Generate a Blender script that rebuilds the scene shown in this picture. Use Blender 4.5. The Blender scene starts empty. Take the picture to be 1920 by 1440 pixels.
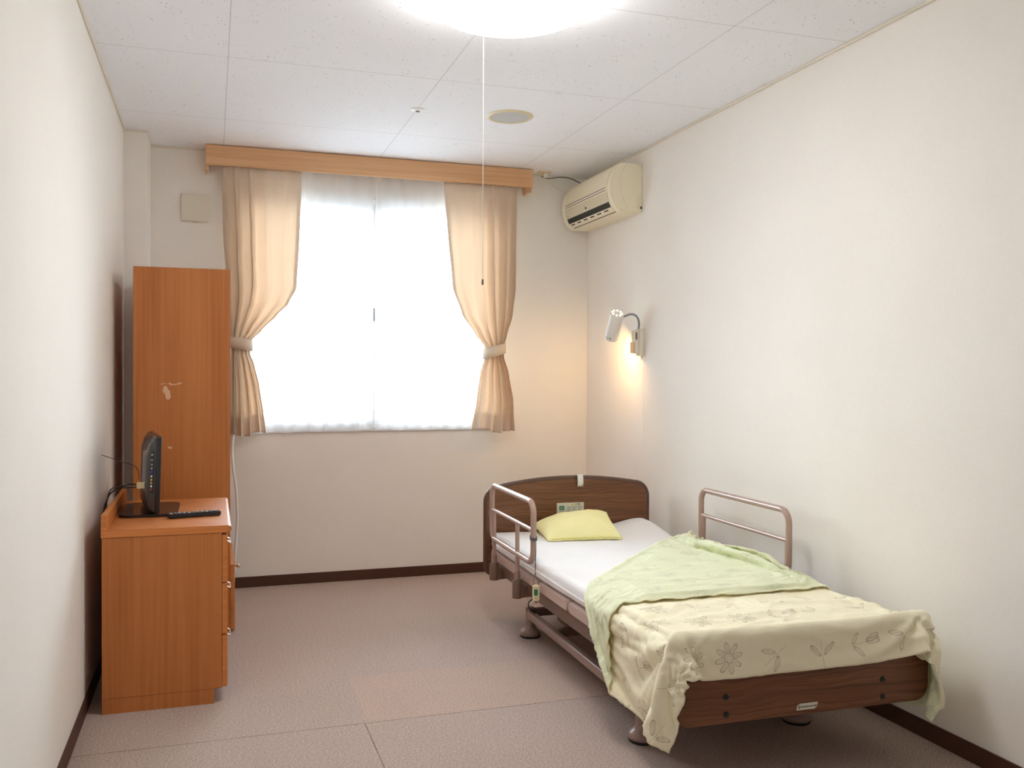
import bpy, bmesh, math, random
import numpy as np
from mathutils import Vector, Matrix, noise
random.seed(7)
S = bpy.context.scene
C = S.collection
PI = math.pi

# ------------------------------------------------------------------ camera, world, exposure
XL, XR, YB, YF, ZC = -0.4547, 2.4061, 5.7027, -.60, 2.6095     # room shell
CAM = Vector((0, 0, 1.2823))
YAW, PITCH, ROLL, FPX = 0.31773, -0.009762, 0.003646, 1711.28
fwd = Vector((math.sin(YAW) * math.cos(PITCH), math.cos(YAW) * math.cos(PITCH), math.sin(PITCH)))
right0 = Vector((math.cos(YAW), -math.sin(YAW), 0))
up0 = right0.cross(fwd)
rt = right0 * math.cos(ROLL) + up0 * math.sin(ROLL)
up = up0 * math.cos(ROLL) - right0 * math.sin(ROLL)
cam = bpy.data.objects.new('camera', bpy.data.cameras.new('camera'))
C.objects.link(cam)
cam.matrix_world = Matrix(((rt.x, up.x, -fwd.x, CAM.x), (rt.y, up.y, -fwd.y, CAM.y), (rt.z, up.z, -fwd.z, CAM.z), (0, 0, 0, 1)))
cam.data.sensor_width = 36
cam.data.lens = 36 * FPX / 1920
cam.data.clip_start = 0.05
S.camera = cam

W = bpy.data.worlds.new('world'); S.world = W; W.use_nodes = True
bg = W.node_tree.nodes['Background']
bg.inputs[0].default_value = (0.80, 0.90, 1.0, 1)
bg.inputs[1].default_value = 15.0
S.view_settings.view_transform = 'Standard'
S.view_settings.look = 'None'
S.view_settings.gamma = 1
S.view_settings.use_curve_mapping = False
S.view_settings.exposure = 0.70
S.cycles.max_bounces = 12
S.cycles.diffuse_bounces = 10
S.cycles.transparent_max_bounces = 16
S.cycles.sample_clamp_indirect = 6
S.cycles.use_denoising = True
LAMP_STRENGTH = 12.5
LAMP_COLOR = (1.0, 0.975, 0.945, 1)

pl = bpy.data.lights.new('daylight_portal', 'AREA')
pl.shape = 'RECTANGLE'; pl.size = 1.68; pl.size_y = 1.46
pl.cycles.is_portal = True
po = bpy.data.objects.new('daylight_portal', pl); C.objects.link(po)
po.location = (0.97, YB + 0.16, 1.665); po.rotation_euler = (-PI / 2, 0, 0)

# ------------------------------------------------------------------ helpers: scene graph
def thing(name, label, cat, loc=(0, 0, 0), rotz=0, group=None):
    o = bpy.data.objects.new(name, None); C.objects.link(o)
    o.empty_display_size = 0.05
    o.location = loc; o.rotation_euler = (0, 0, rotz)
    o['label'] = label; o['category'] = cat
    if group: o['group'] = group
    return o

def wmat(o):
    m = Matrix.LocRotScale(o.location, o.rotation_euler, o.scale)
    return (wmat(o.parent) @ m) if o.parent else m

def obj(name, bm, mat, parent=None, world=False, smooth=None, label=None):
    """link bm as one mesh; world=True: bm is in world space, moved into the parent's space"""
    me = bpy.data.meshes.new(name)
    if world and parent is not None:
        bmesh.ops.transform(bm, matrix=wmat(parent).inverted(), verts=bm.verts[:])
    bm.to_mesh(me); bm.free()
    for m in (mat if isinstance(mat, (list, tuple)) else [mat]): me.materials.append(m)
    o = bpy.data.objects.new(name, me); C.objects.link(o)
    if parent is not None: o.parent = parent
    if smooth is not None:
        me.polygons.foreach_set('use_smooth', [True] * len(me.polygons))
        if smooth < 180:
            me.set_sharp_from_angle(angle=math.radians(smooth))
    if label: o['label'] = label
    return o

def tag(o, label, cat, group=None):
    o['label'] = label; o['category'] = cat
    if group: o['group'] = group
    return o

def struct(name, bm, mat, parent=None, smooth=None, label=None):
    o = obj(name, bm, mat, parent, world=parent is not None, smooth=smooth)
    if parent is None: o['kind'] = 'structure'
    if label: o['label'] = label
    return o

# ------------------------------------------------------------------ helpers: geometry
def box(bm, x0, x1, y0, y1, z0, z1, bev=0, seg=2, mi=0):
    r = bmesh.ops.create_cube(bm, size=1)
    vs = r['verts']
    for v in vs:
        v.co = Vector(((x0 + x1) / 2 + v.co.x * (x1 - x0), (y0 + y1) / 2 + v.co.y * (y1 - y0), (z0 + z1) / 2 + v.co.z * (z1 - z0)))
    fs = list({f for v in vs for f in v.link_faces})
    if bev:
        es = list({e for v in vs for e in v.link_edges})
        r2 = bmesh.ops.bevel(bm, geom=es, offset=bev, segments=seg, affect='EDGES', profile=0.5)
        fs = r2['faces'] + [f for f in fs if f.is_valid]
        vs = list({v for f in fs for v in f.verts})
    for f in fs: f.material_index = mi
    return vs

def newbox(*a, **k):
    bm = bmesh.new(); box(bm, *a, **k); return bm

def fillet(pts, rad, n=6):
    pts = [Vector(p) for p in pts]
    out = [pts[0]]
    for i in range(1, len(pts) - 1):
        a, b, c = pts[i - 1], pts[i], pts[i + 1]
        d1, d2 = (a - b), (c - b)
        r = min(rad, d1.length * .49, d2.length * .49)
        p1, p2 = b + d1.normalized() * r, b + d2.normalized() * r
        for k in range(n + 1):
            t = k / n
            out.append(p1 * (1 - t) ** 2 + b * 2 * t * (1 - t) + p2 * t * t)
    out.append(pts[-1])
    return out

def smoothpath(pts, n=8):
    P = [Vector(p) for p in pts]
    P = [P[0] * 2 - P[1]] + P + [P[-1] * 2 - P[-2]]
    out = []
    for i in range(1, len(P) - 2):
        for k in range(n):
            t = k / n
            out.append(0.5 * ((2 * P[i]) + (P[i + 1] - P[i - 1]) * t + (2 * P[i - 1] - 5 * P[i] + 4 * P[i + 1] - P[i + 2]) * t * t + (3 * P[i] - P[i - 1] - 3 * P[i + 1] + P[i + 2]) * t ** 3))
    out.append(P[-2])
    return out

def tube(bm, pts, r, seg=12, closed=False, cap=True, flat=1.0):
    pts = [Vector(p) for p in pts]
    n = len(pts)
    rad = r if isinstance(r, (list, tuple)) else [r] * n
    tang = []
    for i in range(n):
        a = pts[i - 1] if (i > 0 or closed) else pts[i]
        b = pts[(i + 1) % n] if (i < n - 1 or closed) else pts[i]
        tang.append((b - a).normalized())
    t0 = tang[0]
    ref = Vector((0, 0, 1)) if abs(t0.z) < .9 else Vector((1, 0, 0))
    nrm = (ref - t0 * ref.dot(t0)).normalized()
    rings = []
    for i in range(n):
        t = tang[i]
        nrm = (nrm - t * nrm.dot(t)).normalized()
        bn = t.cross(nrm)
        rings.append([bm.verts.new(pts[i] + (nrm * math.cos(2 * PI * k / seg) + bn * math.sin(2 * PI * k / seg) * flat) * rad[i]) for k in range(seg)])
    m = n if closed else n - 1
    for i in range(m):
        a, b = rings[i], rings[(i + 1) % n]
        for k in range(seg):
            bm.faces.new((a[k], a[(k + 1) % seg], b[(k + 1) % seg], b[k]))
    if cap and not closed:
        bm.faces.new(list(reversed(rings[0]))); bm.faces.new(rings[-1])
    return bm

def newtube(*a, **k):
    bm = bmesh.new(); tube(bm, *a, **k); return bm

def lathe(bm, prof, c=(0, 0, 0), seg=32, axis=None):
    """prof: list of (radius, height); closed with caps where radius > 0"""
    M = Matrix.Identity(3)
    if axis is not None: M = Vector((0, 0, 1)).rotation_difference(Vector(axis)).to_matrix()
    c = Vector(c)
    rings = []
    for r, h in prof:
        if r < 1e-6: rings.append([bm.verts.new(c + M @ Vector((0, 0, h)))])
        else: rings.append([bm.verts.new(c + M @ Vector((r * math.cos(2 * PI * k / seg), r * math.sin(2 * PI * k / seg), h))) for k in range(seg)])
    for a, b in zip(rings, rings[1:]):
        for k in range(seg):
            k2 = (k + 1) % seg
            if len(a) == 1 and len(b) == 1: continue
            if len(a) == 1: bm.faces.new((a[0], b[k2], b[k]))
            elif len(b) == 1: bm.faces.new((a[k], a[k2], b[0]))
            else: bm.faces.new((a[k], a[k2], b[k2], b[k]))
    if len(rings[0]) > 1: bm.faces.new(list(reversed(rings[0])))
    if len(rings[-1]) > 1: bm.faces.new(rings[-1])
    bmesh.ops.recalc_face_normals(bm, faces=bm.faces[:])
    return bm

def newlathe(*a, **k):
    bm = bmesh.new(); lathe(bm, *a, **k); return bm

def prism(bm, outline, a0, a1, axis='y', bev=0):
    """outline: 2D points; extruded along axis. axis y: (x,z); axis z: (x,y); axis x: (y,z)"""
    def P(p, t):
        return Vector((p[0], t, p[1])) if axis == 'y' else (Vector((p[0], p[1], t)) if axis == 'z' else Vector((t, p[0], p[1])))
    A = [bm.verts.new(P(p, a0)) for p in outline]
    B = [bm.verts.new(P(p, a1)) for p in outline]
    n = len(outline)
    for i in range(n): bm.faces.new((A[i], A[(i + 1) % n], B[(i + 1) % n], B[i]))
    f1 = bm.faces.new(A); f2 = bm.faces.new(list(reversed(B)))
    bmesh.ops.recalc_face_normals(bm, faces=bm.faces[:])
    if bev:
        es = list({e for f in (f1, f2) for e in f.edges})
        bmesh.ops.bevel(bm, geom=es, offset=bev, segments=2, affect='EDGES')
    return bm

def newprism(*a, **k):
    bm = bmesh.new(); prism(bm, *a, **k); return bm

def grid(bm, P, uv=None, closed_v=False):
    """P[i][j] -> Vector ; returns vert grid"""
    n, m = len(P), len(P[0])
    V = [[bm.verts.new(P[i][j]) for j in range(m)] for i in range(n)]
    for i in range(n - 1):
        for j in range(m if closed_v else m - 1):
            bm.faces.new((V[i][j], V[i + 1][j], V[i + 1][(j + 1) % m], V[i][(j + 1) % m]))
    return V

def rrect(x0, x1, y0, y1, r, n=6):
    out = []
    for cx, cy, a in ((x1 - r, y1 - r, 0), (x0 + r, y1 - r, 90), (x0 + r, y0 + r, 180), (x1 - r, y0 + r, 270)):
        for k in range(n + 1):
            t = math.radians(a + 90 * k / n)
            out.append((cx + r * math.cos(t), cy + r * math.sin(t)))
    return out

def sm(a, b, x):
    t = min(1.0, max(0.0, (x - a) / (b - a))); return t * t * (3 - 2 * t)

def lerptab(tab, z):
    """tab sorted by descending first column"""
    if z >= tab[0][0]: return tab[0][1:]
    for p, q in zip(tab, tab[1:]):
        if z >= q[0]:
            t = (z - q[0]) / (p[0] - q[0]); t = t * t * (3 - 2 * t) * .35 + t * .65
            return tuple(q[i] * (1 - t) + p[i] * t for i in range(1, len(p)))
    return tab[-1][1:]

def text_mesh(s, size, mat, name, parent, origin, xdir, ydir, depth=0.0004):
    """lettering: flat glyph outlines given a little thickness, placed in the parent's space"""
    cu = bpy.data.curves.new(name, 'FONT'); cu.body = s; cu.size = size; cu.extrude = depth; cu.resolution_u = 3
    t = bpy.data.objects.new(name, cu); C.objects.link(t)
    bpy.context.view_layer.update()
    me = bpy.data.meshes.new_from_object(t.evaluated_get(bpy.context.evaluated_depsgraph_get()))
    bpy.data.objects.remove(t); bpy.data.curves.remove(cu)
    xd, yd = Vector(xdir).normalized(), Vector(ydir).normalized()
    zd = xd.cross(yd)
    M = Matrix(((xd.x, yd.x, zd.x, origin[0]), (xd.y, yd.y, zd.y, origin[1]), (xd.z, yd.z, zd.z, origin[2]), (0, 0, 0, 1)))
    me.transform(M)
    me.materials.clear(); me.materials.append(mat)
    o = bpy.data.objects.new(name, me); C.objects.link(o); o.parent = parent
    return o

# ------------------------------------------------------------------ helpers: materials
class NT:
    def __init__(s, name):
        s.m = bpy.data.materials.new(name); s.m.use_nodes = True
        s.t = s.m.node_tree; s.n = s.t.nodes; s.l = s.t.links
        s.b = s.n['Principled BSDF']; s.out = s.n['Material Output']
    def node(s, typ, **k):
        x = s.n.new(typ)
        for a, v in k.items(): setattr(x, a, v)
        return x
    def put(s, sock, v):
        if isinstance(v, bpy.types.NodeSocket): s.l.new(v, sock)
        else: sock.default_value = v
    def math(s, op, a, b=None, c=None, clamp=False):
        x = s.node('ShaderNodeMath', operation=op, use_clamp=clamp)
        s.put(x.inputs[0], a)
        if b is not None: s.put(x.inputs[1], b)
        if c is not None: s.put(x.inputs[2], c)
        return x.outputs[0]
    def vmath(s, op, a, b=None, out=0):
        x = s.node('ShaderNodeVectorMath', operation=op)
        s.put(x.inputs[0], a)
        if b is not None: s.put(x.inputs[1], b)
        return x.outputs[out]
    def coord(s, kind='Object'):
        return s.node('ShaderNodeTexCoord').outputs[kind]
    def mapping(s, v, scale=(1, 1, 1), rot=(0, 0, 0), loc=(0, 0, 0)):
        x = s.node('ShaderNodeMapping'); s.put(x.inputs[0], v)
        x.inputs[1].default_value = loc; x.inputs[2].default_value = rot; x.inputs[3].default_value = scale
        return x.outputs[0]
    def noise(s, v, scale, detail=4, rough=.5, dist=0, out=0):
        x = s.node('ShaderNodeTexNoise'); s.put(x.inputs['Vector'], v)
        x.inputs['Scale'].default_value = scale; x.inputs['Detail'].default_value = detail
        x.inputs['Roughness'].default_value = rough; x.inputs['Distortion'].default_value = dist
        return x.outputs[out]
    def ramp(s, f, stops, interp='LINEAR'):
        x = s.node('ShaderNodeValToRGB'); s.put(x.inputs[0], f)
        cr = x.color_ramp; cr.interpolation = interp
        while len(cr.elements) < len(stops): cr.elements.new(.5)
        for e, (p, c) in zip(cr.elements, stops):
            e.position = p; e.color = c if len(c) == 4 else (*c, 1)
        return x.outputs[0]
    def mix(s, f, a, b, mode='MIX'):
        x = s.node('ShaderNodeMix', data_type='RGBA', blend_type=mode)
        s.put(x.inputs[0], f)
        for i, v in ((6, a), (7, b)):
            if isinstance(v, tuple) and len(v) == 3: v = (*v, 1)
            s.put(x.inputs[i], v)
        return x.outputs[2]
    def bump(s, h, strength=.3, dist=.002):
        x = s.node('ShaderNodeBump'); s.put(x.inputs['Height'], h)
        x.inputs['Strength'].default_value = strength; x.inputs['Distance'].default_value = dist
        s.l.new(x.outputs[0], s.b.inputs['Normal'])
        return x.outputs[0]
    def base(s, c, rough=.5, metal=0, spec=.5):
        s.put(s.b.inputs['Base Color'], (*c, 1) if isinstance(c, tuple) and len(c) == 3 else c)
        s.put(s.b.inputs['Roughness'], rough); s.b.inputs['Metallic'].default_value = metal
        s.b.inputs['Specular IOR Level'].default_value = spec
        return s.m

def plain(name, c, rough=.5, metal=0, spec=.5, var=.04, scale=30):
    k = NT(name); n = k.noise(k.coord(), scale, 3)
    f = k.math('MULTIPLY_ADD', n, var * 2, 1 - var)
    col = k.mix(1.0, (*c, 1), f, 'MULTIPLY')
    return k.base(col, rough, metal, spec)

def srgb(r, g, b):
    f = lambda c: ((c / 255 + .055) / 1.055) ** 2.4 if c > 10 else c / 255 / 12.92
    return (f(r), f(g), f(b))

def m_wallpaper():
    k = NT('woven_wallpaper'); co = k.coord()
    a = k.noise(k.mapping(co, (60, 60, 380)), 1, 2, .6)
    b = k.noise(k.mapping(co, (380, 380, 50)), 1, 2, .6)
    h = k.math('ADD', a, b)
    big = k.noise(co, 3, 3)
    col = k.ramp(k.math('MULTIPLY_ADD', h, .35, k.math('MULTIPLY', big, .3)), [(.3, (.825, .795, .745)), (.7, (.885, .86, .815))])
    k.bump(h, .22, .0012)
    return k.base(col, .85, 0, .2)

def m_ceiling():
    k = NT('mineral_fibre_ceiling_board'); co = k.coord()
    sep = k.node('ShaderNodeSeparateXYZ'); k.l.new(co, sep.inputs[0])
    def seam(v, off, per, w):
        t = k.math('FRACT', k.math('DIVIDE', k.math('SUBTRACT', v, off), per))
        d = k.math('MULTIPLY', k.math('MINIMUM', t, k.math('SUBTRACT', 1.0, t)), per)
        return k.math('LESS_THAN', d, w)
    sx = seam(sep.outputs[0], .0647, .91, .0016)
    sy = seam(sep.outputs[1], 3.0394, .97598, .0017)
    wob = k.noise(co, 60, 2, .5, 0, 1)
    cv = k.vmath('ADD', co, k.vmath('SCALE', wob, None)) if False else co
    vor = k.node('ShaderNodeTexVoronoi'); vor.feature = 'F1'
    k.put(vor.inputs['Vector'], k.mapping(k.vmath('ADD', co, k.vmath('MULTIPLY', wob, (.02, .02, 0))), (85, 60, 1))); vor.inputs['Scale'].default_value = 1
    thr = k.noise(k.mapping(co, (14, 14, 1)), 1, 3)
    sp = k.math('LESS_THAN', vor.outputs['Distance'], k.math('MULTIPLY_ADD', thr, .42, -.075))
    sepc = k.node('ShaderNodeSeparateColor'); k.l.new(vor.outputs['Color'], sepc.inputs[0])
    keep = k.math('GREATER_THAN', sepc.outputs[0], .42)
    sp = k.math('MULTIPLY', sp, keep)
    c = k.mix(k.math('MULTIPLY', sp, .62), (.90, .92, .965), (.30, .27, .25))
    c = k.mix(k.math('MULTIPLY', sx, .45), c, (.30, .26, .24))
    c = k.mix(k.math('MULTIPLY', sy, .55), c, (.42, .37, .35))
    k.bump(k.math('SUBTRACT', 1.0, sp), .25, .001)
    return k.base(c, .9, 0, .15)

def m_carpet():
    k = NT('beige_brown_needle_carpet'); co = k.coord()
    sep = k.node('ShaderNodeSeparateXYZ'); k.l.new(co, sep.inputs[0])
    x, y = sep.outputs[0], sep.outputs[1]
    n1 = k.noise(co, 330, 3, .7); n2 = k.noise(co, 130, 2, .6); n3 = k.noise(co, 1.6, 3, .5)
    f = k.math('ADD', k.math('MULTIPLY', n1, .65), k.math('MULTIPLY', n2, .35))
    col = k.ramp(f, [(.34, srgb(128, 111, 104)), (.5, srgb(178, 160, 151)), (.66, srgb(218, 203, 195))])
    col = k.mix(k.math('MULTIPLY', n3, .25), col, srgb(146, 118, 100))
    def inside(v, a, b): return k.math('MULTIPLY', k.math('GREATER_THAN', v, a), k.math('LESS_THAN', v, b))
    patch = k.math('MULTIPLY', inside(x, .548, 1.60), inside(y, 3.349, 3.87))
    wob = k.math('MULTIPLY', k.noise(co, 6, 3), .9)
    col = k.mix(k.math('MULTIPLY', patch, k.math('MULTIPLY', wob, .30)), col, srgb(208, 168, 138))
    l1 = k.math('MULTIPLY', inside(y, 3.3415, 3.3465), inside(x, -.45, 1.9))
    l2 = k.math('MULTIPLY', inside(x, .533, .5375), k.math('LESS_THAN', y, 3.345))
    lines = k.math('MAXIMUM', l1, l2)
    col = k.mix(k.math('MULTIPLY', lines, k.noise(co, 9, 2)), col, srgb(84, 62, 52))
    k.bump(f, .5, .004)
    return k.base(col, .95, 0, .1)

def m_laminate():
    k = NT('orange_alder_laminate'); co = k.coord()
    g = k.noise(k.mapping(co, (60, 60, 1.3)), 1, 5, .6, .4)
    g2 = k.noise(k.mapping(co, (9, 9, .5)), 1, 3, .5, .6)
    kn = k.noise(k.mapping(co, (3.4, 3.4, 1.7)), 1, 1)
    f = k.math('ADD', k.math('MULTIPLY', g, .55), k.math('MULTIPLY', g2, .45))
    col = k.ramp(f, [(.30, srgb(164, 95, 46)), (.5, srgb(186, 114, 60)), (.72, srgb(200, 130, 74))])
    col = k.mix(k.math('MULTIPLY', k.math('GREATER_THAN', kn, .70), .12), col, srgb(120, 60, 26))
    k.bump(g, .06, .0008)
    return k.base(col, .42, 0, .4)

def m_edgeband():
    k = NT('orange_edge_banding'); co = k.coord()
    g = k.noise(k.mapping(co, (2, 2, 90)), 1, 4, .6, .3)
    col = k.ramp(g, [(.3, srgb(190, 112, 54)), (.7, srgb(214, 134, 70))])
    return k.base(col, .38, 0, .45)

def m_scuffed_side():
    """laminate with two spots where the veneer is torn off (their own shape, in place)"""
    m = m_laminate(); m.name = 'orange_alder_laminate_with_torn_veneer'
    k = NT.__new__(NT); k.m = m; k.t = m.node_tree; k.n = k.t.nodes; k.l = k.t.links
    k.b = k.n['Principled BSDF']
    old = k.b.inputs['Base Color'].links[0].from_socket
    geo = k.node('ShaderNodeNewGeometry').outputs['Position']
    wob = k.vmath('SCALE', k.vmath('SUBTRACT', k.noise(geo, 26, 4, .6, 0, 1), (.5, .5, .5)))
    wob.node.inputs['Scale'].default_value = .055
    p = k.vmath('ADD', geo, wob)
    tot = None
    for (x, z, rx, rz) in ((-.207, 1.19, .011, .030), (-.170, 1.232, .030, .004), (-.193, .930, .012, .007), (-.225, 1.236, .02, .003)):
        q = k.vmath('MULTIPLY', k.vmath('SUBTRACT', p, (x, 0, z)), (1 / rx, 0, 1 / rz))
        d = k.math('LESS_THAN', k.vmath('LENGTH', q, None, 1), 1.0)
        tot = d if tot is None else k.math('MAXIMUM', tot, d)
    k.l.new(k.mix(k.math('MULTIPLY', tot, .8), old, srgb(226, 190, 158)), k.b.inputs['Base Color'])
    return m

def m_walnut():
    k = NT('dark_walnut_woodgrain'); co = k.coord()
    d = k.noise(k.mapping(co, (2.2, 2.2, 14)), 1, 2, .5)
    g = k.noise(k.vmath('ADD', k.mapping(co, (2.4, 8, 130)), k.vmath('MULTIPLY', k.noise(k.mapping(co, (1, 1, 3)), 4, 2, .5, 0, 1), (0, 0, 7))), 1, 5, .62, .6)
    col = k.ramp(g, [(.30, srgb(84, 50, 30)), (.5, srgb(118, 76, 48)), (.70, srgb(138, 92, 60))])
    col = k.mix(k.math('MULTIPLY', d, .35), col, srgb(92, 54, 30))
    k.bump(g, .05, .0006)
    return k.base(col, .36, 0, .5)

def m_pelmet():
    k = NT('pale_beech_veneer'); co = k.coord()
    g = k.noise(k.mapping(co, (1.2, 20, 70)), 1, 5, .6, .4)
    col = k.ramp(g, [(.3, srgb(205, 158, 112)), (.7, srgb(226, 182, 138))])
    return k.base(col, .45, 0, .4)

def m_fabric(name, c, trans=.35, rough=.9, weave=900, amp=.12, tcol=None, wrinkle=0, hem=False):
    k = NT(name); co = k.coord()
    a = k.noise(k.mapping(co, (weave, weave, weave * .12)), 1, 2)
    n = k.noise(co, 5, 4)
    f = k.math('ADD', k.math('MULTIPLY', a, amp), k.math('MULTIPLY_ADD', n, .08, 1 - amp / 2 - .04))
    col = k.mix(1.0, (*c, 1), f, 'MULTIPLY')
    if wrinkle: k.bump(k.noise(co, 14, 5, .55, .8), wrinkle, .01)
    k.base(col, rough, 0, .15)
    if trans:
        tr = k.node('ShaderNodeBsdfTranslucent'); k.put(tr.inputs[0], (*(tcol or c), 1))
        mx = k.node('ShaderNodeMixShader'); mx.inputs[0].default_value = trans
        if hem:      # doubled cloth lets less light through: header tape, bottom hem and inner edge hem (UV: u across, v height in metres)
            su = k.node('ShaderNodeSeparateXYZ'); k.l.new(k.coord('UV'), su.inputs[0])
            h = k.math('MAXIMUM', k.math('LESS_THAN', su.outputs[1], 1.03), k.math('GREATER_THAN', su.outputs[1], 2.44))
            h = k.math('MAXIMUM', h, k.math('GREATER_THAN', su.outputs[0], .95))
            k.put(mx.inputs[0], k.math('MULTIPLY_ADD', h, -.6 * trans, trans))
        k.l.new(k.b.outputs[0], mx.inputs[1]); k.l.new(tr.outputs[0], mx.inputs[2]); k.l.new(mx.outputs[0], k.out.inputs[0])
    return k.m

def m_sheer():
    k = NT('white_sheer_voile'); co = k.coord()
    k.base((.92, .93, .94), .9, 0, .1)
    tr = k.node('ShaderNodeBsdfTranslucent'); tr.inputs[0].default_value = (.93, .94, .95, 1)
    tp = k.node('ShaderNodeBsdfTransparent'); tp.inputs[0].default_value = (.97, .98, 1, 1)
    m1 = k.node('ShaderNodeMixShader'); m1.inputs[0].default_value = .6
    k.l.new(k.b.outputs[0], m1.inputs[1]); k.l.new(tr.outputs[0], m1.inputs[2])
    m2 = k.node('ShaderNodeMixShader')
    sep = k.node('ShaderNodeSeparateXYZ'); k.l.new(co, sep.inputs[0])
    hem = k.math('LESS_THAN', sep.outputs[2], .985)
    k.put(m2.inputs[0], k.math('MULTIPLY_ADD', hem, -.25, .50))
    k.l.new(m1.outputs[0], m2.inputs[1]); k.l.new(tp.outputs[0], m2.inputs[2]); k.l.new(m2.outputs[0], k.out.inputs[0])
    return k.m

def m_glass():
    k = NT('window_glass')
    tp = k.node('ShaderNodeBsdfTransparent'); tp.inputs[0].default_value = (.97, .985, .98, 1)
    gl = k.node('ShaderNodeBsdfGlossy'); gl.inputs['Roughness'].default_value = .02
    fr = k.node('ShaderNodeFresnel'); fr.inputs[0].default_value = 1.45
    mx = k.node('ShaderNodeMixShader')
    k.l.new(fr.outputs[0], mx.inputs[0]); k.l.new(tp.outputs[0], mx.inputs[1]); k.l.new(gl.outputs[0], mx.inputs[2]); k.l.new(mx.outputs[0], k.out.inputs[0])
    return k.m

def m_emit(name, c, s):
    k = NT(name); k.base((.9, .9, .88), .4)
    k.b.inputs['Emission Color'].default_value = c; k.b.inputs['Emission Strength'].default_value = s
    return k.m

def m_print(name, ground, ink, amount, trans=.12):
    """cotton with scattered pencil-drawn daisies, tulips and leaf sprigs, from UV in metres"""
    k = NT(name)
    uv = k.coord('UV')
    CELL = .155
    p0 = k.vmath('ADD', k.vmath('DIVIDE', uv, (CELL, CELL, 1)), (20.3, 20.1, 0))
    sp = k.node('ShaderNodeSeparateXYZ'); k.l.new(p0, sp.inputs[0])
    row = k.math('FLOOR', sp.outputs[1])
    xo = k.math('ADD', sp.outputs[0], k.math('MULTIPLY', k.math('MODULO', row, 2.0), .5))
    cx = k.math('FLOOR', xo)
    lx = k.math('SUBTRACT', k.math('SUBTRACT', xo, cx), .5); ly = k.math('SUBTRACT', k.math('SUBTRACT', sp.outputs[1], row), .5)
    cv = k.node('ShaderNodeCombineXYZ'); k.put(cv.inputs[0], cx); k.put(cv.inputs[1], row)
    wn = k.node('ShaderNodeTexWhiteNoise', noise_dimensions='2D'); k.l.new(cv.outputs[0], wn.inputs['Vector'])
    sc = k.node('ShaderNodeSeparateColor'); k.l.new(wn.outputs['Color'], sc.inputs[0])
    lv = k.node('ShaderNodeCombineXYZ')
    jit = lambda o: k.math('MULTIPLY_ADD', o, .16, -.08)
    k.put(lv.inputs[0], k.math('ADD', lx, jit(sc.outputs[1]))); k.put(lv.inputs[1], k.math('ADD', ly, jit(sc.outputs[2])))
    vr = k.node('ShaderNodeVectorRotate', rotation_type='Z_AXIS')
    k.l.new(lv.outputs[0], vr.inputs['Vector'])
    k.put(vr.inputs['Angle'], k.math('MULTIPLY', k.math('ROUND', k.math('MULTIPLY', sc.outputs[1], 8)), .7))
    P = vr.outputs[0]
    nz = k.noise(uv, 120, 2, .5, 0, 1)
    P = k.vmath('ADD', P, k.vmath('MULTIPLY', k.vmath('SUBTRACT', nz, (.5, .5, .5)), (.03, .03, 0)))
    LW = .0058
    def ell(v, c, r, rot, w=LW):
        q = k.node('ShaderNodeVectorRotate', rotation_type='Z_AXIS'); k.put(q.inputs['Vector'], k.vmath('SUBTRACT', v, (*c, 0))); q.inputs['Angle'].default_value = -rot
        d = k.vmath('LENGTH', k.vmath('MULTIPLY', q.outputs[0], (1 / r[0], 1 / r[1], 0)), None, 1)
        return k.math('LESS_THAN', k.math('ABSOLUTE', k.math('SUBTRACT', d, 1.0)), w / min(r)), k.math('LESS_THAN', d, 1.0)
    def seg(v, c, ln, rot, w=LW):
        q = k.node('ShaderNodeVectorRotate', rotation_type='Z_AXIS'); k.put(q.inputs['Vector'], k.vmath('SUBTRACT', v, (*c, 0))); q.inputs['Angle'].default_value = -rot
        s2 = k.node('ShaderNodeSeparateXYZ'); k.l.new(k.vmath('ABSOLUTE', q.outputs[0]), s2.inputs[0])
        return k.math('MULTIPLY', k.math('LESS_THAN', s2.outputs[0], ln / 2), k.math('LESS_THAN', s2.outputs[1], w * .8))
    def union(*a):
        t = a[0]
        for b in a[1:]: t = k.math('MAXIMUM', t, b)
        return t
    # daisy: eight petals by folding the angle
    s3 = k.node('ShaderNodeSeparateXYZ'); k.l.new(P, s3.inputs[0])
    r = k.vmath('LENGTH', P, None, 1); th = k.math('ARCTAN2', s3.outputs[1], s3.outputs[0])
    ph = k.math('MULTIPLY', k.math('SUBTRACT', k.math('FRACT', k.math('ADD', k.math('MULTIPLY', th, 8 / (2 * PI)), 4.0)), .5), 2 * PI / 8)
    fv = k.node('ShaderNodeCombineXYZ'); k.put(fv.inputs[0], k.math('MULTIPLY', r, k.math('COSINE', ph))); k.put(fv.inputs[1], k.math('MULTIPLY', r, k.math('SINE', ph)))
    po_, pi_ = ell(fv.outputs[0], (.195, 0), (.115, .052), 0)
    ring, _ = ell(P, (0, 0), (.04, .04), 0)
    daisy = union(po_, ring, seg(fv.outputs[0], (.14, 0), .13, 0, LW * .6)); dfill = pi_
    # leaf sprig
    a1, b1 = ell(P, (-.155, .03), (.15, .05), 2.35); a2, b2 = ell(P, (.155, .06), (.15, .05), .85)
    sprig = union(a1, a2, seg(P, (-.15, .03), .27, 2.35, LW * .7), seg(P, (.15, .05), .27, .85, LW * .7), seg(P, (.0, -.03), .62, PI / 2 + .12)); sfill = union(b1, b2)
    # tulip
    a3, b3 = ell(P, (-.05, .25), (.16, .062), 1.75); a4, b4 = ell(P, (.03, .25), (.16, .062), 1.40); a5, b5 = ell(P, (-.01, .25), (.155, .04), 1.57)
    a6, b6 = ell(P, (-.13, -.17), (.12, .04), 2.5); a7, b7 = ell(P, (.15, -.14), (.14, .042), .6)
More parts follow.
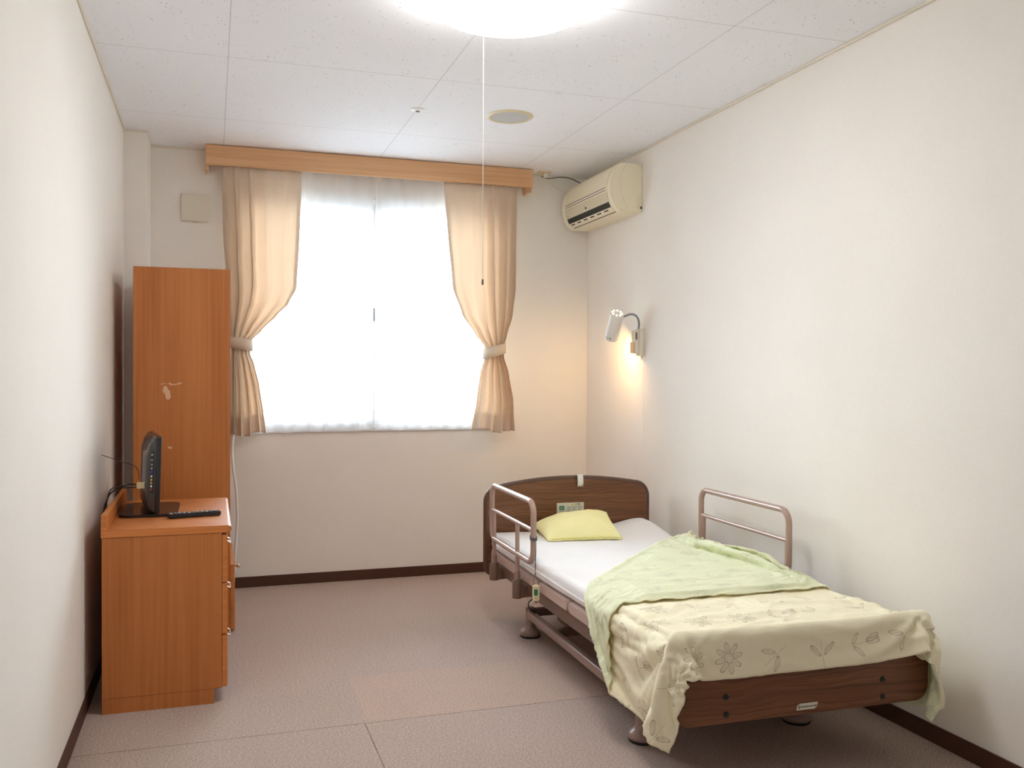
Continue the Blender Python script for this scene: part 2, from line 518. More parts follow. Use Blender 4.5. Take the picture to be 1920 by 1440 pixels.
    tulip = union(a3, a4, a5, a6, a7, seg(P, (0, -.08), .36, PI / 2 - .05)); tfill = union(b3, b4, b6, b7)
    pick = sc.outputs[0]
    i1 = k.math('LESS_THAN', pick, .32); i3 = k.math('GREATER_THAN', pick, .70)
    i2 = k.math('SUBTRACT', 1.0, k.math('ADD', i1, i3))
    line = union(k.math('MULTIPLY', daisy, i1), k.math('MULTIPLY', sprig, i2), k.math('MULTIPLY', tulip, i3))
    fill = union(k.math('MULTIPLY', dfill, i1), k.math('MULTIPLY', sfill, i2), k.math('MULTIPLY', tfill, i3))
    pen = k.math('MULTIPLY_ADD', k.noise(uv, 55, 2), .9, .25, clamp=True)
    col = k.mix(k.math('MULTIPLY', fill, .18 * amount), (*ground, 1), (*ink, 1))
    col = k.mix(k.math('MULTIPLY', k.math('MULTIPLY', line, pen), amount), col, (*ink, 1))
    k.bump(k.noise(uv, 22, 5, .55, .7), .22, .010)
    k.base(col, .85, 0, .2)
    tr = k.node('ShaderNodeBsdfTranslucent'); k.put(tr.inputs[0], col)
    mx = k.node('ShaderNodeMixShader'); mx.inputs[0].default_value = trans
    k.l.new(k.b.outputs[0], mx.inputs[1]); k.l.new(tr.outputs[0], mx.inputs[2]); k.l.new(mx.outputs[0], k.out.inputs[0])
    return k.m

M = dict(
    wall=m_wallpaper(), ceil=m_ceiling(), floor=m_carpet(), lam=m_laminate(), lamside=m_scuffed_side(), edge=m_edgeband(), walnut=m_walnut(), pelmet=m_pelmet(),
    walnut_edge=plain('dark_brown_board_edge', srgb(92, 66, 54), .4),
    skirt=plain('dark_brown_vinyl_skirting', srgb(74, 42, 26), .55),
    bedsteel=plain('mauve_brown_painted_steel', srgb(150, 124, 114), .32, 0, .6, .02),
    bedsteel_dark=plain('brown_painted_steel', srgb(112, 86, 74), .42, 0, .5, .02),
    platform=plain('light_mauve_platform_enamel', srgb(186, 162, 152), .35, 0, .5, .02),
    railsteel=plain('glossy_taupe_rail_enamel', srgb(172, 146, 134), .22, 0, .7, .02),
    sheet=m_fabric('white_cotton_sheet', (.86, .86, .87), 0, wrinkle=.12),
    protector=m_fabric('cream_mattress_side', (.80, .76, .70), 0, wrinkle=.1),
    curtain=m_fabric('peach_beige_curtain_cloth', (.83, .72, .60), .30, weave=500, tcol=(.96, .84, .70), hem=True),
    tie=m_fabric('beige_tieback_cloth', (.74, .64, .52), .08, weave=500),
    sheer=m_sheer(), glass=m_glass(),
    pillow=m_fabric('lemon_yellow_pillowcase', srgb(252, 248, 186), 0, wrinkle=.25),
    alu=plain('white_window_frame', (.78, .78, .78), .35),
    ivory=plain('aged_ivory_plastic', srgb(236, 228, 202), .42, 0, .4, .02),
    ivory2=plain('greyish_ivory_plastic', srgb(216, 208, 180), .38, 0, .4, .02),
    white=plain('white_plastic', srgb(232, 230, 224), .35, 0, .5, .02),
    cream=plain('cream_plastic', srgb(226, 214, 176), .4, 0, .4, .02),
    beigeplate=plain('beige_plastic', srgb(226, 219, 204), .45, 0, .4, .02),
    yellowed=plain('yellowed_plastic', srgb(222, 190, 130), .45, 0, .4, .02),
    black=plain('gloss_black_plastic', (.012, .012, .014), .22, 0, .6),
    blackmat=plain('matte_black_plastic', (.02, .02, .022), .5),
    void=plain('dark_outlet_inside', (.012, .011, .010), .6),
    grey=plain('grey_gooseneck', srgb(140, 142, 146), .35, .3),
    cord=plain('dark_grey_cord', srgb(92, 94, 96), .5),
    whitecord=plain('white_cord', srgb(236, 234, 228), .5),
    rubber=plain('black_rubber', (.02, .018, .016), .7),
    chrome=plain('chrome', (.82, .80, .76), .18, 1.0),
    brass=plain('aged_brass', (.66, .56, .36), .3, 1.0),
    green=plain('green_print', srgb(40, 120, 84), .5), ink=plain('dark_print', srgb(52, 52, 48), .6), paleink=plain('grey_print', srgb(140, 144, 132), .6),
    yellowp=plain('yellow_print', srgb(214, 200, 80), .6), paper=plain('pale_label', srgb(214, 212, 196), .5),
    blue=plain('blue_port', srgb(60, 60, 150), .4), redp=plain('red_port', srgb(180, 40, 50), .4), yelp=plain('yellow_port', srgb(216, 186, 60), .4),
    bolt=plain('blackened_bolt', srgb(58, 60, 62), .35, .6),
    smoke=plain('grey_translucent_shell', (.05, .05, .055), .2, 0, .7),
    grille=plain('grey_speaker_cloth', srgb(196, 196, 194), .8),
    dome=m_emit('lit_acrylic_dome', LAMP_COLOR, LAMP_STRENGTH),
    bulb=m_emit('lit_bulb', (1.0, .66, .32, 1), 40.0),
    lamphole=m_emit('lit_vent_hole', (1.0, .84, .52, 1), 9.0),
    cloth=m_print('cream_flower_print_cotton', srgb(255, 249, 222), srgb(128, 112, 88), .62),
    clothback=m_print('pale_green_reverse_cotton', srgb(238, 243, 212), srgb(130, 134, 114), .32),
)

# ================================================================== ROOM SHELL
T = .12
struct('floor', newbox(XL - T, XR + T, YF - T, YB + T, -.1, 0), M['floor'])
struct('ceiling', newbox(XL - T, XR + T, YF - T, YB + T, ZC, ZC + .1), M['ceil'])
struct('wall_left', newbox(XL - T, XL, YF - T, YB + T, 0, ZC), M['wall'])
struct('wall_right', newbox(XR, XR + T, YF - T, YB + T, 0, ZC), M['wall'])
struct('wall_front', newbox(XL, XR, YF - T, YF, 0, ZC), M['wall'])
OX0, OX1, OZ0, OZ1 = .13, 1.81, .945, 2.385
bm = bmesh.new()
box(bm, XL, OX0, YB, YB + .14, 0, ZC); box(bm, OX1, XR, YB, YB + .14, 0, ZC)
box(bm, OX0, OX1, YB, YB + .14, 0, OZ0); box(bm, OX0, OX1, YB, YB + .14, OZ1, ZC)
struct('wall_back', bm, M['wall'])
struct('trim_1', newbox(XL, -.338, 5.381, YB, 0, ZC), M['wall'])['label'] = 'papered corner column'
BB = .0635
struct('baseboard_back', newbox(-.338, XR, YB - .008, YB, 0, BB, .002), M['skirt'])
struct('baseboard_left', newbox(XL, XL + .008, YF, 5.381, 0, BB, .002), M['skirt'])
struct('baseboard_right', newbox(XR - .008, XR, YF, YB - .008, 0, BB, .002), M['skirt'])
struct('trim_2', newbox(XR - .012, XR, YF, YB, ZC - .012, ZC, .003), M['beigeplate'])
struct('trim_3', newbox(XL, XL + .010, YF, 5.381, ZC - .010, ZC, .003), M['beigeplate'])
struct('trim_4', newbox(-.338, XR - .012, YB - .010, YB, ZC - .010, ZC, .003), M['beigeplate'])
struct('trim_5', newbox(XL + .01, -.330, 5.373, 5.381, ZC - .010, ZC, .003), M['beigeplate'])

# unseen ground slab added to cut sky light reaching the ceiling from below
struct('sky_block_ground', newbox(-30, 32, YB + 1.5, YB + 60, -3.4, -3.2), plain('sky_block_grey', (.30, .30, .29), .9))
# window: frame, two sliding sashes, screen bar, latch
win = bpy.data.objects.new('window_1', None); C.objects.link(win)
win.location = ((OX0 + OX1) / 2, YB + .07, OZ0); win['kind'] = 'structure'
bm = bmesh.new()
f = .035
box(bm, OX0, OX1, YB + .03, YB + .12, OZ0, OZ0 + f, .003); box(bm, OX0, OX1, YB + .03, YB + .12, OZ1 - f, OZ1, .003)
box(bm, OX0, OX0 + f, YB + .03, YB + .12, OZ0 + f, OZ1 - f, .003); box(bm, OX1 - f, OX1, YB + .03, YB + .12, OZ0 + f, OZ1 - f, .003)
obj('window_frame', bm, M['alu'], win, True)
for (a, b, y) in ((OX0 + f, .995, YB + .055), (.945, OX1 - f, YB + .085)):
    bm = bmesh.new(); s = .045
    z0, z1 = OZ0 + f, OZ1 - f
    box(bm, a, a + s, y - .012, y + .012, z0, z1, .002); box(bm, b - s, b, y - .012, y + .012, z0, z1, .002)
    box(bm, a + s, b - s, y - .012, y + .012, z0, z0 + s, .002); box(bm, a + s, b - s, y - .012, y + .012, z1 - s, z1, .002)
    sash = obj('sash', bm, M['alu'], win, True)
    obj('pane', newbox(a + s, b - s, y - .003, y + .003, z0 + s, z1 - s), M['glass'], sash, True)
obj('latch', newbox(.960, .985, YB + .028, YB + .043, 1.62, 1.70, .004), M['grey'], win, True)
obj('window_sill', newbox(OX0, OX1, YB - .012, YB + .03, OZ0 - .018, OZ0, .003), M['alu'], win, True)

# ================================================================== CURTAINS
def pelmet():
    t = thing('curtain_pelmet', 'long pale beech box pelmet above the window curtains', 'pelmet', (.965, YB - .07, 2.49))
    obj('front_board', newbox(-.035, 1.962, 5.553, 5.573, 2.490, 2.606, .002), M['pelmet'], t, True)
    obj('top_board', newbox(-.017, 1.944, 5.573, YB - .011, 2.589, 2.605), M['pelmet'], t, True)
    for x0 in (-.035, 1.944): obj('end_bracket', newbox(x0, x0 + .018, 5.573, YB, 2.462, 2.606, .002), M['pelmet'], t, True)
    obj('curtain_track', newbox(.02, 1.91, 5.592, 5.612, 2.532, 2.552), M['white'], t, True)
    obj('curtain_track', newbox(.02, 1.91, 5.650, 5.670, 2.532, 2.552), M['white'], t, True)
pelmet()

def curtain(side):
    L = side == 'L'
    if L:   # z, outer x, inner x, fold depth, y centre
        tab = [(2.527, .052, .512, .009, 5.608), (2.47, .052, .512, .013, 5.604), (2.25, .058, .503, .022, 5.592), (2.06, .066, .495, .024, 5.590), (1.80, .082, .481, .026, 5.588), (1.70, .092, .432, .028, 5.586),
               (1.637, .098, .370, .028, 5.585), (1.54, .104, .278, .028, 5.585), (1.476, .108, .217, .024, 5.585), (1.44, .108, .213, .022, 5.585), (1.40, .108, .213, .024, 5.585), (1.34, .104, .236, .028, 5.585),
               (1.20, .098, .268, .030, 5.585), (1.05, .096, .290, .031, 5.585), (.92, .094, .304, .032, 5.585)]
        lab = 'peach beige curtain tied back beside the wooden wardrobe'
    else:
        tab = [(2.527, 1.873, 1.385, .009, 5.608), (2.47, 1.873, 1.385, .014, 5.600), (2.20, 1.866, 1.406, .022, 5.592), (1.83, 1.856, 1.442, .026, 5.588), (1.664, 1.832, 1.502, .028, 5.586), (1.54, 1.796, 1.590, .028, 5.585),
               (1.463, 1.776, 1.654, .024, 5.585), (1.43, 1.775, 1.656, .022, 5.585), (1.395, 1.776, 1.654, .024, 5.585), (1.293, 1.808, 1.622, .028, 5.585), (1.12, 1.836, 1.602, .026, 5.578), (.93, 1.846, 1.564, .027, 5.574)]
        lab = 'peach beige curtain tied back on the air conditioner side of the window'
    t = thing('curtain', lab, 'curtain', (tab[0][1], 5.6, .92), 0, 'beige curtains of the window')
    NS, NZ = 150, 150
    zt, zb = 2.527, .925
    P = []
    for i in range(NS + 1):
        s = i / NS; col = []
        for j in range(NZ + 1):
            z = zt + (zb - zt) * j / NZ
            xo, xi, amp, yc = lerptab(tab, z)
            gath = 1 - min(1, max(0, (abs(xi - xo) - .11) / .3))
            # pleats dense on the outer side, flatter towards the inner edge
            dens = s ** .75
            ph = 2 * PI * (5.0 * dens) + .6 * math.sin(z * 2.1 + s * 3) * (1 - .3 * gath)
            top = sm(2.30, 2.52, z)
            outer = 1 - sm(.42, .60, s)
            a = amp * (gath * .95 + (1 - gath) * (.22 + 1.25 * outer)) * (1 + .35 * noise.noise(Vector((s * 9, 3.3, 0 if L else 6))))
            fy = math.sin(ph) + .28 * math.sin(2 * ph + 1.3 + z)
            fx = math.cos(ph)
            x = xo + (xi - xo) * s + fx * a * .30 * (1 if L else -1) * (1 - sm(.93, 1, s)) * sm(0, .06, s)
            y = yc - .004 - fy * a
            y += .010 * noise.noise(Vector((s * 5 + (0 if L else 9), z * 2.2, 3))) * (1 - top)
            y = min(y, 5.640)
            # below the band the hem swings out towards the room
            y -= .018 * sm(1.38, .95, z) * math.sin(PI * s)
            zz = z + (.010 * math.sin(s * 9 + 1) - .022 * (1 - s) + .012) * sm(1.35, .93, z)
            x += .004 * noise.noise(Vector((s * 11, z * 5, 7)))
            col.append(Vector((x, y, zz)))
        P.append(col)
    bm = bmesh.new(); grid(bm, P)
    uvl = bm.loops.layers.uv.new('uv')
    bm.verts.index_update(); nz1 = NZ + 1
    for fc in bm.faces:
        for lp in fc.loops:
            q = lp.vert.index; lp[uvl].uv = ((q // nz1) / NS, zt + (zb - zt) * (q % nz1) / NZ)
    o = obj('curtain_cloth', bm, M['curtain'], t, True, smooth=180)
    so = o.modifiers.new('s', 'SOLIDIFY'); so.thickness = .0022; so.offset = 0
    # tieback band
    cx = .160 if L else 1.716
    rx, ry = (.066, .050) if L else (.072, .052)
    rings = []
    for q in range(48):
        a = 2 * PI * q / 48
        x, y = cx + rx * math.cos(a), 5.585 + ry * math.sin(a)
        tilt = (.016 if L else -.0) + (.010 if L else .020) * math.cos(a) * (-1 if L else 1)
        zc = 1.443 if L else 1.436
        rings.append([Vector((x, y, zc + tilt - .034)), Vector((x + .002 * math.cos(a), y + .002 * math.sin(a), zc + tilt)), Vector((x, y, zc + tilt + .034))])
    bm = bmesh.new(); V = [[bm.verts.new(p) for p in r] for r in rings]
    for q in range(48):
        a, b = V[q], V[(q + 1) % 48]
        for j in range(2): bm.faces.new((a[j], b[j], b[j + 1], a[j + 1]))
    o = obj('tieback', bm, M['tie'], t, True, smooth=180, label='flat beige tieback band')
    so = o.modifiers.new('s', 'SOLIDIFY'); so.thickness = .003; so.offset = 1
    hx = cx + (-.075 if L else .08)
    obj('tieback_hook', newtube(fillet([(hx, YB, 1.45), (hx, 5.655, 1.45), (hx + (.02 if L else -.02), 5.635, 1.452)], .01), .003, 8), M['chrome'], t, True, smooth=60)
curtain('L'); curtain('R')

def sheer(side):
    L = side == 'L'
    x0, x1 = (.10, .958) if L else (.962, 1.772)
    t = thing('sheer_curtain', 'white sheer net curtain panel, ' + ('wardrobe half of the window' if L else 'bed half of the window'), 'curtain', ((x0 + x1) / 2, 5.66, .94), 0, 'white sheer panels over the window')
    NS, NZ = 170, 50
    P = []
    for i in range(NS + 1):
        s = i / NS; col = []
        for j in range(NZ + 1):
            q = j / NZ; z = 2.528 + (.938 - 2.528) * q
            ph = 2 * PI * 9.5 * s + .7 * math.sin(3 * s + (0 if L else 2)) + .5 * noise.noise(Vector((s * 7, q * 1.5, 1 if L else 5)))
            a = .008 + .010 * q * (.6 + .8 * abs(noise.noise(Vector((s * 6, 0, 2 if L else 8)))))
            fold = math.sin(ph); fold = math.copysign(abs(fold) ** .7, fold)
            y = 5.668 + a * fold * .85 * (1 - .25 * q)
            x = x0 + (x1 - x0) * s + .35 * a * math.cos(ph) + .006 * noise.noise(Vector((s * 9, q * 2, 4)))
            y = max(5.648, min(y, YB - .008))
            zz = z - .004 * q * math.cos(ph * .5)
            if L and s < .56: zz -= (.010 * q) * sm(.56, .3, s)
            col.append(Vector((x, y, zz)))
        P.append(col)
    bm = bmesh.new(); grid(bm, P)
    obj('sheer_cloth', bm, M['sheer'], t, False, smooth=180).location = (0, 0, 0)
    o = t.children[0] if t.children else None
    return t
for s in 'LR':
    t = sheer(s)
    for ch in [c for c in C.objects if c.parent == t]:
        ch.location = -Vector(t.location)      # mesh was laid out in room coordinates (material reads its hem height from them)

# ================================================================== CEILING LAMP
def ceiling_lamp():
    cx, cy = .955, 2.945; R = .30
    t = thing('ceiling_lamp', 'large round glowing white dome lamp on the ceiling', 'ceiling lamp', (cx, cy, ZC))
    obj('lamp_base', newlathe([(0, -.035), (R - .02, -.035), (R - .01, -.03), (R - .01, 0), (0, 0)], seg=64), M['white'], t, smooth=40)
    prof = [(R - .004, -.036), (R, -.045)]
    for k in range(1, 13):
        a = PI / 2 * k / 12
        prof.append((R * math.cos(a) ** .8 if k < 12 else 0, -.045 - .085 * math.sin(a)))
    obj('diffuser', newlathe(prof, seg=96), M['dome'], t, smooth=180, label='lit white dome')
    pc = thing('pull_cord', 'long thin white pull cord hanging from the round ceiling lamp', 'cord', (.865, 2.95, 1.60))
    # the cord belongs to the lamp
    bpy.data.objects.remove(pc)
    c = obj('pull_cord', newtube([(.865, 2.95, 2.497), (.865, 2.95, 1.602)], .0011, 6), M['whitecord'], t, True)
    obj('cord_end', newlathe([(0, 0), (.0035, .001), (.0035, .016), (.0015, .020), (0, .020)], (.865, 2.95, 1.585), 12), M['cord'], c, True, smooth=40, label='small dark cord end')
ceiling_lamp()

# ceiling speaker and sprinkler
t = thing('ceiling_speaker', 'round flush ceiling speaker with grey grille and cream rim', 'speaker', (1.452, 4.466, ZC))
obj('rim', newlathe([(.100, -.002), (.102, -.007), (.112, -.008), (.1195, -.003), (.120, 0), (.100, 0)], seg=64), M['cream'], t, smooth=40, label='cream yellow rim')
obj('grille', newlathe([(0, -.0055), (.100, -.0045), (.101, -.001), (0, -.001)], seg=64), M['grille'], t, smooth=40)
t = thing('smoke_detector', 'tiny round white detector on the ceiling between lamp and pelmet', 'detector', (.977, 4.497, ZC))
obj('base', newlathe([(0, -.010), (.020, -.010), (.034, -.004), (.036, 0), (0, 0)], seg=40), M['white'], t, smooth=40)
obj('sensor_tip', newlathe([(0, -.017), (.008, -.016), (.012, -.0102), (0, -.0102)], seg=24), M['grey'], t, smooth=40)

# vent cover on back wall
t = thing('vent_cover', 'small square ivory vent cover high on the wall beside the curtains', 'vent cover', (-.092, YB, 2.257))
obj('backing', newbox(-.163, -.021, YB - .014, YB, 2.188, 2.326, .002), M['beigeplate'], t, True)
obj('front_plate', newbox(-.171, -.013, YB - .026, YB - .015, 2.179, 2.337, .004), M['beigeplate'], t, True, smooth=40)
obj('pull_tab', newbox(-.105, -.079, YB - .020, YB - .013, 2.172, 2.180, .001), M['ivory2'], t, True)

# ================================================================== AIR CONDITIONER
def aircon():
    Y0, Y1 = 4.872, 5.655
    t = thing('air_conditioner', 'aged ivory wall air conditioner with black outlet slot', 'air conditioner', (XR, (Y0 + Y1) / 2, 2.24))
    prof = smoothpath([(2.272, 2.525), (2.232, 2.492), (2.208, 2.44), (2.198, 2.38), (2.206, 2.32), (2.232, 2.268), (2.268, 2.245)], 6)if False else None
    pts = smoothpath([(2.268, 0, 2.526), (2.232, 0, 2.486), (2.210, 0, 2.435), (2.203, 0, 2.380), (2.212, 0, 2.320), (2.238, 0, 2.268), (2.276, 0, 2.243)], 6)
    F = [(p.x, p.z) for p in pts]
    out = F + [(XR - .0005, 2.243), (XR - .0005, 2.526)]
    body = obj('casing', newprism(out, Y0, Y1, 'y', bev=.004), M['ivory'], t, True, smooth=50)
    # arc-length helper on front curve
    cum = [0]
    for a, b in zip(F, F[1:]): cum.append(cum[-1] + math.hypot(b[0] - a[0], b[1] - a[1]))
    TT = cum[-1]
    def at(u, off=0):
        s = u * TT
        i = min(len(F) - 2, max(0, next((q for q in range(len(cum) - 1) if cum[q + 1] >= s), len(cum) - 2)))
        f = (s - cum[i]) / (cum[i + 1] - cum[i])
        x = F[i][0] * (1 - f) + F[i + 1][0] * f; z = F[i][1] * (1 - f) + F[i + 1][1] * f
        dx, dz = F[i + 1][0] - F[i][0], F[i + 1][1] - F[i][1]; l = math.hypot(dx, dz)
        return (x + dz / l * off, z - dx / l * off)   # offset outwards (towards the room)
    def strip(name, u0, u1, y0, y1, off, mat, parent, n=8, inset=.002, label=None):
        a = [at(u0 + (u1 - u0) * i / n, off) for i in range(n + 1)]
        b = [at(u0 + (u1 - u0) * i / n, -inset) for i in range(n, -1, -1)]
        return obj(name, newprism(a + b, y0, y1, 'y'), mat, parent, True, smooth=50, label=label)
    ya, yb = Y0 + .055, Y1 - .055
    fp = strip('front_panel', .03, .56, ya, yb, .0035, M['ivory'], t)
    for u in (.470, .515): strip('groove', u, u + .012, ya + .02, yb - .02, .0042, M['cord'], fp, 2)
    dp = strip('display_strip', .57, .735, ya, yb, .003, M['ivory2'], t, label='greyish display strip')
    strip('logo', .655, .69, (ya + yb) / 2 - .014, (ya + yb) / 2 + .008, .0036, M['ink'], dp, 2)
    strip('indicator', .69, .70, yb - .05, yb - .03, .0036, M['ink'], dp, 1)
    sl = strip('air_outlet', .735, .835, ya + .008, yb - .008, .0012, M['void'], t, label='black air outlet')
    fl = strip('louvre', .838, .93, ya, yb, .004, M['ivory'], t)
    for q in range(6):
        y0 = ya + .055 + q * .105
        strip('louvre_slot', .858, .880, y0, y0 + .062, .0046, M['void'], fl, 2)
    strip('gap_line', .955, .970, ya + .01, yb - .01, .0010, M['void'], t, 2)
    # side seam and pipe cover on the near end
    seam = smoothpath([(2.305, Y0 - .0005, 2.524), (2.272, Y0 - .0005, 2.47), (2.262, Y0 - .0005, 2.40), (2.285, Y0 - .0005, 2.31), (2.312, Y0 - .0005, 2.246)], 6)
    obj('side_seam', newtube(seam, .0010, 6), M['ivory2'], body, True)
    pc = fillet([(2.405, Y0 - .0005, 2.335), (2.375, Y0 - .0005, 2.335), (2.372, Y0 - .0005, 2.268), (2.405, Y0 - .0005, 2.262)], .014)
    obj('pipe_cover', newtube(pc, .0012, 6), M['ivory2'], body, True)
    obj('drain_notch', newbox(2.392, 2.402, Y0 - .002, Y0 + .01, 2.262, 2.276), M['void'], body, True)
aircon()

t = thing('power_outlet', 'small cream ceiling outlet beside the pelmet end, cables plugged in', 'outlet', (2.065, 5.62, ZC))
obj('plate', newbox(2.025, 2.105, 5.575, 5.66, ZC - .008, ZC, .002), M['cream'], t, True)
obj('plug', newbox(2.055, 2.085, 5.60, 5.63, ZC - .036, ZC - .0085, .004), M['white'], t, True, smooth=40)
tag(obj('power_cable', newtube(smoothpath([(2.045, 5.615, 2.578), (2.10, 5.618, 2.572), (2.17, 5.61, 2.582), (2.235, 5.58, 2.572), (2.30, 5.54, 2.532)], 8), .0035, 8), M['cord'], None, smooth=60), 'dark thin cable running from the ceiling outlet to the air conditioner', 'cable')
tag(obj('signal_cable', newtube(smoothpath([(2.06, 5.64, 2.575), (2.13, 5.68, 2.548), (2.20, 5.685, 2.512), (2.235, 5.675, 2.47)], 8), .003, 8), M['whitecord'], None, smooth=60), 'white cable running down the wall behind the air conditioner', 'cable')

# ================================================================== READING LAMP
def reading_lamp():
    Yc = 4.862
    t = thing('reading_lamp', 'white cylinder reading lamp on a gooseneck, fixed to the wall above the bed', 'wall lamp', (XR, Yc, 1.40))
    wb = obj('wall_box', newbox(XR - .034, XR - .0005, Yc - .030, Yc + .030, 1.398, 1.556, .004), M['beigeplate'], t, True, smooth=40)
    sb = obj('switch_box', newbox(XR - .062, XR - .0345, Yc - .026, Yc + .020, 1.412, 1.545, .004), M['beigeplate'], t, True, smooth=40)
    obj('yellowed_cover', newbox(XR - .072, XR - .0625, Yc - .024, Yc + .018, 1.414, 1.478, .003), M['yellowed'], sb, True, smooth=40, label='yellowed plastic cover')
    obj('switch', newbox(XR - .058, XR - .046, Yc - .0275, Yc - .0262, 1.492, 1.534, 0), M['ink'], sb, True)
    for q in range(3): obj('switch_mark', newbox(XR - .055, XR - .049, Yc - .0282, Yc - .0276, 1.497 + q * .013, 1.501 + q * .013), M['white'], sb, True)
    ax = Vector((-.045, -.585, .81)).normalized()         # towards the closed top of the shade; the mouth faces the window wall
    base = Vector((2.248, 4.963, 1.502))
    Ln, R = .178, .042
    neck = base + ax * .150 + Vector((.040, 0, 0))
    path = smoothpath([(XR - .030, Yc - .008, 1.553), (XR - .032, Yc - .016, 1.595), (XR - .052, Yc - .024, 1.628), (XR - .085, Yc - .020, 1.640), tuple(neck)], 8)
    obj('gooseneck', newtube(path, .0062, 10), M['grey'], t, True, smooth=60, label='grey flexible arm')
    shade = [(R - .003, .0), (R, .0015), (R, Ln - .010), (R - .003, Ln - .003), (R - .010, Ln), (0, Ln), (0, Ln - .003), (R - .012, Ln - .003), (R - .004, Ln - .012), (R - .003, .0)]
    bm = bmesh.new()
    Mx = Vector((0, 0, 1)).rotation_difference(ax).to_matrix()
    rings = []
    for r, h in shade[:-1]:
        rings.append([bm.verts.new(base + Mx @ Vector((max(r, .0008) * math.cos(2 * PI * k / 40), max(r, .0008) * math.sin(2 * PI * k / 40), h))) for k in range(40)])
    for a, b in zip(rings, rings[1:] + rings[:1]):
        for k in range(40): bm.faces.new((a[k], a[(k + 1) % 40], b[(k + 1) % 40], b[k]))
    sh = obj('lamp_shade', bm, M['white'], t, True, smooth=45)
    e1 = ax.orthogonal().normalized(); e2 = ax.cross(e1)
    for q in range(8):
        a = 2 * PI * (q + .3) / 8
        c = base + ax * (Ln + .0002) + (e1 * math.cos(a) + e2 * math.sin(a)) * .029
        obj('vent_hole', newlathe([(0, 0), (.0048, 0), (.0048, .0008), (0, .0012)], c, 14, ax), M['lamphole'], sh, True, label='lit vent hole')
    obj('bulb', newlathe([(0, 0), (.018, .006), (.027, .022), (.026, .040), (.014, .062), (.013, .085), (0, .085)], base + ax * .050, 24, ax), M['bulb'], t, True, smooth=180, label='lit warm bulb')
    d = (Vector((0, 0, base.z)) - base); d = (d - ax * d.dot(ax)).normalized(); e = ax.cross(d)
    for (an, h) in ((-.75, .022), (-.45, .018), (-.1, .026), (-.1, .018), (.05, .022)):
        n = d * math.cos(an) + e * math.sin(an)
        obj('shade_mark', newlathe([(0, -.0005), (.0028, -.0005), (.0028, .0006), (0, .0006)], base + ax * h + n * R, 8, n), M['ink'], sh, True, label='small dark mark')
    ld = bpy.data.lights.new('reading_lamp_light', 'POINT'); ld.energy = 4.5; ld.color = (1.0, .60, .24); ld.shadow_soft_size = .018
    lo = bpy.data.objects.new('reading_lamp_light', ld); C.objects.link(lo); lo.parent = t
    lo.location = (base + ax * .018) - Vector(t.location)
    obj('pull_cord', newtube([(XR - .006, Yc - .035 + .02, 1.399), (XR - .005, Yc - .02, 1.1), (XR - .006, Yc - .028, .845)], .0009, 5), M['whitecord'], t, True)
reading_lamp()

# ================================================================== WARDROBE AND CABINET
def wardrobe():
    x0, x1, y0, y1 = -.360, .087, 4.740, 5.340
    t = thing('wardrobe', 'tall orange wood wardrobe with torn veneer on its side', 'wardrobe', ((x0 + x1) / 2, (y0 + y1) / 2, 0))
    obj('side_panel', newbox(x0, x1, y0, y0 + .018, 0, 1.800, .001), M['lamside'], t, True)
    obj('side_panel', newbox(x0, x1, y1 - .018, y1, 0, 1.800, .001), M['lam'], t, True)
    obj('back_panel', newbox(x0, x0 + .008, y0 + .018, y1 - .018, .02, 1.798), M['lam'], t, True)
    obj('top_panel', newbox(x0 + .008, x1, y0 + .018, y1 - .018, 1.782, 1.800), M['lam'], t, True)
    obj('base_panel', newbox(x0 + .008, x1 - .02, y0 + .018, y1 - .018, .0, .045), M['lam'], t, True)
    for a, b in ((y0 + .02, (y0 + y1) / 2 - .001), ((y0 + y1) / 2 + .001, y1 - .02)):
        obj('door', newbox(x1 - .017, x1 - .0005, a, b, .342, 1.780, .001), M['lam'], t, True)
    dr = obj('drawer', newbox(x1 + .001, x1 + .022, y0 + .002, y1 - .002, .008, .334, .002), M['edge'], t, True)
    for yy in (y0 + .055,):
        kn = obj('knob', newlathe([(.004, 0), (.004, .010), (.009, .014), (.011, .020), (.008, .027), (0, .029)], (x1 + .0205, yy, .316), 20, (1, 0, 0)), M['brass'], dr, True, smooth=180)
        obj('knob_plate', newlathe([(0, 0), (.012, 0), (.012, .003), (0, .003)], (x1 + .0205, yy + .018, .322), 20, (1, 0, 0)), M['blackmat'], dr, True) if yy < 5 else None
wardrobe()

